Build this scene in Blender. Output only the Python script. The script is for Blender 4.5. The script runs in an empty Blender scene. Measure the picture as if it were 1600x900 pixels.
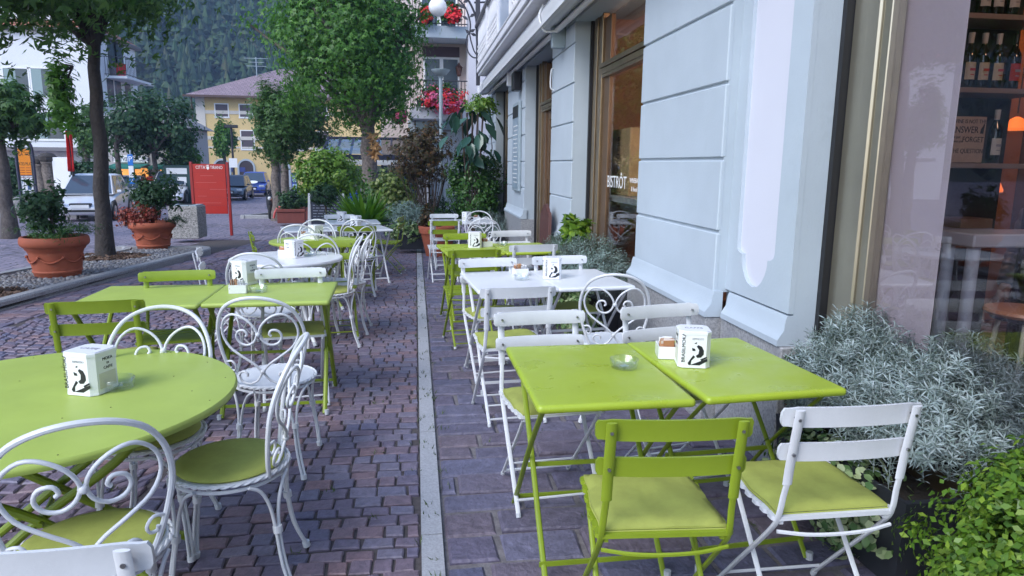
import bpy, math, random
import numpy as np
from mathutils import Vector, Matrix
from mathutils.geometry import tessellate_polygon
R = math.radians
rnd = random.Random(7)
S = bpy.context.scene
COL = S.collection
for _m in list(bpy.data.meshes): bpy.data.meshes.remove(_m)

# ---------------------------------------------------------------- camera
F, H = 1070.0, 1.5
PSI, PIT, ROLL = R(8.011), R(10.246), R(0.6)
_sp, _cp, _ss, _cs = math.sin(PIT), math.cos(PIT), math.sin(PSI), math.cos(PSI)
FW = Vector((_ss*_cp, _cs*_cp, -_sp)); RT0 = Vector((_cs, -_ss, 0)); UP0 = RT0.cross(FW)
RT = RT0*math.cos(ROLL) + UP0*math.sin(ROLL); UP = UP0*math.cos(ROLL) - RT0*math.sin(ROLL)
cam = bpy.data.objects.new("camera", bpy.data.cameras.new("camera")); COL.objects.link(cam)
cam.matrix_world = Matrix(((RT.x, UP.x, -FW.x, 0), (RT.y, UP.y, -FW.y, 0), (RT.z, UP.z, -FW.z, H), (0, 0, 0, 1)))
cam.data.sensor_width = 36; cam.data.lens = F/1600*36; cam.data.clip_start = .05; cam.data.clip_end = 3000
S.camera = cam

def gz(y):
    """the street falls away gently beyond the first tables"""
    if y < 5: return 0.
    if y < 9: return -.025*(y-5)**2/8
    if y < 35: return -.05-.025*(y-9)
    return -.70-.008*(y-35)
def ray(px, py): return FW*F + RT*(px-800) - UP*(py-450)
def G(px, py, dz=0.):
    d = ray(px, py); z = dz
    for _ in range(40):
        t = (z-H)/d.z
        z = gz(d.y*t)+dz
    return Vector((d.x*t, d.y*t, gz(d.y*t)))
def ONX(px, py, x):
    d = ray(px, py); t = x/d.x; return Vector((x, d.y*t, H+d.z*t))
def ONY(px, py, y):
    d = ray(px, py); t = y/d.y; return Vector((d.x*t, y, H+d.z*t))

# ---------------------------------------------------------------- mesh helper
class MB:
    def __init__(s): s.v = []; s.f = []
    def add(s, vs, fs):
        o = len(s.v); s.v += [tuple(p) for p in vs]; s.f += [tuple(i+o for i in q) for q in fs]
    def box(s, x0, x1, y0, y1, z0, z1, b=0., M=None):
        if x0 > x1: x0, x1 = x1, x0
        if y0 > y1: y0, y1 = y1, y0
        if z0 > z1: z0, z1 = z1, z0
        if b <= 0:
            vs = [(x0,y0,z0),(x1,y0,z0),(x1,y1,z0),(x0,y1,z0),(x0,y0,z1),(x1,y0,z1),(x1,y1,z1),(x0,y1,z1)]
            fs = [(3,2,1,0),(4,5,6,7),(0,1,5,4),(1,2,6,5),(2,3,7,6),(3,0,4,7)]
        else:
            b = min(b, (x1-x0)*.45, (y1-y0)*.45, (z1-z0)*.45)
            vs = []; idx = {}
            for i, X in enumerate((x0, x1)):
                for j, Y in enumerate((y0, y1)):
                    for k, Z in enumerate((z0, z1)):
                        sx, sy, sz = (b, -b)[i], (b, -b)[j], (b, -b)[k]
                        idx[i,j,k] = len(vs)
                        vs += [(X, Y+sy, Z+sz), (X+sx, Y, Z+sz), (X+sx, Y+sy, Z)]
            fs = []
            q = lambda i,j,k,a: idx[i,j,k]+a
            for i in (0,1):
                l = [q(i,0,0,0), q(i,1,0,0), q(i,1,1,0), q(i,0,1,0)]; fs.append(l if i else l[::-1])
            for j in (0,1):
                l = [q(0,j,0,1), q(1,j,0,1), q(1,j,1,1), q(0,j,1,1)]; fs.append(l[::-1] if j else l)
            for k in (0,1):
                l = [q(0,0,k,2), q(1,0,k,2), q(1,1,k,2), q(0,1,k,2)]; fs.append(l if k else l[::-1])
            for j in (0,1):
                for k in (0,1): fs.append([q(0,j,k,1), q(1,j,k,1), q(1,j,k,2), q(0,j,k,2)])
            for i in (0,1):
                for k in (0,1): fs.append([q(i,0,k,0), q(i,1,k,0), q(i,1,k,2), q(i,0,k,2)])
            for i in (0,1):
                for j in (0,1): fs.append([q(i,j,0,0), q(i,j,1,0), q(i,j,1,1), q(i,j,0,1)])
            for i in (0,1):
                for j in (0,1):
                    for k in (0,1): fs.append([q(i,j,k,0), q(i,j,k,1), q(i,j,k,2)])
        if M is not None: vs = [M @ Vector(p) for p in vs]
        s.add(vs, fs)
    def obox(s, c, size, M3=None, b=0.):
        M = Matrix.Translation(Vector(c)) @ (M3.to_4x4() if M3 is not None else Matrix.Identity(4))
        a = [k/2 for k in size]; s.box(-a[0], a[0], -a[1], a[1], -a[2], a[2], b, M)
    def bar(s, p, q, w, t, up=(0,0,1), b=0.):
        """flat bar from p to q, width w along the side, thickness t"""
        p, q = Vector(p), Vector(q); d = q-p; L = d.length; d.normalize()
        sd = d.cross(Vector(up)); 
        if sd.length < 1e-4: sd = d.cross(Vector((0,1,0)))
        sd.normalize(); n = sd.cross(d)
        M3 = Matrix((sd, d, n)).transposed()
        s.obox((p+q)/2, (w, L, t), M3, b)
    def tube(s, pts, r, n=8, closed=False, ell=None, up=None):
        pts = [Vector(p) for p in pts]; N = len(pts)
        rr = r if isinstance(r, (list, tuple)) else [r]*N
        T = []
        for i in range(N):
            a = pts[(i-1) % N] if (closed or i > 0) else pts[i]
            c = pts[(i+1) % N] if (closed or i < N-1) else pts[i]
            t = (c-a); t.normalize(); T.append(t)
        u = Vector(up) if up else (Vector((0,0,1)) if abs(T[0].z) < .9 else Vector((1,0,0)))
        vs = []
        for i in range(N):
            u = u - T[i]*u.dot(T[i])
            if u.length < 1e-5: u = T[i].orthogonal()
            u.normalize(); w = T[i].cross(u)
            ea, eb = ell if ell else (1, 1)
            for k in range(n):
                a = 2*math.pi*k/n
                vs.append(pts[i] + (u*math.cos(a)*ea + w*math.sin(a)*eb)*rr[i])
        fs = []
        for i in range(N if closed else N-1):
            j = (i+1) % N
            for k in range(n):
                l = (k+1) % n
                fs.append((i*n+k, i*n+l, j*n+l, j*n+k))
        if not closed:
            fs.append(tuple(range(n))[::-1]); fs.append(tuple((N-1)*n+k for k in range(n)))
        s.add(vs, fs)
    def lathe(s, prof, n=24, c=(0,0,0), M=None, cap=True):
        vs = []; 
        for r, z in prof:
            for k in range(n):
                a = 2*math.pi*k/n; vs.append(Vector((r*math.cos(a), r*math.sin(a), z)))
        fs = []
        for i in range(len(prof)-1):
            for k in range(n):
                l = (k+1) % n; fs.append((i*n+k, i*n+l, (i+1)*n+l, (i+1)*n+k))
        if cap:
            fs.append(tuple(range(n))[::-1]); fs.append(tuple((len(prof)-1)*n+k for k in range(n)))
        if M is not None: vs = [M @ p for p in vs]
        s.add([p+Vector(c) for p in vs], fs)
    def sphere(s, c, r, n=12, sq=(1,1,1)):
        c = Vector(c); m = max(4, n//2); vs = []
        for i in range(1, m):
            t = math.pi*i/m
            for k in range(n):
                a = 2*math.pi*k/n
                vs.append(c+Vector((r*sq[0]*math.sin(t)*math.cos(a), r*sq[1]*math.sin(t)*math.sin(a), -r*sq[2]*math.cos(t))))
        fs = [(i*n+k, i*n+(k+1)%n, (i+1)*n+(k+1)%n, (i+1)*n+k) for i in range(m-2) for k in range(n)]
        b = len(vs); vs += [c-Vector((0,0,r*sq[2])), c+Vector((0,0,r*sq[2]))]
        fs += [(b, (k+1)%n, k) for k in range(n)] + [(b+1, (m-2)*n+k, (m-2)*n+(k+1)%n) for k in range(n)]
        s.add(vs, fs)
    def prism(s, poly, a, b, f):
        """poly: 2d points; f(u, v, w) -> 3d; extruded between w=a and w=b"""
        n = len(poly)
        vs = [f(u, v, a) for u, v in poly] + [f(u, v, b) for u, v in poly]
        tr = tessellate_polygon([[Vector((u, v, 0)) for u, v in poly]])
        fs = [tuple(t) for t in tr] + [tuple(i+n for i in reversed(t)) for t in tr]
        fs += [(i, (i+1)%n, (i+1)%n+n, i+n) for i in range(n)]
        s.add(vs, fs)
    def build(s, name, m, parent=None, smooth=True, loc=None, ang=35):
        me = bpy.data.meshes.new(name); me.from_pydata(s.v, [], s.f); me.validate(); me.update()
        bm_fix(me)
        if smooth:
            me.polygons.foreach_set("use_smooth", [True]*len(me.polygons))
            me.set_sharp_from_angle(angle=R(ang))
        me.materials.append(m)
        o = bpy.data.objects.new(name, me); COL.objects.link(o)
        if parent is not None: o.parent = parent
        if loc is not None: o.location = loc
        return o
import bmesh
def bm_fix(me):
    b = bmesh.new(); b.from_mesh(me); bmesh.ops.recalc_face_normals(b, faces=b.faces); b.to_mesh(me); b.free()

def tag(o, label, cat, group=None, kind=None):
    o["label"] = label; o["category"] = cat
    if group: o["group"] = group
    if kind: o["kind"] = kind
    return o
def struct(o): o["kind"] = "structure"; return o
def thing(name, label, cat, loc=(0,0,0), rz=0., group=None):
    o = bpy.data.objects.new(name, None); COL.objects.link(o); o.empty_display_size = .1
    o.location = loc; o.rotation_euler = (0, 0, rz); return tag(o, label, cat, group)
def children(o): return [c for c in bpy.data.objects if c.parent == o]
def dup(root, loc, rz, label, group=None):
    def cp(o, par):
        c = o.copy(); COL.objects.link(c); c.parent = par
        for ch in kids.get(o, ()): cp(ch, c)
        return c
    kids = {}
    for o in bpy.data.objects:
        if o.parent: kids.setdefault(o.parent, []).append(o)
    r = cp(root, None); r.location = loc; r.rotation_euler = (0, 0, rz); r["label"] = label
    if group: r["group"] = group
    return r

def catmull(P, k=6, closed=False):
    P = [Vector(p) for p in P]; n = len(P); out = []
    for i in range(n if closed else n-1):
        a = P[(i-1) % n] if (closed or i > 0) else P[0]*2-P[1]
        b, c = P[i], P[(i+1) % n]
        d = P[(i+2) % n] if (closed or i < n-2) else P[-1]*2-P[-2]
        for j in range(k):
            t = j/k
            out.append(.5*((2*b)+(c-a)*t+(2*a-5*b+4*c-d)*t*t+(3*b-a-3*c+d)*t**3))
    if not closed: out.append(P[-1])
    return out

# ---------------------------------------------------------------- materials
def srgb(r, g, b):
    f = lambda c: (c/255/12.92 if c/255 <= .04045 else ((c/255+.055)/1.055)**2.4)
    return (f(r), f(g), f(b))
def _nodes(name):
    m = bpy.data.materials.new(name); m.use_nodes = True
    nt = m.node_tree; return m, nt, nt.nodes["Principled BSDF"], nt.nodes["Material Output"]
def _set(p, **k):
    for n, v in k.items():
        n = n.replace("_", " ")
        if n in p.inputs: p.inputs[n].default_value = v
def mat(name, col, rough=.5, metal=0., var=None, bump=None, island=0., spec=.5, coat=0., hue=None, rvar=None, dirt=None):
    m, nt, p, out = _nodes(name); N, L = nt.nodes, nt.links
    _set(p, Roughness=rough, Metallic=metal, Coat_Weight=coat)
    p.inputs["Specular IOR Level"].default_value = spec
    c = (*col, 1); p.inputs["Base Color"].default_value = c
    tc = N.new("ShaderNodeTexCoord"); last = None
    if hue:          # random per stone / tile / leaf between colours
        g = N.new("ShaderNodeNewGeometry"); r = N.new("ShaderNodeValToRGB"); r.color_ramp.interpolation = 'LINEAR'
        el = r.color_ramp.elements
        while len(el) < len(hue): el.new(.5)
        for i, h in enumerate(hue): el[i].position = i/(len(hue)-1); el[i].color = (*h, 1)
        L.new(g.outputs["Random Per Island"], r.inputs[0]); last = r.outputs[0]
    if var:
        n = N.new("ShaderNodeTexNoise"); n.inputs["Scale"].default_value = var[0]; n.inputs["Detail"].default_value = 6
        n.inputs["Roughness"].default_value = .65
        L.new(tc.outputs["Object"], n.inputs["Vector"])
        mr = N.new("ShaderNodeMapRange"); mr.inputs[1].default_value = .3; mr.inputs[2].default_value = .7
        mr.inputs[3].default_value = 1-var[1]; mr.inputs[4].default_value = 1+var[1]; L.new(n.outputs[0], mr.inputs[0])
        mx = N.new("ShaderNodeVectorMath"); mx.operation = 'SCALE'
        if last: L.new(last, mx.inputs[0])
        else: mx.inputs[0].default_value = col
        L.new(mr.outputs[0], mx.inputs["Scale"]); last = mx.outputs[0]
    if dirt:         # (scale, threshold, colour, amount) stains with a shape of their own
        n = N.new("ShaderNodeTexNoise"); n.inputs["Scale"].default_value = dirt[0]; n.inputs["Detail"].default_value = 8; n.inputs["Roughness"].default_value = .7
        L.new(tc.outputs["Object"], n.inputs["Vector"])
        mr = N.new("ShaderNodeMapRange"); mr.inputs[1].default_value = dirt[1]; mr.inputs[2].default_value = dirt[1]+.12; mr.inputs[4].default_value = dirt[3]
        L.new(n.outputs[0], mr.inputs[0])
        mx = N.new("ShaderNodeMix"); mx.data_type = 'RGBA'; L.new(mr.outputs[0], mx.inputs[0])
        if last: L.new(last, mx.inputs[6])
        else: mx.inputs[6].default_value = c
        mx.inputs[7].default_value = (*dirt[2], 1); last = mx.outputs[2]
    if last: L.new(last, p.inputs["Base Color"])
    if rvar:
        n = N.new("ShaderNodeTexNoise"); n.inputs["Scale"].default_value = rvar[0]; n.inputs["Detail"].default_value = 4
        L.new(tc.outputs["Object"], n.inputs["Vector"])
        mr = N.new("ShaderNodeMapRange"); mr.inputs[1].default_value = .3; mr.inputs[2].default_value = .7
        mr.inputs[3].default_value = rough-rvar[1]; mr.inputs[4].default_value = rough+rvar[1]
        L.new(n.outputs[0], mr.inputs[0]); L.new(mr.outputs[0], p.inputs["Roughness"])
    if bump:
        n = N.new("ShaderNodeTexNoise"); n.inputs["Scale"].default_value = bump[0]; n.inputs["Detail"].default_value = 5
        L.new(tc.outputs["Object"], n.inputs["Vector"])
        b = N.new("ShaderNodeBump"); b.inputs["Strength"].default_value = bump[1]; b.inputs["Distance"].default_value = bump[2] if len(bump) > 2 else .01
        L.new(n.outputs[0], b.inputs["Height"]); L.new(b.outputs[0], p.inputs["Normal"])
    return m
def leafmat(name, cols, rough=.45, trans=.3, gain=1.4):
    m, nt, p, out = _nodes(name); N, L = nt.nodes, nt.links
    g = N.new("ShaderNodeNewGeometry"); r = N.new("ShaderNodeValToRGB"); el = r.color_ramp.elements
    while len(el) < len(cols): el.new(.5)
    for i, h in enumerate(cols): el[i].position = i/(len(cols)-1); el[i].color = (*[min(.9, c*gain) for c in h], 1)
    L.new(g.outputs["Random Per Island"], r.inputs[0]); L.new(r.outputs[0], p.inputs["Base Color"])
    _set(p, Roughness=rough); p.inputs["Specular IOR Level"].default_value = .35
    t = N.new("ShaderNodeBsdfTranslucent"); s = N.new("ShaderNodeVectorMath"); s.operation = 'MULTIPLY'; s.inputs[1].default_value = (1.1, 1.3, .5)
    L.new(r.outputs[0], s.inputs[0]); L.new(s.outputs[0], t.inputs[0])
    mx = N.new("ShaderNodeMixShader"); mx.inputs[0].default_value = trans
    L.new(p.outputs[0], mx.inputs[1]); L.new(t.outputs[0], mx.inputs[2]); L.new(mx.outputs[0], out.inputs[0])
    return m
def glassmat(name, tint=(1,1,1), refl=1.0, rough=.0, ior=1.5):
    m, nt, p, out = _nodes(name); N, L = nt.nodes, nt.links; N.remove(p)
    fr = N.new("ShaderNodeFresnel"); fr.inputs[0].default_value = ior
    mu = N.new("ShaderNodeMath"); mu.operation = 'MULTIPLY'; mu.use_clamp = True; mu.inputs[1].default_value = 2*refl; L.new(fr.outputs[0], mu.inputs[0])
    t = N.new("ShaderNodeBsdfTransparent"); t.inputs[0].default_value = (*tint, 1)
    g = N.new("ShaderNodeBsdfGlossy"); g.inputs["Roughness"].default_value = rough
    mx = N.new("ShaderNodeMixShader"); L.new(mu.outputs[0], mx.inputs[0]); L.new(t.outputs[0], mx.inputs[1]); L.new(g.outputs[0], mx.inputs[2])
    L.new(mx.outputs[0], out.inputs[0]); return m
def emit(name, col, st):
    m, nt, p, out = _nodes(name)
    p.inputs["Base Color"].default_value = (*col, 1)
    p.inputs["Emission Color"].default_value = (*col, 1); p.inputs["Emission Strength"].default_value = st; return m

GREEN = (.33, .425, .030); 
M = dict(
 green=mat("lime_green_paint", GREEN, .36, var=(3., .07), spec=.5, rvar=(7., .14), bump=(9., .03, .003), dirt=(60., .72, (.17,.22,.04), .3)),  # tabletop lime, lightened to stand for reflected sky
 greenc=mat("shaded_lime_paint", (.225, .30, .014), .4, var=(5., .07), rvar=(5., .08), dirt=(60., .70, (.12,.15,.03), .4)),  # chair lime, backlit shade put into the darker colour
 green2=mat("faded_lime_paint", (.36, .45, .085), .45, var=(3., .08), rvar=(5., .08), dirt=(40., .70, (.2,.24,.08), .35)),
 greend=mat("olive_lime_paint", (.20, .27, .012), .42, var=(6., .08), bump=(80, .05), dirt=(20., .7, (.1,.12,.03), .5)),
 white=mat("white_enamel", (.63, .64, .66), .4, var=(7., .06), bump=(120, .06), dirt=(34., .66, (.30,.26,.23), .6)),
 whitetop=mat("white_table_enamel", (.70, .71, .73), .3, var=(4., .04), dirt=(10., .70, (.45,.45,.45), .4)),
 cushion=mat("olive_cushion_fabric", (.30, .33, .065), .85, var=(12., .12), bump=(260, .25, .002)),
 cap=mat("grey_foot_cap", (.45, .47, .5), .6), screw=mat("screw_steel", (.35, .35, .36), .35, 1.),
 tin=mat("white_tin", (.80, .80, .82), .3, var=(9., .02)), ink=mat("black_print", (.012, .012, .018), .4), greyink=mat("grey_print", (.3, .3, .33), .5), tan=mat("tan_print", (.45, .36, .25), .5),
 glassware=None, ceramic=mat("white_ceramic", (.78, .78, .79), .2), sugar=mat("brown_sachets", (.42, .19, .07), .6, hue=[(.45,.22,.08),(.5,.3,.16),(.35,.13,.05),(.7,.66,.6)]),
 wall=mat("pale_blue_stucco", (.43, .485, .538), .8, var=(1.3, .06), bump=(70, .3, .004), dirt=(1.7, .60, (.33,.37,.40), .4)),
 wallpink=mat("pale_lilac_stucco", (.60, .60, .67), .8, var=(2., .02), bump=(60, .1, .003)),
 granite=mat("grey_granite", (.31, .31, .32), .6, var=(75, .45), bump=(90, .25, .004), dirt=(2.5, .55, (.22,.22,.24), .5)),
 granitel=mat("light_granite", (.36, .36, .38), .6, var=(110, .25), bump=(90, .2, .003), dirt=(1.2, .6, (.27,.27,.29), .3)),
 bronze=mat("bronze_anodised", (.27, .20, .12), .36, .85, var=(2.5, .15), rvar=(6, .08)),
 bronzed=mat("brown_bronze", (.19, .115, .065), .38, .6, var=(2.5, .12)),
 black=mat("black_gasket", (.012, .012, .014), .5), dark=mat("dark_metal", (.03, .03, .035), .45, .3),
 bluegrey=mat("blue_grey_plate", (.30, .36, .40), .5), iron=mat("wrought_iron", (.055, .055, .07), .5, .4),
 plaster=mat("white_plaster", (.70, .70, .73), .7, var=(6, .05), bump=(40, .1, .004), dirt=(5, .6, (.42,.42,.43), .5)),
 railing=mat("grey_brown_capping", (.16, .15, .16), .5), panel=mat("blue_grey_screen", (.42, .48, .60), .25),
 awn=mat("white_awning_shell", (.72, .73, .76), .4, var=(3, .03), dirt=(4, .62, (.5,.5,.52), .4)),
 terra=mat("terracotta", (.34, .088, .042), .75, var=(6, .14), bump=(50, .12, .004), dirt=(5, .6, (.34,.2,.15), .5)),
 bark=mat("grey_bark", (.085, .072, .068), .9, var=(9, .4), bump=(24, .9, .02)), barkd=mat("dark_bark", (.045, .038, .036), .9, var=(9, .35), bump=(28, .8, .02)),
 barkp=mat("flaking_bark", (.15, .125, .11), .9, var=(14, .55), bump=(22, .9, .03)),
 twig=mat("brown_twig", (.07, .05, .04), .85),
 soil=mat("dark_soil", (.03, .024, .02), .95, bump=(40, .6, .02)),
 redsign=mat("red_sign_paint", (.40, .018, .010), .45, var=(3, .06), bump=(3, .05)), redd=mat("dark_red_post", (.30, .02, .018), .5),
 redcloth=mat("red_banner_cloth", (.55, .02, .015), .8, var=(4, .1)),
 whitep=mat("white_print", (.8, .8, .8), .5), planterdk=mat("anthracite_planter", (.022, .024, .03), .55, var=(6, .15)),
 wood=mat("dark_stained_wood", (.085, .032, .025), .5, var=(9, .35), bump=(30, .2, .004)), woodl=mat("pale_wood", (.58, .40, .20), .6, var=(8, .15)),
 rubber=mat("tyre_rubber", (.012, .012, .012), .8), chrome=mat("alloy_rim", (.5, .5, .52), .3, .9),
 carglass=mat("car_glass", (.05, .07, .10), .04, spec=1.), lamp=mat("headlamp_lens", (.55, .57, .6), .1, spec=.8), grille=mat("grille_black", (.015, .015, .016), .5),  # sky reflection put into the car glass colour
)


def text(name, s, size, m, parent, mw, ext=.0015, align='CENTER', sx=1.0, sp=1.0):
    cu = bpy.data.curves.new(name, 'FONT'); cu.body = s; cu.size = size; cu.extrude = ext; cu.align_x = align; cu.align_y = 'CENTER'; cu.space_character = sp
    cu.resolution_u = 3
    t = bpy.data.objects.new(name, cu); COL.objects.link(t)
    dg = bpy.context.evaluated_depsgraph_get(); dg.update()
    me = bpy.data.meshes.new_from_object(t.evaluated_get(dg)); bpy.data.objects.remove(t); bpy.data.curves.remove(cu)
    me.name = name; me.materials.clear(); me.materials.append(m)
    me.transform(mw @ Matrix.Diagonal((sx, 1, 1, 1)))
    o = bpy.data.objects.new(name, me); COL.objects.link(o)
    if parent is not None: o.parent = parent
    return o
def frame(o, x, y):
    """4x4 with origin o, text right = x, text up = y"""
    x, y = Vector(x).normalized(), Vector(y).normalized(); z = x.cross(y)
    return Matrix(((x.x, y.x, z.x, o[0]), (x.y, y.y, z.y, o[1]), (x.z, y.z, z.z, o[2]), (0, 0, 0, 1)))

_g, _nt, _p, _o = _nodes("clear_glassware"); _nt.nodes.remove(_p)
_lw = _nt.nodes.new("ShaderNodeLayerWeight"); _lw.inputs[0].default_value = .35; _mr = _nt.nodes.new("ShaderNodeMapRange"); _mr.inputs[3].default_value = .05; _mr.inputs[4].default_value = .55
_t = _nt.nodes.new("ShaderNodeBsdfTransparent"); _t.inputs[0].default_value = (.98,1.,1.,1); _gl = _nt.nodes.new("ShaderNodeBsdfGlossy"); _gl.inputs["Roughness"].default_value = .12; _mx = _nt.nodes.new("ShaderNodeMixShader")
_nt.links.new(_lw.outputs["Facing"], _mr.inputs[0]); _nt.links.new(_mr.outputs[0], _mx.inputs[0]); _nt.links.new(_t.outputs[0], _mx.inputs[1]); _nt.links.new(_gl.outputs[0], _mx.inputs[2]); _nt.links.new(_mx.outputs[0], _o.inputs[0]); M["glassware"] = _g
# ---------------------------------------------------------------- foliage
LEAF = {
 'oval': ([(0,0,0),(.26,.48,.06),(0,1,-.04),(-.26,.48,.06)], [(0,1,2,3)]),
 'round': ([(0,0,0),(.38,.35,.06),(.28,.8,.03),(0,1,-.05),(-.28,.8,.03),(-.38,.35,.06)], [(0,1,2,3),(0,3,4,5)]),
 'blade': ([(0,0,0),(.07,.4,.015),(0,1,-.06),(-.07,.4,.015)], [(0,1,2,3)]),
 'needle': ([(0,0,0),(.068,.55,.02),(0,1,-.08),(-.068,.55,.02)], [(0,1,2,3)]),
 'obovate': ([(0,0,0),(.30,.62,.06),(0,1,-.02),(-.30,.62,.06)], [(0,1,2,3)]),
 'strap': ([(0,0,0),(.05,.35,.05),(0,1,-.16),(-.05,.35,.05)], [(0,1,2,3)]),
 'palm': ([(0,0,0),(.2,.42,.05),(0,1,-.08),(-.2,.42,.05), (.0,.02,0),(.42,.16,.03),(.72,.62,-.08),(.2,.36,.05), (0,.02,0),(-.2,.36,.05),(-.72,.62,-.08),(-.42,.16,.03)], [(0,1,2,3),(4,5,6,7),(8,9,10,11)]),
 'big': ([(0,0,0),(.21,.25,.04),(.24,.62,.05),(0,1,-.10),(-.24,.62,.05),(-.21,.25,.04)], [(0,1,2,3),(0,3,4,5)]),
}
def leaves(name, P, Nn, size, shape, m, parent=None, seed=1, D=None, jit=.35):
    """one mesh of many leaves: positions P, face normals Nn, tip directions D (optional)"""
    g = np.random.default_rng(seed); P = np.asarray(P, float); n = len(P); Nn = np.asarray(Nn, float)
    Nn = Nn/np.maximum(np.linalg.norm(Nn, axis=1, keepdims=True), 1e-6)
    if D is None: D = g.normal(size=(n, 3))
    D = np.asarray(D, float); D = D-Nn*(D*Nn).sum(1, keepdims=True); D /= np.maximum(np.linalg.norm(D, axis=1, keepdims=True), 1e-6)
    X = np.cross(D, Nn); sz = (np.asarray(size)*(1+g.uniform(-jit, jit, n)))[:, None, None]
    V, Fc = LEAF[shape]; V = np.array(V); k = len(V)
    pts = P[:, None, :] + sz*(V[None, :, 0:1]*X[:, None, :]+V[None, :, 1:2]*D[:, None, :]+V[None, :, 2:3]*Nn[:, None, :])
    me = bpy.data.meshes.new(name); nf = len(Fc)
    fa = (np.array(Fc)[None]+(np.arange(n)*k)[:, None, None]).reshape(-1)
    me.vertices.add(n*k); me.vertices.foreach_set("co", pts.reshape(-1))
    me.loops.add(len(fa)); me.loops.foreach_set("vertex_index", fa.astype(np.int32))
    me.polygons.add(n*nf); me.polygons.foreach_set("loop_start", (np.arange(n*nf)*4).astype(np.int32))
    try: me.polygons.foreach_set("loop_total", np.full(n*nf, 4, np.int32))
    except Exception: pass
    me.update(calc_edges=True); me.validate(); me.materials.append(m)
    o = bpy.data.objects.new(name, me); COL.objects.link(o)
    if parent is not None: o.parent = parent
    return o
def crown_pts(c, rad, ncl, nl, seed, clr=.3, shell=.45, flat=.0, keep=None):
    g = np.random.default_rng(seed); c = np.array(c, float); rad = np.array(rad, float)
    d = g.normal(size=(ncl, 3)); d /= np.linalg.norm(d, axis=1, keepdims=True)
    rr = g.uniform(0, 1, ncl)**shell
    C = d*rr[:, None]*(1+g.normal(0, .09, (ncl, 1)))
    cr = clr*(.6+.8*g.random(ncl))
    o = g.normal(size=(ncl, nl, 3))*.5
    Pn = C[:, None, :]+o*cr[:, None, None]
    out = o*.7+C[:, None, :]*.8+np.array([0, 0, .45])+g.normal(size=(ncl, nl, 3))*.35
    Pw = (c+Pn*rad).reshape(-1, 3); out = out.reshape(-1, 3)
    if keep is not None:
        k = keep(Pw); Pw, out = Pw[k], out[k]
    return Pw, out, c+C*rad
def droop(P, c, g, amt=.8):
    d = P-np.asarray(c); d[:, 2] = 0
    d /= np.maximum(np.linalg.norm(d, axis=1, keepdims=True), 1e-3)
    return d+np.array([0, 0, -amt])+g.normal(size=P.shape)*.6
def limb_tubes(mb, top, targets, r0, seed, n=6):
    g = random.Random(seed)
    for t in targets:
        t = Vector(t); top_ = Vector(top)
        mid = top_.lerp(t, .5)+Vector((g.uniform(-.15,.15), g.uniform(-.15,.15), g.uniform(.05,.3)))*(t-top_).length*.5
        pts = catmull([top_, mid, t], 4); k = len(pts)
        mb.tube(pts, [r0*(1-.82*i/(k-1)) for i in range(k)], n)
def tree(name, label, base, th, r0, c, rad, ncl, nl, ls, shape, lm, bm, seed, lean=(0,0), group=None, shell=.45, clr=.3, nlimb=10, keep=None, cat='tree'):
    t = thing(name, label, cat, base, 0, group); g = random.Random(seed)
    P, Nn, C = crown_pts(c, rad, ncl, nl, seed, clr, shell, keep=keep)
    mb = MB(); pts = []; K = 9
    for i in range(K+1):
        f = i/K; pts.append(Vector((lean[0]*f+g.uniform(-1,1)*.02*r0*8*(f>0), lean[1]*f+g.uniform(-1,1)*.02*r0*8*(f>0), th*f-.06*(i==0))))
    rs = [r0*(1.28 if i == 0 else 1.08 if i == 1 else 1-.35*i/K) for i in range(K+1)]
    mb.tube(pts, rs, 14)
    b = Vector(base)
    idx = list(range(len(C))); g.shuffle(idx)
    limb_tubes(mb, pts[-1]-Vector((0,0,.05)), [Vector(C[i])-b for i in idx[:nlimb]], r0*.5, seed)
    mb.build("trunk", bm, t)
    rg = np.random.default_rng(seed+5)
    leaves("crown", P-np.array(base), Nn, ls, shape, lm, t, seed, D=droop(P, c, rg))
    return t
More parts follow.
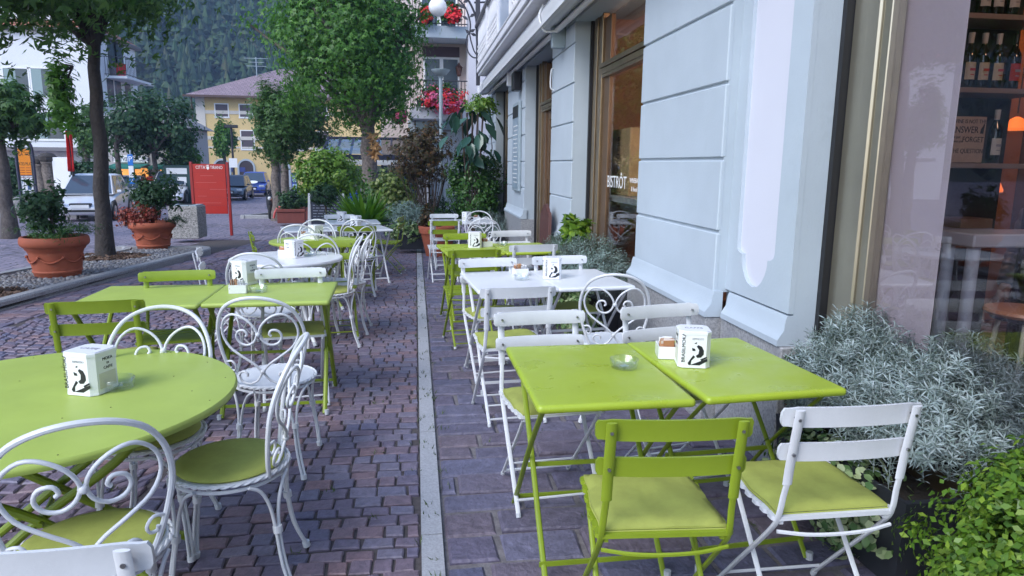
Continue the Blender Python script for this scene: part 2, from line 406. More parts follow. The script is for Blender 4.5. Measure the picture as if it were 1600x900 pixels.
# ================================================================ SETTING
def sheet(name, xs, ys, dz, m):
    mb = MB(); n = len(xs)
    for y in ys:
        for x in xs: mb.v.append((x, y, gz(y)+dz))
    for j in range(len(ys)-1):
        for i in range(n-1): mb.f.append((j*n+i, j*n+i+1, (j+1)*n+i+1, (j+1)*n+i))
    o = mb.build(name, m, smooth=False); return struct(o)
def cobblemat(name, cols, sx, sy, mortar):
    m, nt, p, out = _nodes(name); N, L = nt.nodes, nt.links
    tc = N.new("ShaderNodeTexCoord"); mp = N.new("ShaderNodeMapping"); L.new(tc.outputs["Object"], mp.inputs[0])
    nz = N.new("ShaderNodeTexNoise"); nz.inputs["Scale"].default_value = 1.3; L.new(mp.outputs[0], nz.inputs["Vector"])
    wv = N.new("ShaderNodeVectorMath"); wv.operation = 'MULTIPLY_ADD'; wv.inputs[1].default_value = (.25, .25, 0); L.new(nz.outputs["Color"], wv.inputs[0]); L.new(mp.outputs[0], wv.inputs[2])
    vo = N.new("ShaderNodeTexVoronoi"); vo.inputs["Scale"].default_value = 1/sx; vo.inputs["Randomness"].default_value = .45; L.new(wv.outputs[0], vo.inputs["Vector"])
    ve = N.new("ShaderNodeTexVoronoi"); ve.feature = 'DISTANCE_TO_EDGE'; ve.inputs["Scale"].default_value = 1/sx; ve.inputs["Randomness"].default_value = .45; L.new(wv.outputs[0], ve.inputs["Vector"])
    r = N.new("ShaderNodeValToRGB"); el = r.color_ramp.elements
    while len(el) < len(cols): el.new(.5)
    for i, h in enumerate(cols): el[i].position = i/(len(cols)-1); el[i].color = (*h, 1)
    sp = N.new("ShaderNodeSeparateColor"); L.new(vo.outputs["Color"], sp.inputs[0]); L.new(sp.outputs[0], r.inputs[0])
    mr = N.new("ShaderNodeMapRange"); mr.inputs[1].default_value = .03; mr.inputs[2].default_value = .11; L.new(ve.outputs["Distance"], mr.inputs[0])
    mx = N.new("ShaderNodeMix"); mx.data_type = 'RGBA'; L.new(mr.outputs[0], mx.inputs[0]); mx.inputs[6].default_value = (*mortar, 1); L.new(r.outputs[0], mx.inputs[7])
    L.new(mx.outputs[2], p.inputs["Base Color"]); _set(p, Roughness=.55)
    b = N.new("ShaderNodeBump"); b.inputs["Strength"].default_value = .6; b.inputs["Distance"].default_value = .02; L.new(mr.outputs[0], b.inputs["Height"]); L.new(b.outputs[0], p.inputs["Normal"])
    return m
PORPH = [(.13,.113,.165), (.175,.125,.15), (.115,.11,.175), (.215,.135,.14), (.15,.138,.195), (.185,.155,.195)]
stone_m = mat("porphyry_setts", (.12,.09,.11), .5, hue=PORPH, var=(28, .28), bump=(55, .7, .008), rvar=(14, .15), spec=.5)
slab_m = mat("porphyry_slabs", (.12,.09,.11), .55, hue=[(.112,.104,.152), (.138,.112,.155), (.10,.10,.16), (.145,.115,.14), (.125,.12,.18), (.15,.136,.185)], var=(16, .3), bump=(40, .9, .010), rvar=(9, .15))
mortar_m = mat("sandy_joint_mortar", (.165, .15, .155), .95, var=(30, .35), bump=(120, .5, .004), dirt=(3., .56, (.05,.055,.03), .7))
street_m = cobblemat("street_cobbles", [(.22,.19,.25), (.29,.25,.31), (.20,.18,.25), (.33,.27,.31)], .17, .1, (.09,.08,.095))
LN = lambda a, b, n: [a+(b-a)*i/n for i in range(n+1)]
YS = LN(-6, 4, 4)+LN(5, 9, 8)+LN(10, 35, 10)+LN(45, 160, 6)+[240, 400]
ground = sheet("ground", [-300, -120, -60, -30, -15, -6, 0, 6, 30, 90], YS, -.035, street_m)
JY = LN(-1, 5, 6)+LN(5.5, 9, 7)+LN(10, 16, 6)
sheet("joint_ground", [-4.6, -2, .045], JY, -.0125, mat("dark_joint_dirt", (.075, .063, .062), .95, var=(30, .4), bump=(120, .5, .004), dirt=(3., .58, (.04,.055,.025), .7)))
sheet("joint_ground", [.045, 2.3], JY, -.0145, mortar_m)

def add_stone(mb, q, zt, tl, b=.007):
    """q: four xy corners (ccw); bevelled sett with a slightly tilted top"""
    c = (sum(p[0] for p in q)/4, sum(p[1] for p in q)/4); vs = []
    for k, (ins, dz) in enumerate(((.0, -.02), (.0, -b*.9), (b, 0.))):
        for x, y in q:
            dx, dy = c[0]-x, c[1]-y; l = math.hypot(dx, dy)+1e-6
            X, Y = x+dx/l*ins*1.4, y+dy/l*ins*1.4
            vs.append((X, Y, gz(Y)+zt+dz+(tl[0]*(X-c[0])+tl[1]*(Y-c[1]) if k else 0)))
    fs = [(8,9,10,11)]
    for k in (0, 4):
        for i in range(4): fs.append((k+i, k+(i+1)%4, k+4+(i+1)%4, k+4+i))
    o = len(mb.v); mb.v += vs; mb.f += [tuple(i+o for i in f) for f in fs]
def setts(name, warp, u0, u1, v0, v1, du, dv, gap, m, keep=lambda x, y: True, jit=.18, zj=.004, b=.007):
    mb = MB(); v = v0; g = random.Random(hash(name) % 999 if False else len(name)*13); 
    while v < v1:
        h = dv*g.uniform(1-jit, 1+jit); u = u0-du*g.random(); ph = g.uniform(0, 6)
        while u < u1:
            w = du*g.uniform(1-jit*1.6, 1+jit*1.6); a, c = max(u, u0), min(u+w, u1)
            if c-a > .035:
                wob = lambda t: .008*math.sin(t*5+ph)
                jj = lambda s: g.uniform(-s, s)
                q = [(a+gap/2+jj(.004), v+gap/2+wob(a)+jj(.004)), (c-gap/2+jj(.004), v+gap/2+wob(c)+jj(.004)), (c-gap/2+jj(.004), v+h-gap/2+wob(c)+jj(.004)), (a+gap/2+jj(.004), v+h-gap/2+wob(a)+jj(.004))]
                P = [warp(*p) for p in q]; cx = sum(p[0] for p in P)/4; cy = sum(p[1] for p in P)/4
                if keep(cx, cy):
                    add_stone(mb, P, g.uniform(-zj, zj*.4), (jj(.045), jj(.045)), b)
            u += w
        v += h
    o = mb.build(name, m, smooth=False); return struct(o)
kx = lambda y: -4.195+.095*(y-7.446)             # outer foot of the island kerb
seam = lambda y: kx(y)+.53
setts("terrace_pavement", lambda u, v: (u, v), -1.25, -.004, .7, 16, .112, .088, .011, stone_m, b=.005)
def fan(u, v):
    t = ((u+1.25)/1.22) % 1.0
    return (u, v-.30*4*t*(1-t)+.1*math.sin(u*1.1))
setts("square_pavement", fan, -4.6, -1.262, .5, 16.5, .10, .088, .013, stone_m, keep=lambda x, y: x > seam(y)+.05 and y > .7 and y < 16)
setts("border_pavement", lambda u, v: (kx(v)+u, v), .008, .53, .8, 16, .17, .15, .010, stone_m, keep=lambda x, y: True)
setts("slab_pavement", lambda u, v: (u, v), .094, 2.25, .7, 16.3, .36, .165, .021, slab_m, jit=.26, zj=.006, b=.01)
def strip(name, x0, x1, L, z, m, g=.004):
    mb = MB(); y = .4
    while y < 16.2:
        n = min(y+L, 16.2)
        mb.add([(x0,y+g,gz(y)-.03),(x1,y+g,gz(y)-.03),(x1,n-g,gz(n)-.03),(x0,n-g,gz(n)-.03),(x0,y+g,gz(y)+z),(x1,y+g,gz(y)+z),(x1,n-g,gz(n)+z),(x0,n-g,gz(n)+z)],
               [(4,5,6,7),(0,1,5,4),(1,2,6,5),(2,3,7,6),(3,0,4,7)]); y = n
    return struct(mb.build(name, m, smooth=False))
strip("kerb_strip", .002, .088, 1.1, .004, M["granitel"])

# grass tufts and moss in the joints
g = np.random.default_rng(4); P = []; 
for _ in range(260):
    y = 1.2+g.random()**1.3*11; x = (g.uniform(-.03, .12) if g.random() < .45 else g.uniform(-3.4, 1.6))
    for _ in range(g.integers(3, 9)): P.append((x+g.normal()*.018, y+g.normal()*.012, gz(y)-.008))
P = np.array(P); D = g.normal(size=P.shape)*.5+np.array([0,0,1.]); 
o = leaves("joint_grass", P, g.normal(size=P.shape), .035, 'blade', leafmat("joint_grass_leaf", [(.03,.05,.012), (.07,.10,.03)]), None, 3, D=D)
o["kind"] = "stuff"; tag(o, "tiny grass tufts growing in the joints of the paving", "grass")

# ---- tree island with its kerb, pebbles and bark mulch
def island(name, line, wdt, kz=.10, kw=.13):
    """line: outer right edge points (x, y) near to far; the island lies to the left"""
    left = [(x-wdt, y) for x, y in line]; ring = line+left[::-1]
    mb = MB(); n = len(ring); cen = (sum(p[0] for p in ring)/n, sum(p[1] for p in ring)/n)
    for i in range(n):
        a, b = Vector((*ring[i], 0)), Vector((*ring[(i+1) % n], 0)); L = (b-a).length; k = max(1, round(L/1.0)); d = (b-a)/L; nrm = Vector((-d.y, d.x, 0))
        for j in range(k):
            p, q = a+d*(L*j/k+.004), a+d*(L*(j+1)/k-.004)
            vs = []
            for pt in (p, q):
                z = gz(pt.y)
                vs += [pt+Vector((0,0,z-.04)), pt+Vector((0,0,z+kz-.02)), pt+nrm*.02+Vector((0,0,z+kz)), pt+nrm*kw+Vector((0,0,z+kz)), pt+nrm*kw+Vector((0,0,z-.04))]
            mb.add(vs, [(i, (i+1) % 5, (i+1) % 5+5, i+5) for i in range(5)]+[(0,1,2,3,4), (9,8,7,6,5)])
    struct(mb.build(name+"_kerb" if name else "kerb", M["granite"], smooth=False))
    mb = MB(); mb.v = [(x, y, gz(y)+.045) for x, y in ring]; mb.f = [tuple(range(n))]
    struct(mb.build(name+"_bed", M["soil"], smooth=False))
    return ring
L1 = [(kx(y), y) for y in (1.5, 4, 7, 9, 11, 12.9)]+[(kx(12.9)-.10, 13.25), (kx(12.9)-.3, 13.45)]
island("island", L1, 1.5)
def pebbles(name, n, reg, m, label, cat, r=(.015, .034), z0=.052, seed=2):
    g = random.Random(seed); mb = MB()
    for _ in range(n):
        x, y = reg(g); s = g.uniform(*r); a = g.uniform(0, 3.14); ca, sa = math.cos(a)*s*1.25, math.sin(a)*s*.9
        z = gz(y)+z0+g.uniform(0, .012); h = s*.7
        e = [(x+ca, y+sa, z), (x-sa, y+ca, z), (x-ca, y-sa, z), (x+sa, y-ca, z)]; t = [(x+(p[0]-x)*.55, y+(p[1]-y)*.55, z+h) for p in e]
        mb.add(e+t, [(4,5,6,7)]+[(i, (i+1)%4, (i+1)%4+4, i+4) for i in range(4)])
    o = mb.build(name, m, smooth=True, ang=180); o["kind"] = "stuff"; tag(o, label, cat); return o
peb_m = mat("river_pebbles", (.3,.3,.31), .7, hue=[(.10,.10,.12), (.17,.17,.19), (.30,.30,.31), (.14,.13,.13), (.23,.21,.20)])
mul_m = mat("bark_chips", (.1,.06,.04), .9, hue=[(.05,.03,.02), (.12,.07,.045), (.20,.13,.09), (.08,.045,.03)])
T1, T2 = Vector((-4.86, 8.0, gz(8.0))), G(165, 403, .05)
def reg_isl(g):
    while True:
        y = 2+11.2*g.random()**.7; x = kx(y)-.15-1.2*g.random()
        if (x-T1.x)**2+(y-T1.y)**2 > .6**2 and (x-T2.x)**2+(y-T2.y)**2 > .65**2: return x, y
pebbles("island_pebbles", 7000, reg_isl, peb_m, "grey river pebbles covering the planting island behind the kerb", "pebbles")
for T, lb in ((T1, "brown bark mulch round the foot of the tree at the left edge"), (T2, "brown bark mulch round the slim trunk between the two terracotta pots")):
    g = random.Random(int(T.y*10)); mb = MB()
    for _ in range(900):
        a, r = g.uniform(0, 6.28), .66*g.random()**.6; x, y = T.x+r*math.cos(a), T.y+r*math.sin(a)*.9
        if x > kx(y)-.15: continue
        Mx = Matrix.Translation((x, y, gz(y)+.06+.05*(1-r)*g.random())) @ Matrix.Rotation(g.uniform(0, 6.28), 4, 'Z') @ Matrix.Rotation(g.uniform(-.6, .6), 4, 'X')
        w, l = g.uniform(.008, .018), g.uniform(.02, .05); mb.box(-w, w, -l, l, -.004, .004, 0, Mx)
    o = mb.build("bark_mulch", mul_m, smooth=False); o["kind"] = "stuff"; tag(o, lb, "mulch")
p0 = G(402, 340); p1 = G(462, 340); p2 = G(515, 326)
L2 = [(p1.x, p1.y), (p1.x+.5, p1.y+2), (p2.x+.1, p2.y+2), (p2.x+.1, p2.y+9)]
island("far_island", L2, 1.9, .09, .14)

# ---- hill with its forest
hb = MB(); hx = LN(-520, 330, 44); hy = LN(150, 760, 30); g = random.Random(3)
def hill_z(x, y):
    t = max(0, (y-170+.10*(x+100))/560)
    return gz(y)-2+330*t**1.15+9*math.sin(x*.021+y*.013)*min(1, t*4)+6*math.sin(x*.05-y*.031)*min(1, t*4)+18*math.exp(-((x+95)/50)**2-((y-230)/60)**2)
for y in hy:
    for x in hx: hb.v.append((x, y, hill_z(x, y)))
n = len(hx)
for j in range(len(hy)-1):
    for i in range(n-1): hb.f.append((j*n+i, j*n+i+1, (j+1)*n+i+1, (j+1)*n+i))
struct(hb.build("hill", mat("hill_undergrowth", (.02,.032,.014), .95, var=(.03, .4))))
fm = leafmat("hill_forest_leaf", [(.006,.015,.010), (.009,.021,.012), (.013,.030,.014), (.019,.040,.015), (.025,.036,.016), (.032,.056,.018), (.04,.04,.018)], .8, .0, 1.9)
mb = MB(); g = random.Random(11); cnt = 0
while cnt < 14000:
    y = 165+430*g.random()**.8; px = g.uniform(150, 520); x = ray(px, 100).x/ray(px, 100).y*y
    if g.random() < .15: x = g.uniform(-260, 120)
    z = hill_z(x, y); dense = .5+.5*math.sin(x*.045+2)*math.sin(y*.03+x*.01)
    con = g.random() < .10+.5*dense; s = g.uniform(.6, 1.25)
    if con:
        h, r = 7.5*s, 1.7*s
        for lv in range(3):
            z0 = z+h*(.12+.24*lv); rr = r*(1-.26*lv); k = 6; ph = g.random()*6
            ring = [(x+rr*(.75+.5*g.random())*math.cos(ph+6.283*i/k), y+rr*math.sin(ph+6.283*i/k), z0-g.random()*h*.07) for i in range(k)]
            mb.add(ring+[(x, y, z0+h*.36)], [(i, (i+1) % k, k) for i in range(k)])
    else:
        h, r = 5.*s, 2.7*s
        for lv in range(4):
            cx, cy, cz = x+g.uniform(-.5,.5)*r, y+g.uniform(-.5,.5)*r, z+h*(.25+.6*g.random()); q = r*g.uniform(.3,.55); k = 5; ph = g.random()*6
            a = [(cx+q*(.7+.6*g.random())*math.cos(ph+6.283*i/k), cy+q*math.sin(ph+6.283*i/k), cz+g.uniform(-.3,.3)*q) for i in range(k)]
            mb.add(a+[(cx, cy, cz+q), (cx, cy, cz-q)], [(i, (i+1) % k, k) for i in range(k)]+[((i+1) % k, i, k+1) for i in range(k)])
    cnt += 1
o = mb.build("hillside_forest", fm, smooth=False); o["kind"] = "stuff"; tag(o, "dark bluish wooded mountainside filling the background", "forest")
# lattice pylon on the hillside
d = ray(265, 44); yy = 420.; b = Vector((d.x/d.y*yy, yy, 0)); b.z = H+d.z/d.y*yy; hb_ = 26.
t = thing("pylon", "tall grey lattice power pylon standing on the wooded mountainside", "pylon", b)
mb = MB()
for sx, sy in ((-1,-1),(1,-1),(1,1),(-1,1)): mb.tube([(sx*2.4, sy*2.4, -14), (sx*.3, sy*.3, hb_*.62)], .22, 5)
for k in range(8):
    z0, z1 = -14+k*3.6, -14+(k+1)*3.6; w0, w1 = 2.4-2.1*(z0+14)/30, 2.4-2.1*(z1+14)/30
    for s in (1, -1): mb.tube([(-s*w0, -w0, z0), (s*w1, -w1, z1)], .13, 4); mb.tube([(w0, -s*w0, z0), (w1, s*w1, z1)], .13, 4)
mb.build("lattice_mast", M["bluegrey"], t)
mb = MB()
for z in (9, 12, 15): mb.bar((-3.4, 0, z), (3.4, 0, z), .25, .3); mb.tube([(-3.4,0,z),(0,0,z+1.2),(3.4,0,z)], .1, 4)
mb.build("cross_arms", M["bluegrey"], t)
# ================================================================ BISTRO BUILDING (right)
B = thing("bistro_building", "pale blue grey stucco bistro building with bronze framed shop windows along the right", "building", (0,0,0))
Z = 2.95
def blockwall(mb, x, y0, y1, z0=.78, z1=3.0, depth=.45, marks=(1.13,1.542,1.955,2.37,2.78)):
    """rusticated wall: blocks separated by open grooves"""
    zs = [z0]+[m for m in marks if z0+.1 < m < z1]+[z1]; g = .008
    for a, b in zip(zs[:-1], zs[1:]):
        mb.box(x, x+.03, y0, y1, a+(g if a > z0 else 0), b-g, .006)
    mb.box(x+.016, x+depth, y0+.002, y1-.002, z0, z1)
def plinth(wall, stone, x, y0, y1, proj=.055, zt=.64, ret0=True, ret1=True, depth=.3):
    """moulded splay above a granite base"""
    prof = [(x+.05, .79), (x-.002, .79), (x-.010, .765), (x-proj*.35, .715), (x-proj*.8, .685), (x-proj, .67), (x-proj, zt), (x+.05, zt)]
    prof2 = [(u, w) for u, w in prof]
    wall.prism(prof2, y0-(proj*.5 if ret0 else 0), y1+(proj*.5 if ret1 else 0), lambda u, w, t: (u, t, w))
    s_ = MB(); s_.box(x-proj+.012, x+depth, y0-.02, y1+.02, -.5, zt-.002, .006); s_.build('granite_base', M['granite'], B)
wl, st = MB(), MB()
# near pilaster
blockwall(wl, 1.70, 3.71, 5.17, z1=4.2); plinth(wl, st, 1.70, 3.71, 5.17)
# recessed pier with the tall panel
outer = [(3.02, .80), (3.712, .80), (3.712, 4.2), (3.60, 4.2), (3.60, 1.07), (3.59, 1.045), (3.56, 1.03), (3.535, 1.028), (3.532, .99), (3.515, .945), (3.485, .905), (3.45, .878), (3.40, .865), (3.34, .878), (3.305, .905), (3.275, .945), (3.258, .99), (3.255, 1.028), (3.23, 1.03), (3.20, 1.045), (3.19, 1.07), (3.19, 4.2), (3.02, 4.2)]
wl.prism(outer, 1.775, 1.803, lambda u, v, w: (w, u, v)); wl.box(1.803, 1.95, 3.021, 3.75, -.1, 4.2)
plinth(wl, st, 1.775, 3.02, 3.655, proj=.045, depth=.16, ret0=False, ret1=False)
pk = MB(); pk.box(1.797, 1.802, 3.10, 3.66, .83, 4.2)
# the three further piers
for y0, y1 in ((7.49, 8.70), (10.85, 12.86), (14.85, 16.6)):
    blockwall(wl, 1.70, y0, y1, z1=3.0); wl.box(1.72, 2.1, y0+.001, y1-.001, -.3, 3.0); plinth(wl, st, 1.70, y0, y1)
# wall over the openings, behind the awning
wl.box(1.702, 2.3, 5.17, 16.6, 3.0, 3.5); wl.box(1.78, 2.3, -3, 3.02, 3.3, 4.2); wl.box(2.3, 9, 16.3, 16.6, -.5, 9)
wl.box(1.85, 9, -3, 16.6, 4.2, 4.3)
wl.build("wall", M["wall"], B, ang=30); pk.build("recessed_panel", M["wallpink"], B)
up = MB(); up.box(1.95, 2.3, 3.2, 16.6, 3.5, 9.0); up.build("upper_wall", M["plaster"], B)
# low walls under the side windows
# ---- bronze joinery of the three openings
def opening(ynear, yfar, door=False, X=1.9, full=True):
    fr, gk = MB(), MB()
    gk.box(X-.03, X+.03, yfar-.045, yfar-.001, -.3, Z+.05)
    w = .38
    fr.box(X, X+.06, yfar-.05-w, yfar-.05, -.3, Z+.05, .004); fr.box(X-.012, X, yfar-.07-w*.45, yfar-.05-w*.2, -.3, Z+.05, .004)
    fr.box(X-.02, X+.05, yfar-.09-w, yfar-.048-w, -.3, Z+.05, .006); f3 = MB(); f3.box(X, X+.06, ynear, ynear+.1, -.3, Z+.05, .004); f3.build('window_frame', M['bronze'], B)
    gk.build("gasket", M["black"], B, smooth=False); fr.build("window_frame", M["bronze"], B)
    f2 = MB(); y1 = yfar-.09-w
    f2.box(X+.006, X+.05, y1-.22, y1-.003, -.3, Z, .004)
    f2.build("inner_stile", M["bronzed"], B)
    return y1-.22
yA = opening(5.19, 7.488); yC = opening(8.71, 10.848); yD = opening(12.87, 14.848)
for (a, b, z) in ((5.2, 7.0, 2.40), (8.72, 10.35, 2.30), (12.88, 14.4, 2.30)):
    tr = MB(); tr.box(1.865, 1.94, a, b, z, z+.055, .006); tr.box(1.85, 1.935, a, b+.02, z+.058, z+.10, .004); tr.box(1.872, 1.94, a, b-.02, z-.035, z-.002, .004); tr.build("transom", M["bronze"], B)
pane_m = glassmat("window_glass", (.94,.94,.94), .25, .0, 1.5); pane_d = glassmat("door_glass", (.5,.42,.36), 1.1, .02, 1.55)
p = MB(); p.box(1.922, 1.928, 5.19, yA, .45, Z); p.build("window_pane", pane_m, B)
for a, b, nm in ((8.8, yC, "door"), (12.95, yD, "door")):
    d = MB(); d.box(1.93, 1.97, b-.14, b-.002, -.2, 2.26, .004); d.box(1.93, 1.97, a, a+.12, -.2, 2.26, .004); d.box(1.931, 1.969, a+.12, b-.14, -.2, .12, .004); d.box(1.931, 1.969, a+.12, b-.14, 2.14, 2.259, .004)
    d.box(1.90, 1.928, b-.12, b-.09, .9, 1.3, .004)
    do = d.build(nm, M["bronzed"], B); q = MB(); q.box(1.948, 1.953, a+.121, b-.141, .12, 2.14); q.build("door_pane", pane_d, do)
    q = MB(); q.box(1.946, 1.952, a, b, 2.37, Z); q.build("transom_pane", pane_d, B)
# sill, low stone wall and what stands behind window A
s = MB(); s.box(1.83, 2.0, 5.19, 6.95, .40, .45, .006); s.build("window_sill", M["granitel"], B)
s = MB(); s.box(1.90, 2.0, 5.19, 7.4, -.3, .40); s.build("apron_wall", M["granite"], B)
# ---- rooms behind the glass
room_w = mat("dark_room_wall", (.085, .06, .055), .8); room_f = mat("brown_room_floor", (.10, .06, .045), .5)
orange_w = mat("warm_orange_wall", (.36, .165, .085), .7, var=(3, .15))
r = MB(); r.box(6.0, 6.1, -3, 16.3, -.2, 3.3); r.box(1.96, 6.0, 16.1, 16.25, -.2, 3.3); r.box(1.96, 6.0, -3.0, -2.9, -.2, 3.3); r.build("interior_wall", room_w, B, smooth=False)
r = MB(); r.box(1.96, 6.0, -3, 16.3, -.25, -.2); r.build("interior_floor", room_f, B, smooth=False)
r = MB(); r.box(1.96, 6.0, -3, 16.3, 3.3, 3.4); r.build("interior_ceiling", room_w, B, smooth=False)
r = MB(); r.box(2.05, 5.9, 7.3, 7.36, -.2, 3.3); r.build("interior_partition", orange_w, B, smooth=False)
r = MB(); r.box(3.6, 5.98, 6.2, 6.25, -.2, 3.2); r.build("interior_screen", orange_w, B, smooth=False)
# shelf board with a plain box front behind window A, and lettering on the glass
r = MB(); r.box(1.97, 2.40, 5.2, 7.25, 1.14, 1.20, .004); r.build("display_shelf", M["granitel"], B)
text("window_lettering", "BISTRÔT", .165, M["whitep"], B, frame((1.919, 6.49, 1.335), (0,-1,0), (0,0,1)), .0008, 'CENTER', 1.02)
text("window_lettering", "WINEBAR", .062, M["whitep"], B, frame((1.919, 5.93, 1.365), (0,-1,0), (0,0,1)), .0008)
text("window_lettering", "& food", .062, M["whitep"], B, frame((1.919, 5.93, 1.29), (0,-1,0), (0,0,1)), .0008)
m_ = MB(); m_.prism([(0,0),(.05,.03),(.05,.09),(0,.07)], 1.9185, 1.9215, lambda u, v, w: (w, 6.97-u, 1.29+v)); m_.build("window_emblem", M["whitep"], B)
wb = thing("wooden_crate", "pale wooden wine crate stood on end behind the bistro window lettering", "crate", (2.16, 6.86, 1.202))
c = MB(); c.box(-.1, .1, -.31, .31, 0, .66, .006); c.build("crate_body", M["woodl"], wb)
text("crate_lettering", "BESTUCCIE", .10, mat("crate_brown_ink", (.06,.035,.02), .7), wb, frame((-.102, .06, .34), (0,0,-1), (0,-1,0)), .001)
# ---- big shop window at the right
gk = MB(); gk.box(1.915, 2.06, 2.987, 3.019, -.1, 3.3); gk.build("gasket", M["black"], B, smooth=False)
fr = MB(); fr.box(1.95, 2.02, 2.885, 2.985, -.1, 3.3, .004); fr.box(1.94, 2.02, 2.79, 2.882, -.1, 3.3, .008); fr.box(1.955, 2.02, 2.735, 2.791, -.1, 3.3, .004)
f2 = MB(); f2.box(1.955, 2.02, -1.5, 2.73, .28, .36, .004); f2.build('window_rail', M['bronze'], B); fr.build("window_frame", mat("pale_bronze_anodised", (.36, .33, .26), .3, .8, var=(2.5, .1)), B)
p = MB(); p.box(1.982, 1.990, -1.5, 2.735, .36, 3.3); p.build("window_pane", glassmat("shop_glass", (.90,.90,.92), .09, 0, 1.5), B)
s = MB(); s.box(1.95, 2.1, -1.5, 3.0, -.2, .28); s.build("apron_wall", M["granite"], B)
# a beige interior pier just inside the frame
r = MB(); r.box(2.03, 2.033, 2.41, 2.98, -.2, 3.3, .004); r.build("interior_board", mat("rose_beige_board", (.44, .365, .375), .6), B)

# ---- shelf with bottles, seen through the shop window
SY = 3.8
sh = thing("wine_shelf", "dark wall shelf holding wine bottles inside the shop window", "shelf", (0, SY+.12, 0))
bk = MB(); bk.box(2.75, 3.80, .14, .17, -.2, 3.2); bk.build("back_board", mat("shelf_back", (.035,.028,.03), .7), sh, smooth=False)
bd = MB()
for z in (2.392, 1.975, 1.535, 1.05): bd.box(2.75, 3.78, -.14, .139, z-.03, z, .003)
bd.build("shelf_board", mat("shelf_board_wood", (.30,.23,.20), .5), sh)
po = MB(); po.box(3.72, 3.745, -.16, -.142, -.2, 3.2); po.build("post", M["dark"], sh)
bot_m = mat("dark_bottle_glass", (.012,.016,.012), .08, spec=.8); lab_c = mat("cream_bottle_label", (.55,.49,.36), .6); lab_r = mat("red_bottle_label", (.45,.03,.02), .6); lab_w = mat("white_bottle_label", (.6,.58,.55), .6)
def bottle(px, z, lab, label, top=False):
    d = ray(px, 200); y = SY+.06; x = d.x/d.y*y
    t = thing("wine_bottle", label, "bottle", (x, y, z), 0, "wine bottles on the shelf behind the shop window")
    mb = MB(); mb.lathe([(.034,0),(.037,.006),(.037,.185),(.033,.21),(.017,.245),(.0135,.26),(.0135,.305),(.016,.306),(.016,.318),(.013,.32)], 16); mb.build("bottle_glass", bot_m, t)
    mb = MB(); mb.lathe([(.0145,.262),(.0165,.305),(.0168,.3215),(.004,.3218)], 12); mb.build("capsule", lab_w if lab is not lab_r else M["ink"], t)
    mb = MB(); k = 9; vs = []
    for i in range(k):
        a = -math.pi/2+(i/(k-1)-.5)*2.1
        for zz in (.05, .15): vs.append((.0382*math.cos(a), .0382*math.sin(a), zz))
    mb.add(vs, [(2*i, 2*i+2, 2*i+3, 2*i+1) for i in range(k-1)]); mb.build("paper_label", lab, t)
    mb = MB(); mb.box(-.018, .018, -.0392, -.0386, .10, .115); mb.box(-.012, .012, -.0392, -.0386, .075, .081); mb.build("label_print", M["greyink"] if lab is not lab_c else lab_r, t)
bottle(1501, 1.976, lab_c, "dark wine bottle with cream label, leftmost on the middle shelf in the shop window")
bottle(1522, 1.976, lab_c, "dark wine bottle with cream label, second from the left on the middle shelf")
bottle(1544, 1.976, lab_c, "dark wine bottle with cream label between another cream label and the red one")
bottle(1570, 1.976, lab_r, "dark wine bottle with a large red label on the middle shelf")
for px, w in ((1512, "left"), (1532, "middle"), (1556, "right")): bottle(px, 2.393, lab_w, "dark bottle on the top shelf of the shop window, the %s one of three" % w)
bottle(1556, 1.536, lab_w, "dark wine bottle standing beside the wooden quotation sign")
q = ray(1513, 210); qx = q.x/q.y*(SY+.02)
t = thing("quotation_sign", "square wooden sign with a dark quotation about wine leaning on the lower shelf", "sign", (qx, SY+.03, 1.536))
mb = MB(); mb.box(-.113, .113, -.012, .012, .002, .275, .003); mb.build("board", mat("sign_pale_wood", (.46,.33,.25), .6, var=(18,.12)), t)
for tx, z, s_, xx in (("WINE IS NOT THE", .245, .033, 0), ("ANSWER", .195, .056, -.03), ("it just", .153, .024, -.075), ("makes you", .128, .022, -.072), ("FORGET", .138, .047, .033), ("THE QUESTION", .07, .038, 0)):
    text("sign_lettering", tx, s_, M["ink"], t, frame((xx, -.0125, z), (1,0,0), (0,0,1)), .0008, 'CENTER', .82)
mb = MB(); mb.tube([(.086,-.0135,.175),(.088,-.0135,.20),(.094,-.0135,.215),(.098,-.0135,.232)], [.011,.011,.006,.004], 8, ell=(1,.2)); mb.build("bottle_picture", M["ink"], t)
# bar table, stool, papers
d = ONY(1552, 362, 3.45); bt = thing("bar_table", "grey high bar table with round legs inside the shop window", "table", (d.x+.12, d.y, -.2)); zt = d.z+.2
mb = MB(); mb.box(-.36, .65, -.14, .14, zt-.075, zt, .008); mb.build("tabletop", mat("grey_painted_top", (.52,.55,.62), .35), bt)  # tabletop colour carries the blue-grey of daylight from outside
for x in (-.31, .6):
    for y in (-.09, .09):
        mb = MB(); mb.lathe([(.02,0),(.022,.3),(.027,.62),(.03,.66),(.038,.68),(.03,.70),(.034,.74),(.034,zt-.076)], 12, (x, y, 0)); mb.build("leg", mat("grey_painted_leg", (.46,.50,.58), .4), bt)
d = ONY(1592, 484, 2.9); stl = thing("bar_stool", "bar stool with a round wooden seat inside the shop window", "stool", (d.x+.05, d.y, -.2)); zs = d.z+.2
mb = MB(); mb.lathe([(.02,zs-.03),(.17,zs-.03),(.185,zs-.015),(.178,zs),(.02,zs+.002)], 24); mb.build("seat", mat("stool_wood", (.36,.15,.06), .4, var=(10,.2)), stl)
mb = MB(); mb.lathe([(.15,zs-.05),(.155,zs-.031)], 20); mb.build("seat_frame", M["dark"], stl)
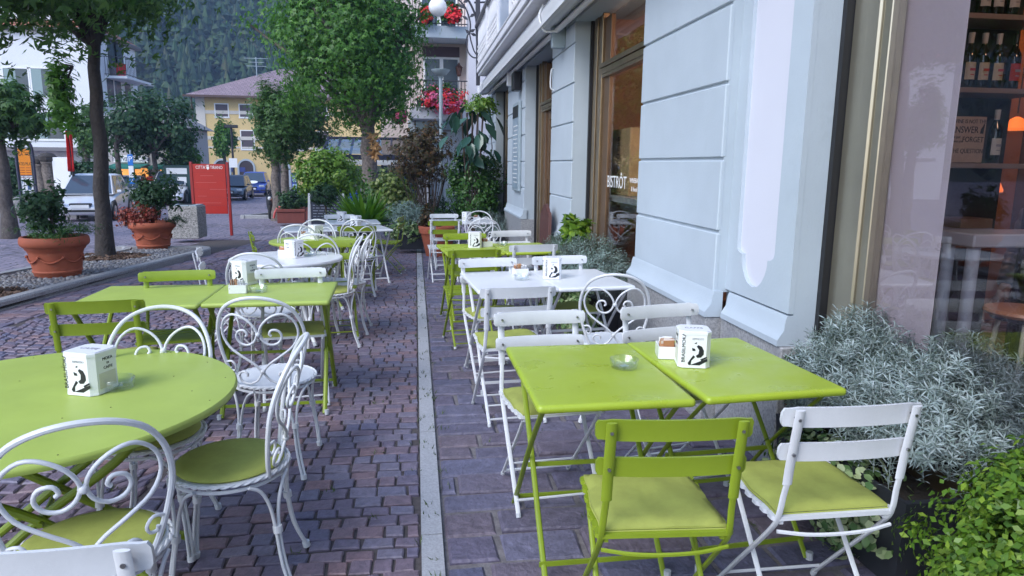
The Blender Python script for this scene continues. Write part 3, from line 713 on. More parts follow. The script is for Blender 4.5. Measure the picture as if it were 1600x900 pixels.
for a in (.8, 2.4, 3.9, 5.5):
    mb = MB(); mb.tube([(.11*math.cos(a), .11*math.sin(a), zs-.04), (.2*math.cos(a), .2*math.sin(a), .0)], .012, 8); mb.build("leg", mat("stool_leg_cream", (.5,.46,.36), .4) if a == .8 else bpy.data.materials["stool_leg_cream"], stl)
bk_cols = [mat("book_white", (.55,.53,.55), .6), mat("book_lilac", (.38,.33,.40), .6), mat("book_brown", (.22,.13,.09), .6)]
d = ONY(1500, 330, 3.75)
for i, (w, h, lb) in enumerate(((.30,.05,"thick pale box lying under the books on the shelf in the shop window"), (.27,.035,"pale book lying on the box in the shop window"), (.22,.06,"brown carton lying on top of the books in the shop window"))):
    z = 1.051+(0, .051, .087)[i]
    mb = MB(); mb.box(d.x-.0+.03*i, d.x+w+.03*i, 3.80, 3.98, z, z+h, .003)
    o = mb.build("book" if i == 1 else "carton", bk_cols[i], None); tag(o, lb, "book" if i == 1 else "box")
# lamps standing in for the blurred orange glow far inside
for px, py, y, lb in ((1588, 195, 5.6, "pendant lamp standing in for a blurred orange glow deep inside the shop"), (1552, 292, 6.0, "lamp standing in for a blurred orange glow low behind the shelves")):
    q = ONY(px, py, y); t = thing("lamp", lb, "lamp", q)
    mb = MB(); mb.lathe([(.015,.07),(.05,.05),(.085,-.03),(.08,-.05)], 16); mb.build("lamp_shade", emit("orange_lamp_glow", (1., .20, .03), .55) if "orange_lamp_glow" not in bpy.data.materials else bpy.data.materials["orange_lamp_glow"], t)
    mb = MB(); mb.tube([(0,0,.1),(0,0,3.28-q.z)], .006, 6); mb.build("cord", M["black"], t)
L_ = bpy.data.lights.new("shop_lamp", 'POINT'); L_.energy = 11; L_.color = (1., .55, .3); L_.shadow_soft_size = .15
lo = bpy.data.objects.new("shop_lamp", L_); COL.objects.link(lo); lo.location = (3.4, 2.3, 2.9)
L4_ = bpy.data.lights.new("orange_glow_light", 'POINT'); L4_.energy = 18; L4_.color = (1., .42, .14); L4_.shadow_soft_size = .1  # light added for the blurred orange glow far inside
lo = bpy.data.objects.new("orange_glow_light", L4_); COL.objects.link(lo); lo.location = (5.0, 5.5, 2.9)
L2_ = bpy.data.lights.new("window_lamp", 'POINT'); L2_.energy = 16; L2_.color = (1., .58, .36); L2_.shadow_soft_size = .1
lo = bpy.data.objects.new("window_lamp", L2_); COL.objects.link(lo); lo.location = (2.7, 5.35, 2.9)
L3_ = bpy.data.lights.new("crate_fill_light", 'POINT'); L3_.energy = 9; L3_.color = (1., .72, .5); L3_.shadow_soft_size = .05  # added unseen light that brightens the wine crate
lo = bpy.data.objects.new("crate_fill_light", L3_); COL.objects.link(lo); lo.location = (1.99, 5.35, 2.2)

# ---- awning cassette, bracket, roller
aw = MB()
y0, y1 = 3.1, 15.55
pf = [(1.42,3.06),(1.40,3.14),(1.44,3.23),(1.54,3.27),(1.66,3.26),(1.66,3.10),(1.60,3.09),(1.60,3.05),(1.52,3.02)]
aw.prism(pf, y0, y1, lambda u, v, w: (u, w, v))
for ye in (y1,): aw.prism([(u*1.0+.0, v) for u, v in [(1.38,3.04),(1.37,3.15),(1.43,3.26),(1.54,3.30),(1.68,3.28),(1.68,3.03),(1.5,2.99)]], y1, y1+.03, lambda u, v, w: (u, w, v))
A_ = aw.build("awning_cassette", M["awn"], B, ang=50)
aw = MB(); aw.tube([(1.44,y0,3.03),(1.44,y1,3.03)], .035, 12); aw.box(1.395, 1.415, y0, y1, 3.0, 3.04, .003); aw.build("front_bar", M["awn"], B)
aw = MB(); aw.tube([(1.60,5.4,2.985),(1.60,15.2,2.985)], .03, 10); aw.build("folded_arm", M["awn"], B)
for yb in (8.0, 11.9):
    aw = MB(); aw.box(1.55, 1.70, yb-.05, yb+.05, 2.80, 3.03, .008); aw.build("awning_bracket", M["bluegrey"] if yb < 9 else M["awn"], B)
aw = MB(); aw.tube(catmull([(1.43,7.9,3.24),(1.385,7.9,3.12),(1.44,7.9,2.97),(1.55,7.9,2.965),(1.6,7.85,2.96)], 5), .013, 8); aw.build("crank_ring", M["awn"], B)
mb = MB(); mb.tube(catmull([(1.70,8.6,2.66),(1.665,8.58,2.63),(1.66,8.58,2.44),(1.70,8.58,2.40)], 5), .009, 8); mb.build("wall_hook", M["white"], B)
# wall speaker, menu case, small plate
mb = MB(); mb.box(1.56, 1.69, 11.15, 11.42, 2.66, 2.95, .015); o = mb.build("wall_speaker", M["ink"], None); tag(o, "small black speaker box fixed high on the wall under the awning", "speaker")
t = thing("menu_case", "tall narrow glazed menu case hung on the wall between the doors", "menu case", (1.70, 11.5, 1.0))
mb = MB(); mb.box(-.05, -.002, -.36, .36, .06, 1.50, .01); mb.build("case_frame", M["bluegrey"], t); mb = MB(); mb.box(-.054, -.0505, -.31, .31, .11, 1.45); mb.build("menu_sheet", mat("menu_sheet_paper", (.30,.38,.46), .3, var=(6,.25)), t)
mb = MB(); mb.box(-.057, -.0545, -.31, .31, 1.25, 1.44); mb.build("menu_header", M["dark"], t)
mb = MB()
for k in range(14): mb.box(-.0565, -.0545, -.24, .16+.06*((k*7)%3), .2+.07*k, .215+.07*k)
mb.build("menu_print", M["whitep"], t)
mb = MB(); mb.box(1.66, 1.695, 15.3, 16.0, 2.12, 2.95, .01); o = mb.build("wall_cabinet", M["wall"], None); tag(o, "pale meter cabinet on the far corner of the bistro wall", "cabinet")
# ---- balcony above the awning
mb = MB(); mb.box(1.28, 1.98, 4.6, 14.7, 3.33, 3.44, .012); mb.box(1.31, 1.98, 4.6, 14.65, 3.28, 3.328, .006); mb.build("balcony_slab", M["plaster"], B)
mb = MB(); mb.box(1.27, 1.38, 4.6, 14.6, 3.441, 3.475, .01); mb.build("balcony_base_rail", M["plaster"], B)
mb = MB(); mb.box(1.24, 1.41, 4.6, 14.68, 4.22, 4.29, .012); mb.build("balcony_handrail", M["railing"], B)
def twist(mb, x, y, z0, z1):
    vs = []; n = 8; K = 26
    for i in range(K+1):
        f = i/K; z = z0+(z1-z0)*f
        low = f < .5
        r = (.036+.009*math.sin(f*2*math.pi*9)) if low else (.030+.004*math.sin((f-.5)*8))
        if .47 < f < .53: r = .048
        if f < .04 or f > .96: r = .045
        for k in range(n):
            a = 2*math.pi*k/n+(f*16 if low else f*2); e = 1.25 if k % 4 == 0 else .9
            vs.append((x+r*e*math.cos(a), y+r*e*math.sin(a), z))
    mb.add(vs, [(i*n+k, i*n+(k+1)%n, (i+1)*n+(k+1)%n, (i+1)*n+k) for i in range(K) for k in range(n)])
pan = [(6.6, 8.0), (9.6, 11.0)]
y = 4.8
while y < 14.6:
    if not any(a-.08 < y < b+.08 for a, b in pan):
        mb = MB(); twist(mb, 1.325, y, 3.476, 4.218); mb.build("baluster", M["plaster"], B)
    y += .165
for a, b in pan+[(12.6, 12.75)]:
    mb = MB(); mb.box(1.27, 1.36, a-.03, a+.05, 3.476, 4.70, .006); mb.box(1.27, 1.36, b-.05, b+.03, 3.476, 4.70, .006); mb.box(1.275, 1.355, a+.05, b-.05, 4.62, 4.70, .005)
    mb.build("screen_frame", M["plaster"], B)
    if b-a > 1: mb = MB(); mb.box(1.30, 1.325, a+.05, b-.05, 3.48, 4.62); mb.build("screen_panel", M["panel"], B)
for y in (14.7,):
    mb = MB(); mb.box(1.27, 1.35, y-.05, y+.02, 3.1, 5.9, .006); mb.build("corner_post", M["iron"], B)
# ---- wrought iron bracket with a globe lamp
q = ONX(746, 88, 1.27); q.y = 14.75; 
Lb = thing("globe_lamp", "white globe street lamp hung from a scrolled wrought iron bracket with leaves", "lamp", (1.27, 14.8, 0))
def W(px, py, y=14.8):
    p = ONY(px, py, y); return Vector((p.x-1.27, y-14.8, p.z))
ir = MB()
ir.tube(catmull([W(757,87), W(748,87), W(745,60), W(744,30), W(737,10), W(727,-8)], 6), .022, 8)
ir.tube(catmull([W(752,88), W(740,90), W(731,80), W(729,62), W(733,52), W(736,64), W(741,80), W(747,88)], 6), .014, 6)
ir.tube(catmull([W(734,53), W(735,38), W(732,24), W(726,10), W(717,0), W(706,-8), W(694,-10), W(685,-6), W(684,-2)], 6), .016, 6)
for y in (24, 4): ir.tube([W(741,y), W(771,y-1)], .018, 6)
for x in (744, 749): ir.tube([W(x,-30), W(x,28)], .014, 6)
ir.build("bracket", M["iron"], Lb)
lf = MB()
for px, py, a in ((727,28,2.6), (738,24,.6), (731,50,2.4), (738,48,.5), (740,54,-.3), (722,10,2.5), (728,2,.4)):
    c = W(px, py); n = 8; d = Vector((math.cos(a), 0, math.sin(a))); e = Vector((-d.z, 0, d.x))
    lf.add([c-d*.07+Vector((0,.008,0)), c+e*.035, c+d*.08, c-e*.035, c-d*.07-Vector((0,.008,0))], [(0,1,2,3), (4,3,2,1)])
lf.build("iron_leaves", M["iron"], Lb)
gl = MB(); gl.sphere(W(684, 11), .185, 24); gl.build("globe", mat("opal_globe", (.85,.85,.86), .25), Lb)
gl = MB(); c = W(684, -2); gl.lathe([(.07,.0),(.08,.03),(.03,.07)], 12, c); gl.build("globe_cap", M["iron"], Lb)
# ---- dark wooden board leaning by the door
q = ONX(853, 318, 1.62); b = Vector((1.58, 8.35, gz(8.35)))
t = thing("wooden_board", "tall dark wooden board with a shaped top leaning on the wall by the bistro door", "board", b)
pf = [(-.26,0),(.26,0),(.28,.9),(.24,.96),(.17,.98),(.10,1.03),(0,1.06),(-.10,1.03),(-.17,.98),(-.24,.96),(-.28,.9)]
mb = MB(); mb.prism(pf, -.02, .02, lambda u, v, w: (w+v*.02-.01, u, v)); mb.build("panel", M["wood"], t)
# ================================================================ FURNITURE
_proto = {}
def slat_chair_build(colr, cushion):
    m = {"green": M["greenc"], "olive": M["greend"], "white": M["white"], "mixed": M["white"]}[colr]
    t = thing("folding_chair", "x", "chair")
    cv = lambda x: .018*(1-(x/.22)**2)                     # the slats bow backwards
    def slat(mb, zc, yc, hw, hh, tilt):
        xs = [-hw, -hw+.006, -hw+.02]+[hw*(-.8+1.6*i/10) for i in range(11)]+[hw-.02, hw-.006, hw]; sec = []
        for x in xs:
            e = hw-abs(x); k = 1. if e > .02 else (.55 if e < .003 else .88)
            yb = yc-cv(x); h = hh*k
            ring = [(-.005, -h), (.004, -h), (.007, -h*.6), (.007, h*.6), (.004, h), (-.005, h), (-.003, 0)]
            sec.append([(x, yb+a-tilt*w, zc+w) for a, w in ring])
        n = 7; vs = [p for s in sec for p in s]
        fs = [(i*n+k, i*n+(k+1)%n, (i+1)*n+(k+1)%n, (i+1)*n+k) for i in range(len(xs)-1) for k in range(n)]
        fs += [tuple(range(n)), tuple((len(xs)-1)*n+k for k in reversed(range(n)))]
        mb.add(vs, fs)
    mb = MB(); slat(mb, .785, -.205, .222, .032, .12); slat(mb, .672, -.190, .215, .030, .12); mb.build("backrest", M["greend"] if colr == "mixed" else m, t, ang=50)
    for s in (-1, 1):
        mb = MB(); x = s*.183
        mb.tube(catmull([(x,-.238,.815),(x,-.225,.74),(x,-.208,.64),(x,-.2,.57)], 3), .0125, 8, ell=(.42,1.25), up=(0,1,0))
        mb.tube(catmull([(x,-.2,.575),(x*1.01,-.19,.53),(x*1.03,-.175,.45),(x*1.03,-.13,.38),(x*1.03,.05,.17),(x*1.03,.185,.012)], 4), .0095, 8, ell=(.7,1.1), up=(0,1,0))
        mb.build("upright", m, t)
        mb = MB(); xi = s*.168
        mb.tube([(xi,.165,.43),(xi,.10,.355),(xi,-.225,.012)], .0085, 8, ell=(.7,1.1), up=(0,1,0)); mb.build("leg", m, t)
        for q in ([(x*1.03,.182,.016),(x*1.03,.190,0)], [(xi,-.222,.016),(xi,-.230,0)]):
            mb = MB(); mb.tube(q, .0115, 8); mb.build("foot_cap", M["cap"], t)
    for z, y in ((.785, -.218), (.672, -.203)):
        for sx in (-1, 1):
            mb = MB(); mb.tube([(sx*.183, y-.0225, z),(sx*.183, y+.026, z)], .005, 8); mb.build("rivet", M["screw"], t)
    for k in range(4):
        mb = MB()
        if k == 0: mb.tube(catmull([(-.188,-.176,.405),(-.1,-.192,.398),(0,-.197,.396),(.1,-.192,.398),(.188,-.176,.405)], 4), .0065, 6)
        if k == 1: mb.tube([(-.188,.150,.06),(.188,.150,.06)], .006, 6)
        if k == 2: mb.bar((-.168,-.2,.036), (.168,-.2,.036), .016, .006)
        if k == 3: mb.tube([(-.168,-.14,.098),(.168,-.14,.098)], .005, 6)
        mb.build("stretcher", m, t)
    mb = MB()
    for i in range(7):
        y = -.155+i*.0535; z = .447+.012*(i/6)**2-.010*math.sin(math.pi*i/6)+(.0 if i < 6 else -.006); hw = .205-.002*i
        pf = [(-hw,-.012),(-hw+.008,-.021),(-hw+.02,-.023),(hw-.02,-.023),(hw-.008,-.021),(hw,-.012),(hw,.012),(hw-.008,.021),(hw-.02,.023),(-hw+.02,.023),(-hw+.008,.021),(-hw,.012)]
        mb.prism(pf, z-.008, z+.006, lambda u, v, w, y=y: (u, y+v, w))
    for s in (-1, 1): mb.bar((s*.172,-.17,.433), (s*.166,.185,.440), .012, .018)
    mb.build("seat", m, t)
    if cushion:
        mb = MB(); n = 14; hx, hy = .186, .174; up_, lo_ = [], []
        gg = random.Random(5 if colr == 'green' else 9)
        ph = [gg.uniform(0, 6) for _ in range(4)]
        for j in range(n+1):
            for i in range(n+1):
                u, v = i/n*2-1, j/n*2-1
                e = min(1-abs(u), 1-abs(v)); ed = min(1, e/.10)**.5
                wv = .0035*math.sin(u*3+ph[0])*math.sin(v*2.6+ph[1])+.002*math.sin(u*7+ph[2]+v*4)-.004*math.exp(-((u+.02*math.sin(v*5))/.05)**2)
                z = .465+.011*ed+wv*ed
                taper = 1-.05*(v > 0)*v
                X, Y = hx*u*taper+.003*math.sin(v*6+ph[3]), .012+hy*v
                up_.append((X, Y, z)); lo_.append((X, Y, .458))
        mb.v = up_+lo_; k = (n+1)**2
        for j in range(n):
            for i in range(n):
                a = j*(n+1)+i; mb.f.append((a, a+1, a+n+2, a+n+1)); mb.f.append((a+k, a+n+1+k, a+n+2+k, a+1+k))
        rim = [i for i in range(n+1)]+[j*(n+1)+n for j in range(1, n+1)]+[n*(n+1)+i for i in range(n-1, -1, -1)]+[j*(n+1) for j in range(n-1, 0, -1)]
        for a, b in zip(rim, rim[1:]+rim[:1]): mb.f.append((a+k, b+k, b, a))
        cu = mb.build("seat_cushion", M["cushion"], t, ang=70)
        mb = MB(); mb.tube([Vector(up_[i])+Vector((0,0,-.012)) for i in rim], .0035, 5, True); mb.build("piping", M["cushion"], cu)
    return t
def scroll_chair_build(cushion):
    m = M["white"]; t = thing("wrought_iron_chair", "x", "chair")
    tilt = .24
    P = lambda u, v: Vector((u, -.172-v*tilt-.055*(u/.2)**2*-1, .452+v))       # back plane, curved round the seat
    hoop = [(-.125,-.012),(-.158,.06),(-.185,.15),(-.198,.24),(-.185,.325),(-.145,.395),(-.08,.434),(0,.447)]
    hp = hoop+[(-u, v) for u, v in hoop[-2::-1]]
    mb = MB(); mb.tube([P(*p) for p in catmull([(u, v, 0) for u, v in hp], 4) for p in [(p.x, p.y)]], .0085, 8); mb.build("back_hoop", m, t)
    def spiral(cx, cy, r0, r1, a0, turns, n=16):
        return [(cx+(r0+(r1-r0)*i/n)*math.cos(a0+turns*6.2832*i/n), cy+(r0+(r1-r0)*i/n)*math.sin(a0+turns*6.2832*i/n)) for i in range(n+1)]
    mb = MB()
    for s in (-1, 1):
        heart = [(0,.075),(.035,.115),(.09,.155),(.145,.20),(.172,.262),(.16,.325),(.12,.362),(.075,.358),(.03,.325),(.006,.278)]
        sp = [(.018,.236),(.05,.214),(.085,.222),(.102,.252),(.09,.282),(.062,.287),(.05,.268),(.058,.258)]
        pts = [(s*u, v, 0) for u, v in heart+sp]
        mb.tube([P(p.x, p.y) for p in catmull(pts, 3)], .006, 7)
        c = [(0,.075),(.03,.03),(.07,.012),(.105,.024),(.115,.055),(.095,.075),(.074,.065),(.076,.05)]
        mb.tube([P(p.x, p.y) for p in catmull([(s*u, v, 0) for u, v in c], 3)], .0058, 6)
        c = [(.176,.118),(.145,.125),(.128,.10),(.135,.078),(.152,.078),(.155,.092)]
        mb.tube([P(p.x, p.y) for p in catmull([(s*u, v, 0) for u, v in c], 3)], .005, 6)
    for v in (.255+.012, .077): mb.sphere(P(0, v), .0135, 8)
    mb.build("scrollwork", m, t, ang=60)
    mb = MB(); mb.lathe([(.02,.440),(.185,.440),(.192,.446),(.188,.452),(.02,.450)], 36); mb.build("seat", m, t)
    n = 120; mb = MB(); 
    for ph in (0, math.pi):
        mb.tube([((.196+.0035*math.cos(ph+i*1.0))*math.cos(6.2832*i/n), (.196+.0035*math.cos(ph+i*1.0))*math.sin(6.2832*i/n), .448+.0035*math.sin(ph+i*1.0)) for i in range(n)], .0045, 5, True)
    mb.build("rope_rim", m, t, ang=60)
    mb = MB(); mb.tube([(.188*math.cos(6.2832*i/32), .188*math.sin(6.2832*i/32), .425) for i in range(32)], .007, 6, True); mb.build("seat_ring", m, t)
    if cushion:
        mb = MB(); mb.lathe([(.02,.4525),(.176,.4525),(.182,.459),(.178,.467),(.15,.471),(.07,.4725),(.0,.472)], 36, cap=False); mb.build("seat_cushion", M["cushion"], t, ang=60)
    for ax, ay, fx, fy in ((-1,1,-.165,.185),(1,1,.165,.185),(-1,-1,-.175,-.225),(1,-1,.175,-.225)):
        mb = MB(); d = Vector((fx, fy, 0)).normalized(); e = Vector((-d.y, d.x, 0))
        for s in (-1, 1):
            pts = [d*.182+e*s*.085+Vector((0,0,.43)), d*.196+e*s*.050+Vector((0,0,.405)), d*.203+e*s*.020+Vector((0,0,.34)), d*.212+e*s*.0075+Vector((0,0,.25)), d*.236+e*s*.0075+Vector((0,0,.12)), Vector((fx,fy,.006))+e*s*.0075]
            mb.tube(catmull(pts, 3), .0063, 7)
        mb.tube([d*.211+Vector((0,0,.262)), d*.214+Vector((0,0,.238))], .0165, 8)
        mb.tube([Vector((fx,fy,0)), Vector((fx,fy,0))*.985+Vector((0,0,.022))], .015, 8)
        mb.build("leg", m, t, ang=60)
    return t
def chair(kind, colr, cushion, loc, rz, label, group):
    k = (kind, colr, cushion)
    if k not in _proto:
        t = slat_chair_build(colr, cushion) if kind == "slat" else scroll_chair_build(cushion)
        _proto[k] = t; t.location = loc; t.rotation_euler = (0,0,rz); t["label"] = label; t["group"] = group; return t
    return dup(_proto[k], loc, rz, label, group)
GS, GW, GI = "green slatted folding chairs", "white slatted folding chairs", "white wrought iron scroll back chairs"
def slat(colr, cu, L, Rr, facing_cam, label="", z=.785, xy=None, rz=None):
    a, b = G(*L, z), G(*Rr, z); d = b-a; c = (a+b)/2
    r = math.atan2(d.y, d.x)+(math.pi if facing_cam else 0)
    if rz is not None: r = rz
    o = c-Matrix.Rotation(r, 3, 'Z') @ Vector((0,-.21,0))
    if xy: o = Vector((xy[0], xy[1], 0))
    o.z = gz(o.y); return chair("slat", colr, cu, o, r, label, GS if colr in ("green", "olive") else GW)
def scroll(cu, top, rz, label, xy=None, z=.895):
    r = R(rz)
    if xy: o = Vector((xy[0], xy[1], 0))
    else: o = G(*top, z)-Matrix.Rotation(r, 3, 'Z') @ Vector((0,-.28,0))
    o.z = gz(o.y); return chair("scroll", "white", cu, o, r, label, GI)

# right hand row
slat("green", True, (926,672), (1182,668), False, "lime green slatted chair with olive cushion, nearest the camera, back to us")
slat("white", True, (1212,653), (1450,643), False, "white slatted chair with olive cushion beside the near green chair and the lavender")
slat("white", True, (770,500), (914,494), True, "white slatted chair with olive cushion tucked behind the near right lime table, left of two")
slat("white", True, (960,492), (1098,482), True, "white slatted chair behind the near right lime table beside the granite plinth, right of two")
slat("white", True, (751,459), (868,455), False, "white slatted chair with olive cushion, back to us at the white rectangular tables")
scroll(False, None, -14, "white scroll back chair without cushion beside the granite plinth at the white tables", xy=(1.17, 3.93))
slat("white", True, (718,412), (805,409), True, "white slatted chair with cushion facing us across the white tables, nearer the granite strip")
slat("white", True, (830,408), (917,405), True, "white slatted chair facing us across the white tables before the grey lavender")
slat("olive", False, (703,397), (780,395), False, "dark lime slatted chair, back to us at the middle right lime table")
slat("white", True, (797,389), (870,386), False, "white slatted chair, back to us at the middle right lime table near the wooden board", rz=R(8))
slat("green", False, (691,371), (760,369), True, "lime slatted chair on the far side of the middle right lime table, beside the tin", rz=R(188))
slat("white", False, (767,367), (829,364), True, "white slatted chair facing us at the middle lime table by the bronze door", rz=R(190))
slat("mixed", False, (671,349), (719,347.5), False, "white folding chair with two dark lime back slats beside the red terracotta pot", rz=R(5))
scroll(False, (757,342), -4, "white scroll back chair in front of the farthest right white table")
slat("white", False, (672,338.5), (715,337.5), True, "white slatted chair behind the farthest right white table in front of the dark shrubs", rz=R(186))
scroll(False, (748,331), 178, "white scroll back chair on the far side of the farthest right white table")
# left hand row
scroll(True, (105,691), 24, "white scroll back chair with olive cushion in the near left corner of the photo", xy=(-.90, 1.88))
scroll(True, (480,527), 93, "white scroll back chair with round olive cushion right of the near lime round table")
scroll(True, None, 183, "white scroll back chair with olive cushion half hidden behind the near lime round table", xy=(-1.04, 2.70))
slat("white", False, (-95,888), (158,873), False, "white slatted chair cut off at the bottom left corner, only its top slat in view")
slat("olive", True, (83,482), (213,477), False, "olive lime slatted chair, back to us at the kerb end of the faded tables")
scroll(False, (395,467), -4, "white scroll back chair with bare seat, back to us at the faded lime tables")
slat("green", False, (228,434), (325,428), True, "lime slatted chair on the far side of the faded lime tables, near the kerb", rz=R(190))
slat("white", True, (407,430), (500,424), True, "white slatted chair with olive cushion on the far side of the faded lime tables", rz=R(190))
scroll(True, (562,386), 96, "white scroll back chair turned sideways, right of the white round table", xy=(-.72, 5.75))
slat("white", False, (300,401), (321,393), True, "slim white slatted chair seen edge on, left of the white round table", rz=R(-78))
scroll(False, (392,397), -3, "white scroll back chair, back to us in front of the white round table")
slat("green", False, (485,383), (544,380.5), True, "bright lime slatted chair facing us between the white and the lime round table", rz=R(190))
slat("olive", False, (387,372), (401,366), True, "olive slatted chair seen edge on, left of the far lime round table", rz=R(-75))
scroll(False, (490,366.5), 2, "white scroll back chair in front of the far lime round table")
scroll(False, (583,363), 88, "white scroll back chair seen edge on, right of the far lime round table")
slat("olive", False, (534,357.5), (581,356), False, "dark olive slatted chair, back to us in front of the far pale rectangular table", rz=R(6))
scroll(False, (463,351.5), 3, "white scroll back chair, left of two in front of the far pale table")
scroll(False, (495,344.5), 184, "white scroll back chair behind the sugar box on the far pale table")
slat("olive", False, (608,349), (620,341), False, xy=(-.42,10.1), label="lime folding chair turned sideways before the black planter", rz=R(80))
slat("white", False, (512,340), (548,338), True, "white slatted chair behind the farthest left white table under the clipped tree", rz=R(188))
scroll(False, (558,343), 0, "white scroll back chair in front of the farthest left white table")

# ---- tables
def rect_top(hw, hd, m, t, z=.712):
    mb = MB(); rings = []
    def rr(w, d, r, zz, n=5):
        out = []
        for cx, cy, a0 in ((w-r, d-r, 0), (-w+r, d-r, 90), (-w+r, -d+r, 180), (w-r, -d+r, 270)):
            for i in range(n+1):
                a = R(a0+90*i/n); out.append((cx+r*math.cos(a), cy+r*math.sin(a), zz))
        return out
    spec = [(-.016, .006, z-.022), (-.006, .012, z-.027), (-.001, .016, z-.022), (0, .018, z-.012), (-.003, .016, z-.004), (-.010, .012, z-.0005), (-.02, .008, z)]
    for off, r, zz in spec: rings += rr(hw+off, hd+off, max(r, .006), zz)
    n = 24; mb.v = rings
    for k in range(len(spec)-1):
        for i in range(n): mb.f.append((k*n+i, k*n+(i+1)%n, (k+1)*n+(i+1)%n, (k+1)*n+i))
    mb.f.append(tuple((len(spec)-1)*n+i for i in range(n)))
    u = [(x*.97, y*.97, z-.012) for x, y, _ in rr(hw-.016, hd-.016, .006, 0)]
    o = len(mb.v); mb.v += u; mb.f.append(tuple(o+i for i in reversed(range(n))))
    for i in range(n): mb.f.append((i, o+i, o+(i+1)%n, (i+1)%n))
    return mb.build("tabletop", m, t, ang=50)
def bistro_legs(hw, hd, m, t, thin=True):
    for s in (-1, 1):
        for (a, b, xo) in (((-1), 1, 0.), (1, -1, -.022)):
            mb = MB(); x = s*(hw-.035+xo)
            mb.tube(catmull([(x, a*(hd-.06), .686), (x, a*(hd-.06)*.5, .53), (x, 0, .36), (x, b*(hd-.1)*.6, .16), (x, b*(hd-.07), .006)], 3), .0095 if thin else .014, 8, ell=(.65,1.15) if thin else None, up=(0,1,0)); mb.build("leg", m, t)
    for y, z in ((-(hd-.07), .69), (hd-.07, .69), (-(hd-.12), .062), (hd-.12, .062), (0, .33)):
        mb = MB(); mb.bar((-hw+.04, y, z), (hw-.04, y, z), .018, .007, up=(0,1,0)); mb.build("stretcher", m, t)
def square_table(hw, hd, mt, ml, c, rz, label, group, thin=True):
    t = thing("bistro_table", label, "table", (c[0], c[1], gz(c[1])), rz, group); rect_top(hw, hd, mt, t); bistro_legs(hw, hd, ml, t, thin)
    for s in (-1, 1):
        for a in (-1, 1): mb = MB(); mb.tube([(s*(hw-.045), a*(hd-.07), .03), (s*(hw-.045), a*(hd-.068), 0)], .014, 8); mb.build("foot_cap", M["cap"], t)
    return t
def round_table(r, mt, ml, c, rz, label, holes=False):
    t = thing("round_table", label, "table", (c[0], c[1], gz(c[1])), rz, "round garden tables"); z = .712
    mb = MB(); mb.lathe([(.01,z-.014),(r-.02,z-.014),(r-.014,z-.026),(r-.004,z-.026),(r,z-.016),(r-.001,z-.007),(r-.006,z-.001),(r-.018,z),(0.0,z)], 72, cap=False); top = mb.build("tabletop", mt, t, ang=40)
    if holes:
        mb = MB()
        for i in range(28):
            a = 6.2832*i/28+.05*math.sin(i*3.); rr = r*(.93+.012*math.sin(i*5.1)) if i % 2 else r*(.6+.2*math.sin(i*2.3)); 
            mb.lathe([(.0026, z+.0002), (.0024, z+.0012), (.001, z+.0014)], 6, (rr*math.cos(a), rr*math.sin(a), 0))
        mb.build("rust_speck", mat("rust_specks", (.05,.035,.015), .8) , top)
    for s in (-1, 1):
        for a in (-1, 1):
            mb = MB(); x = s*.13+a*.02
            mb.tube(catmull([(x*1.6, -a*r*.62, z-.03), (x*1.25, -a*r*.36, .50), (x, 0, .335), (x*1.25, a*r*.40, .13), (x*1.5, a*r*.66, .02)], 4), .0155, 10); mb.build("leg", ml, t)
            mb = MB(); mb.tube([(x*1.48, a*r*.645, .03), (x*1.54, a*r*.685, .0)], .018, 8); mb.build("foot_cap", M["cap"], t)
    for p_, q_, r_ in (((-.18,0,.335),(.18,0,.335),.009), ((-.26,-r*.6,z-.032),(-.26,r*.6,z-.032),.011), ((.26,-r*.6,z-.032),(.26,r*.6,z-.032),.011)):
        mb = MB(); mb.tube([p_, q_], r_, 8); mb.build("stretcher", ml, t)
    return t
TG, TW = "lime rectangular bistro tables", "white rectangular bistro tables"
r1 = R(2.2)
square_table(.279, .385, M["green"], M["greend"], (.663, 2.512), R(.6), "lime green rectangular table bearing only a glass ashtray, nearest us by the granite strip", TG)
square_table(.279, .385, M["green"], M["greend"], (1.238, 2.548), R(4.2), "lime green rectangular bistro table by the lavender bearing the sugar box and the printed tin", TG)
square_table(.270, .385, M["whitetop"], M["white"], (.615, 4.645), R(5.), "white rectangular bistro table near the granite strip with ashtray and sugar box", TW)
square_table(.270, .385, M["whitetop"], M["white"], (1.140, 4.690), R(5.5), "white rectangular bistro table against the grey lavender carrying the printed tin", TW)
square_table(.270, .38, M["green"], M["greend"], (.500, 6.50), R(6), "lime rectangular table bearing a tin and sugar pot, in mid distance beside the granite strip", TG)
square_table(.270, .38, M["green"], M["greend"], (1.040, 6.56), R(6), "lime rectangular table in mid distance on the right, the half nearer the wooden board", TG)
a, b = G(668,346,.71), G(780,348,.71); c = (a+b)/2
square_table(.48, .36, M["whitetop"], M["white"], (c.x, c.y+.25), R(4), "farthest white rectangular table on the right before the dark shrubs", TW)
square_table(.352, .34, M["green2"], M["greend"], (-1.575, 4.27), R(1.5), "faded lime square table on the left by the kerb, left half of a joined pair", "faded lime square tables", False)
square_table(.352, .34, M["green2"], M["greend"], (-.868, 4.315), R(2.), "faded lime square table with sugar box, tin and ashtray, right half of a joined pair", "faded lime square tables", False)
a, b, c3 = G(432,363,.71), G(600,355.5,.71), G(500,351,.71)
yaw = math.atan2(b.y-a.y, b.x-a.x)*.5
mid = (a+b)/2
square_table(.33, .34, M["whitetop"], M["white"], (mid.x-.33, mid.y+.28), yaw, "pale rectangular table in the far left row, left half of a joined pair", TW)
square_table(.33, .34, M["whitetop"], M["white"], (mid.x+.335, mid.y+.33), yaw, "pale rectangular table in the far left row, right half of a joined pair", TW)
a, b = G(498,351,.71), G(592,346,.71); mid2 = (a+b)/2
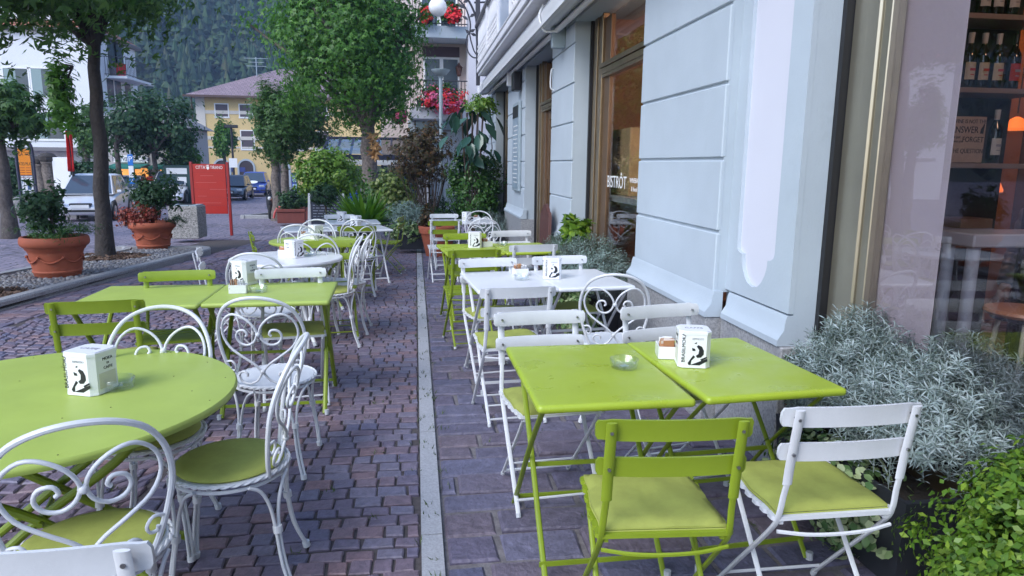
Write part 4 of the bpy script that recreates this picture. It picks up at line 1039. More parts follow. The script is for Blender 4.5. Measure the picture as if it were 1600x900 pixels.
square_table(.40, .34, M["whitetop"], M["white"], (mid2.x, mid2.y+.35), R(8), "farthest white table of the left row in front of the broad leaved plant", TW)
round_table(.62, M["green2"], M["greend"], (-1.265, 2.40), R(105), "large lime green round table in the left foreground with a tin and ashtray", True)
round_table(.46, M["whitetop"], M["white"], (-1.085, 5.93), R(15), "white round table in the middle of the left row")
a, b = G(420,378,.71), G(556,373.5,.71); c4 = (a+b)/2
round_table((b-a).length/2, M["green2"], M["greend"], (c4.x, c4.y), R(30), "small lime round table beyond the white round one")

# ---- things on the tables
def tin(px, py, rz, label, s=1.0, z=.714, xy=None):
    p = G(px, py, z) if xy is None else Vector((*xy, gz(xy[1]))); p.z += z
    t = thing("napkin_tin", label, "tin", p, R(rz), "printed white tins on the tables"); h = .148*s; w = .062*s; ch = .018*s
    pf = [(-w+ch,-w),(w-ch,-w),(w,-w+ch),(w,w-ch),(w-ch,w),(-w+ch,w),(-w,w-ch),(-w,-w+ch)]
    mb = MB(); mb.prism(pf, .004, h-.014, lambda u, v, q: (u, v, q)); mb.prism([(u*1.015, v*1.015) for u, v in pf], 0, .006, lambda u, v, q: (u, v, q)); mb.build("tin_body", M["tin"], t)
    mb = MB(); mb.prism([(u*1.03, v*1.03) for u, v in pf], h-.0135, h-.003, lambda u, v, q: (u, v, q)); mb.prism([(u*.95, v*.95) for u, v in pf], h-.0029, h, lambda u, v, q: (u, v, q)); mb.build("lid", M["tin"], t)
    f = -w-.0006
    text("tin_lettering", "BRASILMOKA", .020*s, M["ink"], t, frame((-w+.018*s, f, .082*s), (0,0,1), (-1,0,0)), .0006, 'CENTER', 1.0)
    text("tin_lettering", "ESPRESSO", .0105*s, M["greyink"], t, frame((.010*s, f, .118*s), (1,0,0), (0,0,1)), .0005)
    mb = MB()
    def ip(poly): mb.prism([(u*s, v*s) for u, v in poly], f-.0006, f+.0004, lambda u, v, q: (u, q, v))
    ip([(-.016,.012),(.048,.040),(.050,.030),(.020,.012)])
    ip([(-.022,.012),(-.026,.020),(-.006,.052),(.002,.046),(-.012,.030),(-.014,.012)])
    ip([(.004,.050),(.014,.058),(.016,.074),(.006,.088),(.012,.094),(.026,.088),(.034,.072),(.034,.056),(.024,.044),(.010,.042)])
    ip([(-.010,.070),(-.012,.082),(.0,.078),(.002,.070)]); ip([(-.004,.100),(.006,.106),(.004,.098)])
    ip([(.022,.036),(.046,.048),(.048,.043),(.026,.030)])
    mb.build("portrait_print", M["ink"], t)
    for sd in (-1, 1):
        g_ = sd*(w+.0006)
        for z, tx, sz in ((.118,"MOKA",.015), (.102,"DI",.010), (.087,"CAFFE",.014)):
            text("side_lettering", tx, sz*s, M["ink"], t, frame((g_, .006*s, z*s), (0,sd,0), (0,0,1)), .0005)
        mb = MB(); mb.box(g_-.0005, g_+.0005, -.036*s, .036*s, .018*s, .072*s); mb.build("side_label", mat("cream_tin_label", (.62,.60,.52), .4) if "cream_tin_label" not in bpy.data.materials else bpy.data.materials["cream_tin_label"], t)
    text("lid_lettering", "CAFFE", .026*s, M["greyink"], t, frame((0, .0, h+.0005), (1,0,0), (0,1,0)), .0004)
    return t
def ashtray(px, py, label, z=.714):
    p = G(px, py, z); p.z += z
    t = thing("ashtray", label, "ashtray", p, .3, "clear glass ashtrays on the tables")
    mb = MB(); n = 48; prof = [(.002,.006,0),(.040,.006,0),(.047,.012,0),(.051,.036,1),(.054,.0385,1),(.057,.036,1),(.054,.012,0),(.050,.001,0),(.002,.0,0)]
    vs = []
    for r, zz, nt in prof:
        for k in range(n):
            a = 6.2832*k/n; dip = .012*max(0, 1-abs(((a+.5) % (6.2832/4))-.785)/.13) if nt else 0
            vs.append((r*math.cos(a), r*math.sin(a), zz-dip))
    mb.add(vs, [(i*n+k, i*n+(k+1)%n, (i+1)*n+(k+1)%n, (i+1)*n+k) for i in range(len(prof)-1) for k in range(n)]+[tuple(range(n)), tuple((len(prof)-1)*n+k for k in reversed(range(n)))])
    mb.build("bowl", M["glassware"], t, ang=60)
    mb = MB()
    for i in range(5): mb.box(-.014+.006*i, -.009+.006*i, -.012, .014, .0062, .0075)
    mb.build("embossed_mark", mat("glass_mark", (.25,.33,.38), .4) if "glass_mark" not in bpy.data.materials else bpy.data.materials["glass_mark"], t)
    return t
def caddy(px, py, rz, label, z=.714, round_=False):
    p = G(px, py, z); p.z += z
    t = thing("sugar_caddy", label, "sugar box", p, R(rz), "sugar boxes on the tables"); g = random.Random(int(px))
    mb = MB()
    hx, hy, h = (.05, .036, .052)
    for s in (-1, 1): 
        mb.prism([(-hx+.004,0),(hx-.004,0),(hx,h),(-hx,h)], s*hy-.002, s*hy+.002, lambda u, v, w: (u, w, v))
        mb.prism([(-hy,0),(hy,0),(hy,h),(-hy,h)], s*(hx-.001)-.002, s*(hx-.001)+.002, lambda u, v, w: (w, u, v))
    mb.box(-hx+.004, hx-.004, -hy, hy, .001, .006); mb.build("dish", M["ceramic"], t)
    mb = MB()
    for k in range(16):
        x = -hx+.01+.0022*k*1.1; Mx = Matrix.Translation((x, g.uniform(-.012,.012), .044+g.uniform(0,.014))) @ Matrix.Rotation(g.uniform(-.3,.3), 4, 'Y') @ Matrix.Rotation(g.uniform(-.25,.25), 4, 'X')
        mb.box(-.0012, .0012, -.022, .022, -.034, .026, 0, Mx)
    mb.build("sugar_sachets", M["sugar"], t, smooth=False)
    mb = MB()
    for k in range(9):
        x = -.002+.0045*k; Mx = Matrix.Translation((x, g.uniform(-.01,.01), .043+g.uniform(0,.014))) @ Matrix.Rotation(g.uniform(-.4,.4), 4, 'Y')
        mb.box(-.0015, .0015, -.02, .02, -.032, .024, 0, Mx)
    mb.build("white_sachets", M["ceramic"], t, smooth=False); return t
tin(0, 0, -14, "white printed tin with chamfered corners on the near right lime table", 1.0, xy=(1.095, 2.545))
tin(0, 0, -20, "white printed tin on the lime round table in the left foreground", 1.0, xy=(-1.118, 2.455))
tin(862, 434, -6, "white printed tin on the white rectangular tables near the wall", 1.0)
tin(742, 386, -3, "white printed tin on the mid distance lime tables, right row", 1.0)
tin(729, 345, 42, "white printed tin on the farthest right white table", .95)
tin(383, 443, -32, "white printed tin behind the sugar box on the faded lime tables", 1.05)
tin(460, 402, 52, "white printed tin on the white round table", 1.0)
tin(494, 373, 42, "white printed tin on the far lime round table", 1.0)
tin(556, 354, -35, "white printed tin on the far pale tables of the left row", 1.0)
tin(534, 346, -20, "white printed tin on the farthest left white table", 1.0)
ashtray(975, 574, "clear glass ashtray on the near right lime table")
ashtray(184, 606, "clear glass ashtray behind the tin on the lime round table")
ashtray(815, 437, "clear glass ashtray on the white rectangular table")
ashtray(785, 383, "clear glass ashtray on the mid distance lime table")
ashtray(404, 456, "clear glass ashtray on the faded lime table")
ashtray(485, 399, "clear glass ashtray on the white round table")
caddy(1040, 556, 78, "white ceramic sugar box partly hidden by the near right tin")
caddy(373, 457, 4, "white ceramic sugar box with brown sachets on the faded lime table")
caddy(813, 430, 10, "white sugar pot with brown sachets behind the ashtray on the white table")
caddy(760, 385, 20, "white sugar pot beside the tin on the mid distance lime table")
caddy(478, 373, 0, "white sugar box left of the tin on the far lime round table")
caddy(446, 399, 60, "white sugar box left of the tin on the white round table")
caddy(745, 344, 10, "white sugar box right of the tin on the farthest right white table")
caddy(566, 353, 10, "white sugar box on the far pale tables of the left row")
# ================================================================ PLANTS, POTS, TREES
gr = lambda *c: [srgb(*x) for x in c]
LM = dict(
 maple=leafmat("maple_leaf", [(.030,.075,.014), (.05,.12,.016), (.035,.085,.02), (.075,.16,.022), (.025,.06,.018)], .42, .36, 1.9),
 plane=leafmat("plane_leaf", [(.022,.05,.018), (.04,.085,.02), (.03,.065,.022), (.06,.11,.03), (.02,.045,.018)], .5, .36, 2.0),
 dark=leafmat("dark_leaf", [(.012,.030,.014), (.022,.05,.02), (.016,.038,.018), (.03,.065,.022)], .5, .3, 2.0),
 lime=leafmat("lime_green_leaf", [(.07,.14,.018), (.13,.22,.03), (.10,.18,.02), (.05,.11,.02), (.2,.27,.05)], .35, .3),
 laurel=leafmat("laurel_leaf", [(.02,.06,.014), (.04,.10,.018), (.03,.08,.016), (.07,.14,.03)], .3, .2),
 box=leafmat("box_leaf", [(.04,.09,.010), (.09,.165,.014), (.06,.12,.012), (.17,.25,.025), (.03,.065,.010)], .35, .3),
 silver=leafmat("silver_leaf", [(.14,.18,.175), (.22,.265,.265), (.18,.225,.225), (.30,.34,.35), (.11,.15,.13)], .7, .12),
 silverg=leafmat("grey_green_leaf", [(.11,.165,.145), (.17,.23,.215), (.14,.19,.18), (.22,.28,.265)], .7, .15),
 red=leafmat("red_leaf", [(.12,.02,.015), (.20,.035,.025), (.10,.035,.02), (.24,.06,.04)], .5, .2),
 acer=leafmat("bronze_acer_leaf", [(.045,.035,.028), (.06,.045,.02), (.04,.045,.022), (.12,.06,.018), (.05,.03,.026), (.05,.055,.02)], .5, .25),
 rubber=leafmat("glossy_rubber_leaf", [(.015,.045,.03), (.03,.07,.05), (.045,.09,.07)], .18, .05),  # bluish reflection worked into the leaf colours
 varieg=leafmat("variegated_leaf", [(.05,.10,.02), (.20,.24,.06), (.10,.16,.03), (.28,.30,.12), (.04,.08,.02)], .45, .25),
 ivy=leafmat("variegated_ivy_leaf", [(.06,.12,.04), (.12,.19,.07), (.32,.36,.2), (.05,.10,.035)], .45, .15),
 gerred=leafmat("red_geranium_petal", [(.6,.02,.02), (.7,.05,.06), (.45,.01,.02)], .6, .2), gerpink=leafmat("pink_geranium_petal", [(.6,.06,.18), (.7,.2,.35), (.55,.03,.1)], .6, .2),
 dry=leafmat("dry_leaf", [(.35,.2,.09), (.45,.28,.14), (.28,.15,.06)], .7, .2),
)
def bush(name, label, base, c, rad, ncl, nl, ls, shape, lm, seed, group=None, shell=.5, clr=.3, stems=6, cat='shrub', up=.4, keep=None, stem_r=.012):
    t = thing(name, label, cat, base, 0, group); rg = np.random.default_rng(seed)
    P, Nn, C = crown_pts(c, rad, ncl, nl, seed, clr, shell, keep=keep)
    d = P-np.array(c); d /= np.maximum(np.linalg.norm(d, axis=1, keepdims=True), 1e-3)
    leaves("foliage", P-np.array(base), Nn, ls, shape, lm, t, seed, D=d+np.array([0,0,up])+rg.normal(size=P.shape)*.6)
    if stems:
        mb = MB(); limb_tubes(mb, Vector((0,0,0)), [Vector(C[i])-Vector(base) for i in range(min(stems, len(C)))], stem_r, seed, 5); mb.build("stem", M["twig"], t)
    return t
def pot_terra(px, py, r, h, label, dz=.05):
    p = G(px, py, dz); p.y += r*.6; p.z += dz
    t = thing("terracotta_pot", label, "pot", p, 0, "terracotta pots")
    mb = MB(); mb.lathe([(r*.64,0),(r*.66,h*.02),(r*.69,h*.12),(r*.72,h*.14),(r*.72,h*.17),(r*.70,h*.185),(r*.78,h*.60),(r*.81,h*.66),(r*.86,h*.69),(r*.88,h*.74),(r*.92,h*.76),(r*.98,h*.80),(r*1.0,h*.87),(r*.99,h*.95),(r*.95,h),(r*.88,h),(r*.84,h*.9),(r*.8,h*.86),(r*.02,h*.85)], 56, cap=False); mb.build("pot_body", M["terra"], t, ang=50)
    mb = MB()
    for k in range(7):     # relief swags
        a0 = 6.2832*k/7; pts = []
        for i in range(9):
            a = a0+6.2832/7*i/8; z = h*(.52-.13*math.sin(math.pi*i/8)); rr = r*(.70+.105*(z/h-.185)/.475*1.3)+.006
            pts.append((rr*math.cos(a), rr*math.sin(a), z))
        mb.tube(pts, [.005+.008*math.sin(math.pi*i/8) for i in range(9)], 6)
        mb.sphere((pts[0][0], pts[0][1], pts[0][2]), .022, 8)
    mb.build("relief_swag", M["terra"], t, ang=80)
    mb = MB(); mb.lathe([(.01,h*.9),(r*.85,h*.89)], 24, cap=False); mb.build("potting_soil", M["soil"], t)
    return p
pA = pot_terra(77, 436, .395, .53, "large terracotta pot with swags on the island, left of the slim trunk")
pB = pot_terra(233, 391, .40, .50, "large terracotta pot with swags on the island, right of the slim trunk")
b = pA+Vector((0,0,.47)); bush("evergreen_shrub", "dark glossy leaved shrub growing in the left terracotta pot", b, b+Vector((-.10,0,.44)), (.27,.30,.33), 48, 24, .08, 'oval', LM["dark"], 21, clr=.32)
bush("juniper", "low spreading juniper spilling over the left terracotta pot", b+Vector((0,0,.001)), b+Vector((.06,0,.12)), (.50,.42,.15), 60, 40, .06, 'blade', LM["laurel"], 22, clr=.3, stems=4)
b = pB+Vector((0,0,.44)); bush("evergreen_shrub", "dark glossy leaved shrub growing in the right terracotta pot behind red foliage", b, b+Vector((.05,.05,.62)), (.42,.36,.33), 60, 26, .085, 'oval', LM["dark"], 23, clr=.34)
bush("red_sedum", "red leaved bushy plant filling the front of the right terracotta pot", b+Vector((-.12,-.1,.001)), b+Vector((-.15,-.08,.17)), (.36,.3,.22), 60, 40, .045, 'round', LM["red"], 24, clr=.3, stems=3)
bush("juniper", "small juniper sprig leaning out of the right terracotta pot", b+Vector((.27,-.05,.001)), b+Vector((.42,-.05,.08)), (.17,.15,.11), 18, 36, .055, 'blade', LM["dark"], 25, stems=2)

# near trees on the island
GT = "street trees"
tree("street_tree", "dark tree trunk at the very left edge with foliage hanging over the corner", T1+Vector((0,0,.05)), 3.1, .16, (-4.95, 7.8, 4.45), (2.0,1.7,1.75), 330, 80, .105, 'palm', LM["plane"], M["bark"], 31, lean=(-.15,.05), group=GT, clr=.26, nlimb=14)
tree("street_tree", "slim dark street tree between the two terracotta pots, forked near the top", T2+Vector((0,0,.05)), 3.35, .125, (T2.x+.0, T2.y, 4.75), (1.75,1.6,1.6), 190, 66, .10, 'palm', LM["plane"], M["barkd"], 32, lean=(.10,.05), group=GT, clr=.28, nlimb=16)
# epicormic shoots on its trunk are part of the crown: a second small spray
sp_ = thing("hanging_spray", "leafy spray of green maple leaves hanging left of the slim trunk", "branch", T2+Vector((-.28,.05,2.9)))
P, Nn, C = crown_pts((T2.x-.42, T2.y, 2.5), (.32,.35,.62), 20, 34, 33, .35, .6); rg = np.random.default_rng(3)
leaves("foliage", P-np.array(T2+Vector((-.28,.05,2.9))), Nn, .10, 'palm', LM["maple"], sp_, 34, D=droop(P, (T2.x, T2.y, 2.5), rg))
mb = MB(); limb_tubes(mb, (0.05,0,.15), [Vector(C[i])-(T2+Vector((-.28,.05,2.9))) for i in range(6)], .018, 3, 5); mb.build("branch", M["barkd"], sp_)
# big maple
ym = 21.5; c = ONY(548, 100, ym); b = ONY(577, 300, ym); b.z = gz(ym)
tree("maple_tree", "big leafy green maple in the centre behind the terrace", b, 2.9, .29, (c.x, ym, 5.35), (2.25,2.1,2.75), 370, 70, .115, 'palm', LM["maple"], M["barkp"], 41, lean=(.0,0), group=GT, shell=.36, clr=.22, nlimb=20)
dl = thing("dead_leaves", "tuft of dry brown leaves caught on the maple trunk", "leaves", b+Vector((.25,-.34,2.6)))
g = np.random.default_rng(5); P = np.stack([g.normal(0,.06,40)+.0, g.normal(0,.05,40), g.uniform(-.55,.15,40)], 1)
leaves("foliage", P, g.normal(size=P.shape), .2, 'palm', LM["dry"], dl, 6, D=np.array([[0,0,-1.]]*40)+g.normal(size=P.shape)*.5)
# rounder tree at the far island
y4 = 24.; c = ONY(437, 194, y4); b = ONY(434, 330, y4); b.z = gz(y4)
tree("street_tree", "rounded green street tree with flaking bark beside the planters on the far island", b, 2.1, .19, (c.x, y4, c.z+.1), (.92,.95,1.4), 135, 64, .095, 'palm', LM["plane"], M["barkp"], 42, group=GT, shell=.36, clr=.25)
b2 = ONY(447, 315, 28.); b2.z = gz(28)
tree("street_tree", "second street tree just behind the far island tree, left of the blue sign", b2, 2.6, .17, (b2.x+.7, 28., 3.1), (1.45,1.1,1.25), 90, 60, .11, 'palm', LM["dark"], M["barkp"], 43, group=GT, shell=.4, clr=.3)
# trees across the square
for i, (px, py, y, cx, cy, rx, rz_, lm, lb) in enumerate((
    (12, 330, 17., 8, 172, 45, 44, "plane", "pale leaved tree behind the orange poster board at the left edge"),
    (140, 300, 31., 140, 205, 24, 34, "plane", "leafy street tree across the road behind the silver car"),
    (188, 290, 37.5, 200, 192, 44, 46, "dark", "dark street tree left of the blue parking sign"),
    (245, 295, 38.2, 258, 203, 46, 54, "dark", "dark dense street tree left of the red information board, across the road"),
    (285, 290, 39.5, 287, 238, 24, 24, "maple", "low bright tree just behind the red information board"),
    (352, 270, 54., 350, 216, 15, 26, "maple", "small slender tree in front of the yellow building"))):
    b = ONY(px, py, y); b.z = gz(y); c = ONY(cx, cy, y); rx *= y/1070; rz_ *= y/1070
    tree("street_tree", lb, b, max(1.2, c.z-b.z-rz_*.6), .16, (c.x, y, c.z), (rx, rx*.9, rz_), (52 if i < 2 else 72), 52, (.13 if i < 2 else .17), 'palm' if i < 2 else 'round', LM[lm], M["bark"], 50+i, group=GT, shell=.42, clr=.3)

# shrubs at the end of the terrace
GP = "potted plants and shrubs at the end of the terrace"
def gp(px, py, y):
    p = ONY(px, py, y); return p
y = 17.5; c = gp(515, 277, y); b = Vector((c.x, y, gz(y))); 
bush("clipped_laurel", "large round clipped lime green laurel bush behind the left tables", b, c, (.80,.72,.66), 150, 46, .10, 'oval', LM["lime"], 61, GP, shell=.33, clr=.2, stems=10, keep=None, stem_r=.03)
y = 16.2; c = gp(507, 305, y); b = Vector((c.x+.05, y, gz(y)))
tp = bush("topiary_ball", "small dark topiary ball on a thin curved stem", b, c, (.29,.28,.27), 90, 50, .035, 'round', LM["dark"], 62, GP, shell=.25, clr=.2, stems=0)
mb = MB(); mb.tube(catmull([(0,0,0),(.03,0,.3),(-.02,0,.55),(c.x-b.x,0,c.z-b.z)], 5), .022, 8); mb.build("stem", M["twig"], tp)
# broad strap leaved plant
y = 13.6; c = gp(570, 345, y); b = Vector((c.x, y, gz(y)+.44)); ap = thing("broad_leaf_plant", "bright green plant with broad upright strap leaves in a dark pot", "plant", b, 0, GP)
g = np.random.default_rng(8); n = 150; a = g.uniform(0, 6.283, n); el = g.uniform(.15, 1.25, n); D = np.stack([np.cos(a)*np.cos(el), np.sin(a)*np.cos(el), np.sin(el)], 1)
Nn = np.stack([-np.cos(a)*np.sin(el), -np.sin(a)*np.sin(el), np.cos(el)], 1)+g.normal(size=(n,3))*.15
leaves("leaf_blade", np.stack([np.cos(a)*.08, np.sin(a)*.08, np.zeros(n)], 1), Nn, .74, 'blade', leafmat("strap_leaf_green", [(.04,.11,.012), (.11,.22,.02), (.07,.16,.015), (.18,.30,.03)], .3, .25), ap, 9, D=D, jit=.25)
def planter(px, y, w, h, label, m, shape='box', cat="planter", dz=0.):
    p = gp(px, 340, y); p.z = gz(y)+dz; t = thing("planter", label, cat, p, R(5), "planters at the end of the terrace")
    mb = MB()
    if shape == 'box':
        pf = [(-w*.42,0),(w*.42,0),(w*.5,h),(-w*.5,h)]
        vs = [(sx*w*.42, sy*w*.42, 0) for sx, sy in ((-1,-1),(1,-1),(1,1),(-1,1))]+[(sx*w*.5, sy*w*.5, h) for sx, sy in ((-1,-1),(1,-1),(1,1),(-1,1))]+[(sx*w*.46, sy*w*.46, h) for sx, sy in ((-1,-1),(1,-1),(1,1),(-1,1))]+[(sx*w*.44, sy*w*.44, h*.85) for sx, sy in ((-1,-1),(1,-1),(1,1),(-1,1))]
        mb.add(vs, [(3,2,1,0)]+[(k+i, k+(i+1)%4, k+4+(i+1)%4, k+4+i) for k in (0,4,8) for i in range(4)]); mb.build("planter_body", m, t, smooth=False)
        mb = MB(); mb.box(-w*.435, w*.435, -w*.435, w*.435, h*.80, h*.86); mb.build("potting_soil", M["soil"], t)
    else:
        mb.lathe([(w*.30,0),(w*.31,h*.03),(w*.43,h*.72),(w*.44,h*.76),(w*.47,h*.765),(w*.5,h*.97),(w*.49,h),(w*.44,h),(w*.42,h*.88),(.01,h*.87)], 36, cap=False); mb.build("planter_body", m, t, ang=50)
    return t, p
planter(570, 13.6, .5, .48, "dark pot under the broad leaved green plant", M["planterdk"])
_, p = planter(641, 12.9, .50, .36, "black square planter holding blue grey and pale green foliage", M["planterdk"], dz=.08)
bush("lavender", "blue grey lavender clump in the black square planter", p+Vector((0,.05,.34)), p+Vector((-.05,.1,.60)), (.40,.34,.26), 60, 44, .075, 'blade', LM["silverg"], 63, GP, clr=.3, stems=3)
bush("ivy", "pale green trailing ivy over the front of the black square planter", p+Vector((0,-.1,.34)), p+Vector((-.10,-.17,.34)), (.36,.16,.17), 46, 30, .06, 'round', LM["ivy"], 64, GP, stems=3)
_, p = planter(684, 12.3, .70, .54, "red terracotta pot standing at the end of the granite strip", M["terra"], 'round')
bush("orange_plant", "small orange tinted plant in the red terracotta pot", p+Vector((-.14,0,.46)), p+Vector((-.17,-.05,.68)), (.17,.16,.22), 26, 26, .06, 'oval', LM["acer"], 65, GP, stems=4)
y = 14.6; c = gp(660, 240, y); b = Vector((c.x+.1, y, gz(y)))
bush("japanese_maple", "bronze and orange Japanese maple with many thin dark stems", b, c, (.70,.55,.64), 105, 26, .075, 'palm', LM["acer"], 66, GP, shell=.5, clr=.24, stems=34, cat='tree', up=-.3, stem_r=.018)
y = 15.2; c = gp(618, 300, y); b = Vector((c.x, y, gz(y)))
bush("variegated_shrub", "yellow green variegated shrub between the maple trunk and the bronze Japanese maple", b, c, (.52,.45,.45), 80, 36, .07, 'round', LM["varieg"], 67, GP, clr=.28)
bush("dark_shrub", "dark green shrub behind the variegated one by the maple trunk", b+Vector((-.3,1.2,0)), Vector((b.x-.35, y+1.3, gz(y)+.85)), (.6,.5,.6), 80, 36, .08, 'round', LM["laurel"], 68, GP, clr=.3)
bush("low_shrub", "low green ground shrub behind the black planter", Vector((b.x+.6, 14.0, gz(14))), Vector((b.x+.35, 14.1, gz(14)+.32)), (.6,.4,.36), 70, 36, .06, 'blade', LM["silverg"], 69, GP, clr=.3)
y = 14.3; c = gp(742, 290, y); b = Vector((c.x, y, gz(y)))
bush("laurel_bush", "dense green laurel bush against the far corner of the bistro wall", b, (c.x, y, c.z-.02), (.60,.55,.72), 190, 46, .075, 'oval', LM["laurel"], 70, GP, shell=.33, clr=.22, stems=8)
bush("dark_shrub", "dark undergrowth between the bronze maple and the laurel bush", Vector((c.x-.7, y+.5, gz(y))), Vector((c.x-.68, y+.5, gz(y)+.5)), (.55,.4,.5), 80, 40, .07, 'oval', LM["dark"], 71, GP, clr=.3)
# rubber plant with large drooping leaves
y = 13.9; c = gp(738, 205, y); b = Vector((c.x, y, gz(y))); rp = thing("rubber_plant", "tall plant with large dark glossy drooping leaves by the far corner of the wall", "plant", b, 0, GP)
g = np.random.default_rng(12); n = 52; P = np.stack([g.normal(0,.25,n), g.normal(0,.22,n), g.uniform(-.55,.5,n)], 1)+np.array([0,0,c.z-b.z]); a = np.arctan2(P[:,1], P[:,0])+g.normal(0,.5,n)
D = np.stack([np.cos(a)*.6, np.sin(a)*.6, g.uniform(-1.2,.1,n)], 1); Nn = np.stack([np.cos(a), np.sin(a), np.full(n,.7)], 1)+g.normal(size=(n,3))*.25
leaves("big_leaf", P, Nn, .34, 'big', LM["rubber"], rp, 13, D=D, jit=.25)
mb = MB()
for k in range(5): mb.tube(catmull([(0,0,0),(.04*k-.08,.02,.7),(.11*k-.22,.03*k-.06,c.z-b.z+.35)], 4), .018, 6)
mb.build("stem", M["twig"], rp)
bush("yellow_sprig", "yellow green leafy sprigs above the rubber plant at the wall corner", b+Vector((.25,.2,0)), Vector((c.x+.22, y+.1, c.z+.50)), (.32,.28,.22), 30, 24, .085, 'oval', LM["lime"], 72, GP, stems=4)

# lavender along the wall
def lav_plant(name, label, base, rad, n, lm, seed, L=.30, leafs=26, ls=.045, group="grey lavender bushes along the bistro wall", lift=.55):
    t = thing(name, label, "lavender", base, 0, group); g = np.random.default_rng(seed)
    P, Nn, D = [], [], []; mb = MB(); r3 = np.array(rad)
    for i in range(n):
        a = g.uniform(0, 6.283); rr = g.random()**.5; f = np.array([math.cos(a)*rr, math.sin(a)*rr]); top = np.array([f[0]*r3[0], f[1]*r3[1], r3[2]*(1-.55*rr**2)*g.uniform(.78,1.12)])
        dr = np.array([f[0]*.75, f[1]*.75, lift+.5*(1-rr)])+g.normal(size=3)*.22; dr /= np.linalg.norm(dr); l = L*g.uniform(.7,1.25); b0 = top-dr*l
        p = [b0, b0+dr*l*.5+g.normal(size=3)*.01, top]; mb.tube([Vector(q) for q in p], [.0022,.0018,.001], 4)
        u = np.cross(dr, [0.3,.5,.8]); u /= np.linalg.norm(u); w = np.cross(dr, u)
        for k in range(leafs):
            s = (k+.5)/leafs; q = b0*(1-s)+top*s; an = k*2.4; o = u*math.cos(an)+w*math.sin(an); op = .85-.45*s
            dd = o*op*.8+dr*.75; P.append(q); D.append(dd); Nn.append(dr-o*.55)
    leaves("foliage", np.array(P), np.array(Nn)+g.normal(size=(len(P),3))*.15, ls, 'needle', lm, t, seed, D=np.array(D), jit=.3)
    mb.build("stem", M["twig"] if lm is LM["silverg"] else mat("silver_stem", (.22,.26,.24), .8) if "silver_stem" not in bpy.data.materials else bpy.data.materials["silver_stem"], t)
    return t
lav_plant("lavender", "big silver grey lavender bush before the shop window, the left and taller clump", (1.90, 2.62, .32), (.36,.34,.55), 560, LM["silver"], 81, L=.22, leafs=40, ls=.034)
lav_plant("lavender", "big silver grey lavender bush before the shop window, the right clump behind the box bush", (2.0, 2.24, .34), (.46,.36,.51), 760, LM["silver"], 82, L=.22, leafs=40, ls=.034)
lav_plant("lavender", "silver lavender bush at the right edge of the photo under the shop window", (2.32, 1.95, .30), (.36,.30,.49), 340, LM["silver"], 83, L=.22, leafs=40, ls=.034)
lav_plant("lavender", "grey green lavender between the second window and the granite plinth", (1.52, 5.9, .38), (.42,.6,.48), 620, LM["silverg"], 84, L=.2, ls=.04)
lav_plant("lavender", "grey lavender spilling along the wall behind the white tables", (1.52, 6.85, .36), (.36,.5,.44), 460, LM["silverg"], 85, L=.2, ls=.04)
lav_plant("lavender", "far grey lavender beside the laurel bush at the wall corner", (1.42, 12.6, gz(12.6)+.25), (.36,.5,.50), 220, LM["silverg"], 86, L=.22, ls=.05, leafs=16)
def trough(x0, x1, y0, y1, h, label):
    c = ((x0+x1)/2, (y0+y1)/2); t = thing("planter", label, "planter", (*c, gz(c[1])), 0, "planters along the bistro wall"); w, d = (x1-x0)/2, (y1-y0)/2
    mb = MB(); vs = []
    for k, z in ((.90,0),(1.,h),(.94,h),(.93,h*.8)): vs += [(sx*w*k, sy*d*k, z) for sx, sy in ((-1,-1),(1,-1),(1,1),(-1,1))]
    mb.add(vs, [(3,2,1,0)]+[(k+i, k+(i+1)%4, k+4+(i+1)%4, k+4+i) for k in (0,4,8) for i in range(4)]); mb.build("planter_body", M["planterdk"], t, smooth=False)
    mb = MB(); mb.box(-w*.92, w*.92, -d*.92, d*.92, h*.72, h*.8); mb.build("potting_soil", M["soil"], t)
trough(1.66, 2.12, 1.98, 2.86, .36, "dark planter below the silver lavender at the shop window")
trough(1.42, 1.72, 5.55, 7.2, .26, "dark planter along the wall behind the white tables")
trough(1.24, 1.58, 12.2, 13.1, .34, "dark planter of the far lavender at the wall corner")
def ivy(label, c, rad, n, seed):
    c = Vector(c); bush("ivy", label, c, c, rad, n*2, 30, .034, 'round', LM["ivy"], seed, "trailing ivy in the wall planters", stems=5, cat='ivy', up=-.4)
ivy("variegated ivy trailing from the dark planter behind the white slatted chair", (1.66, 2.38, .26), (.17,.34,.20), 44, 87)
ivy("green ivy trailing down the planter behind the white rectangular tables", (1.40, 6.1, .22), (.17,.7,.20), 70, 88)
bush("laurel_sprig", "bright green leafy sprig growing up among the grey lavender by the second window", Vector((1.66,6.75,.3)), Vector((1.56,6.55,.86)), (.15,.22,.12), 22, 22, .09, 'oval', LM["box"], 89, None, stems=6)
bush("box_bush", "bright green box bush in the bottom right corner", Vector((1.9,1.55,0)), Vector((1.98,1.56,.33)), (.46,.37,.45), 620, 95, .0255, 'obovate', LM["box"], 90, None, shell=.33, clr=.15, stems=26, stem_r=.012)
bush("laurel_sprig", "tiny dark green sprig at the foot of the pale pier by the near table", Vector((1.80,2.93,.2)), Vector((1.80,2.93,.52)), (.07,.06,.10), 10, 26, .035, 'oval', LM["laurel"], 91, None, stems=3)
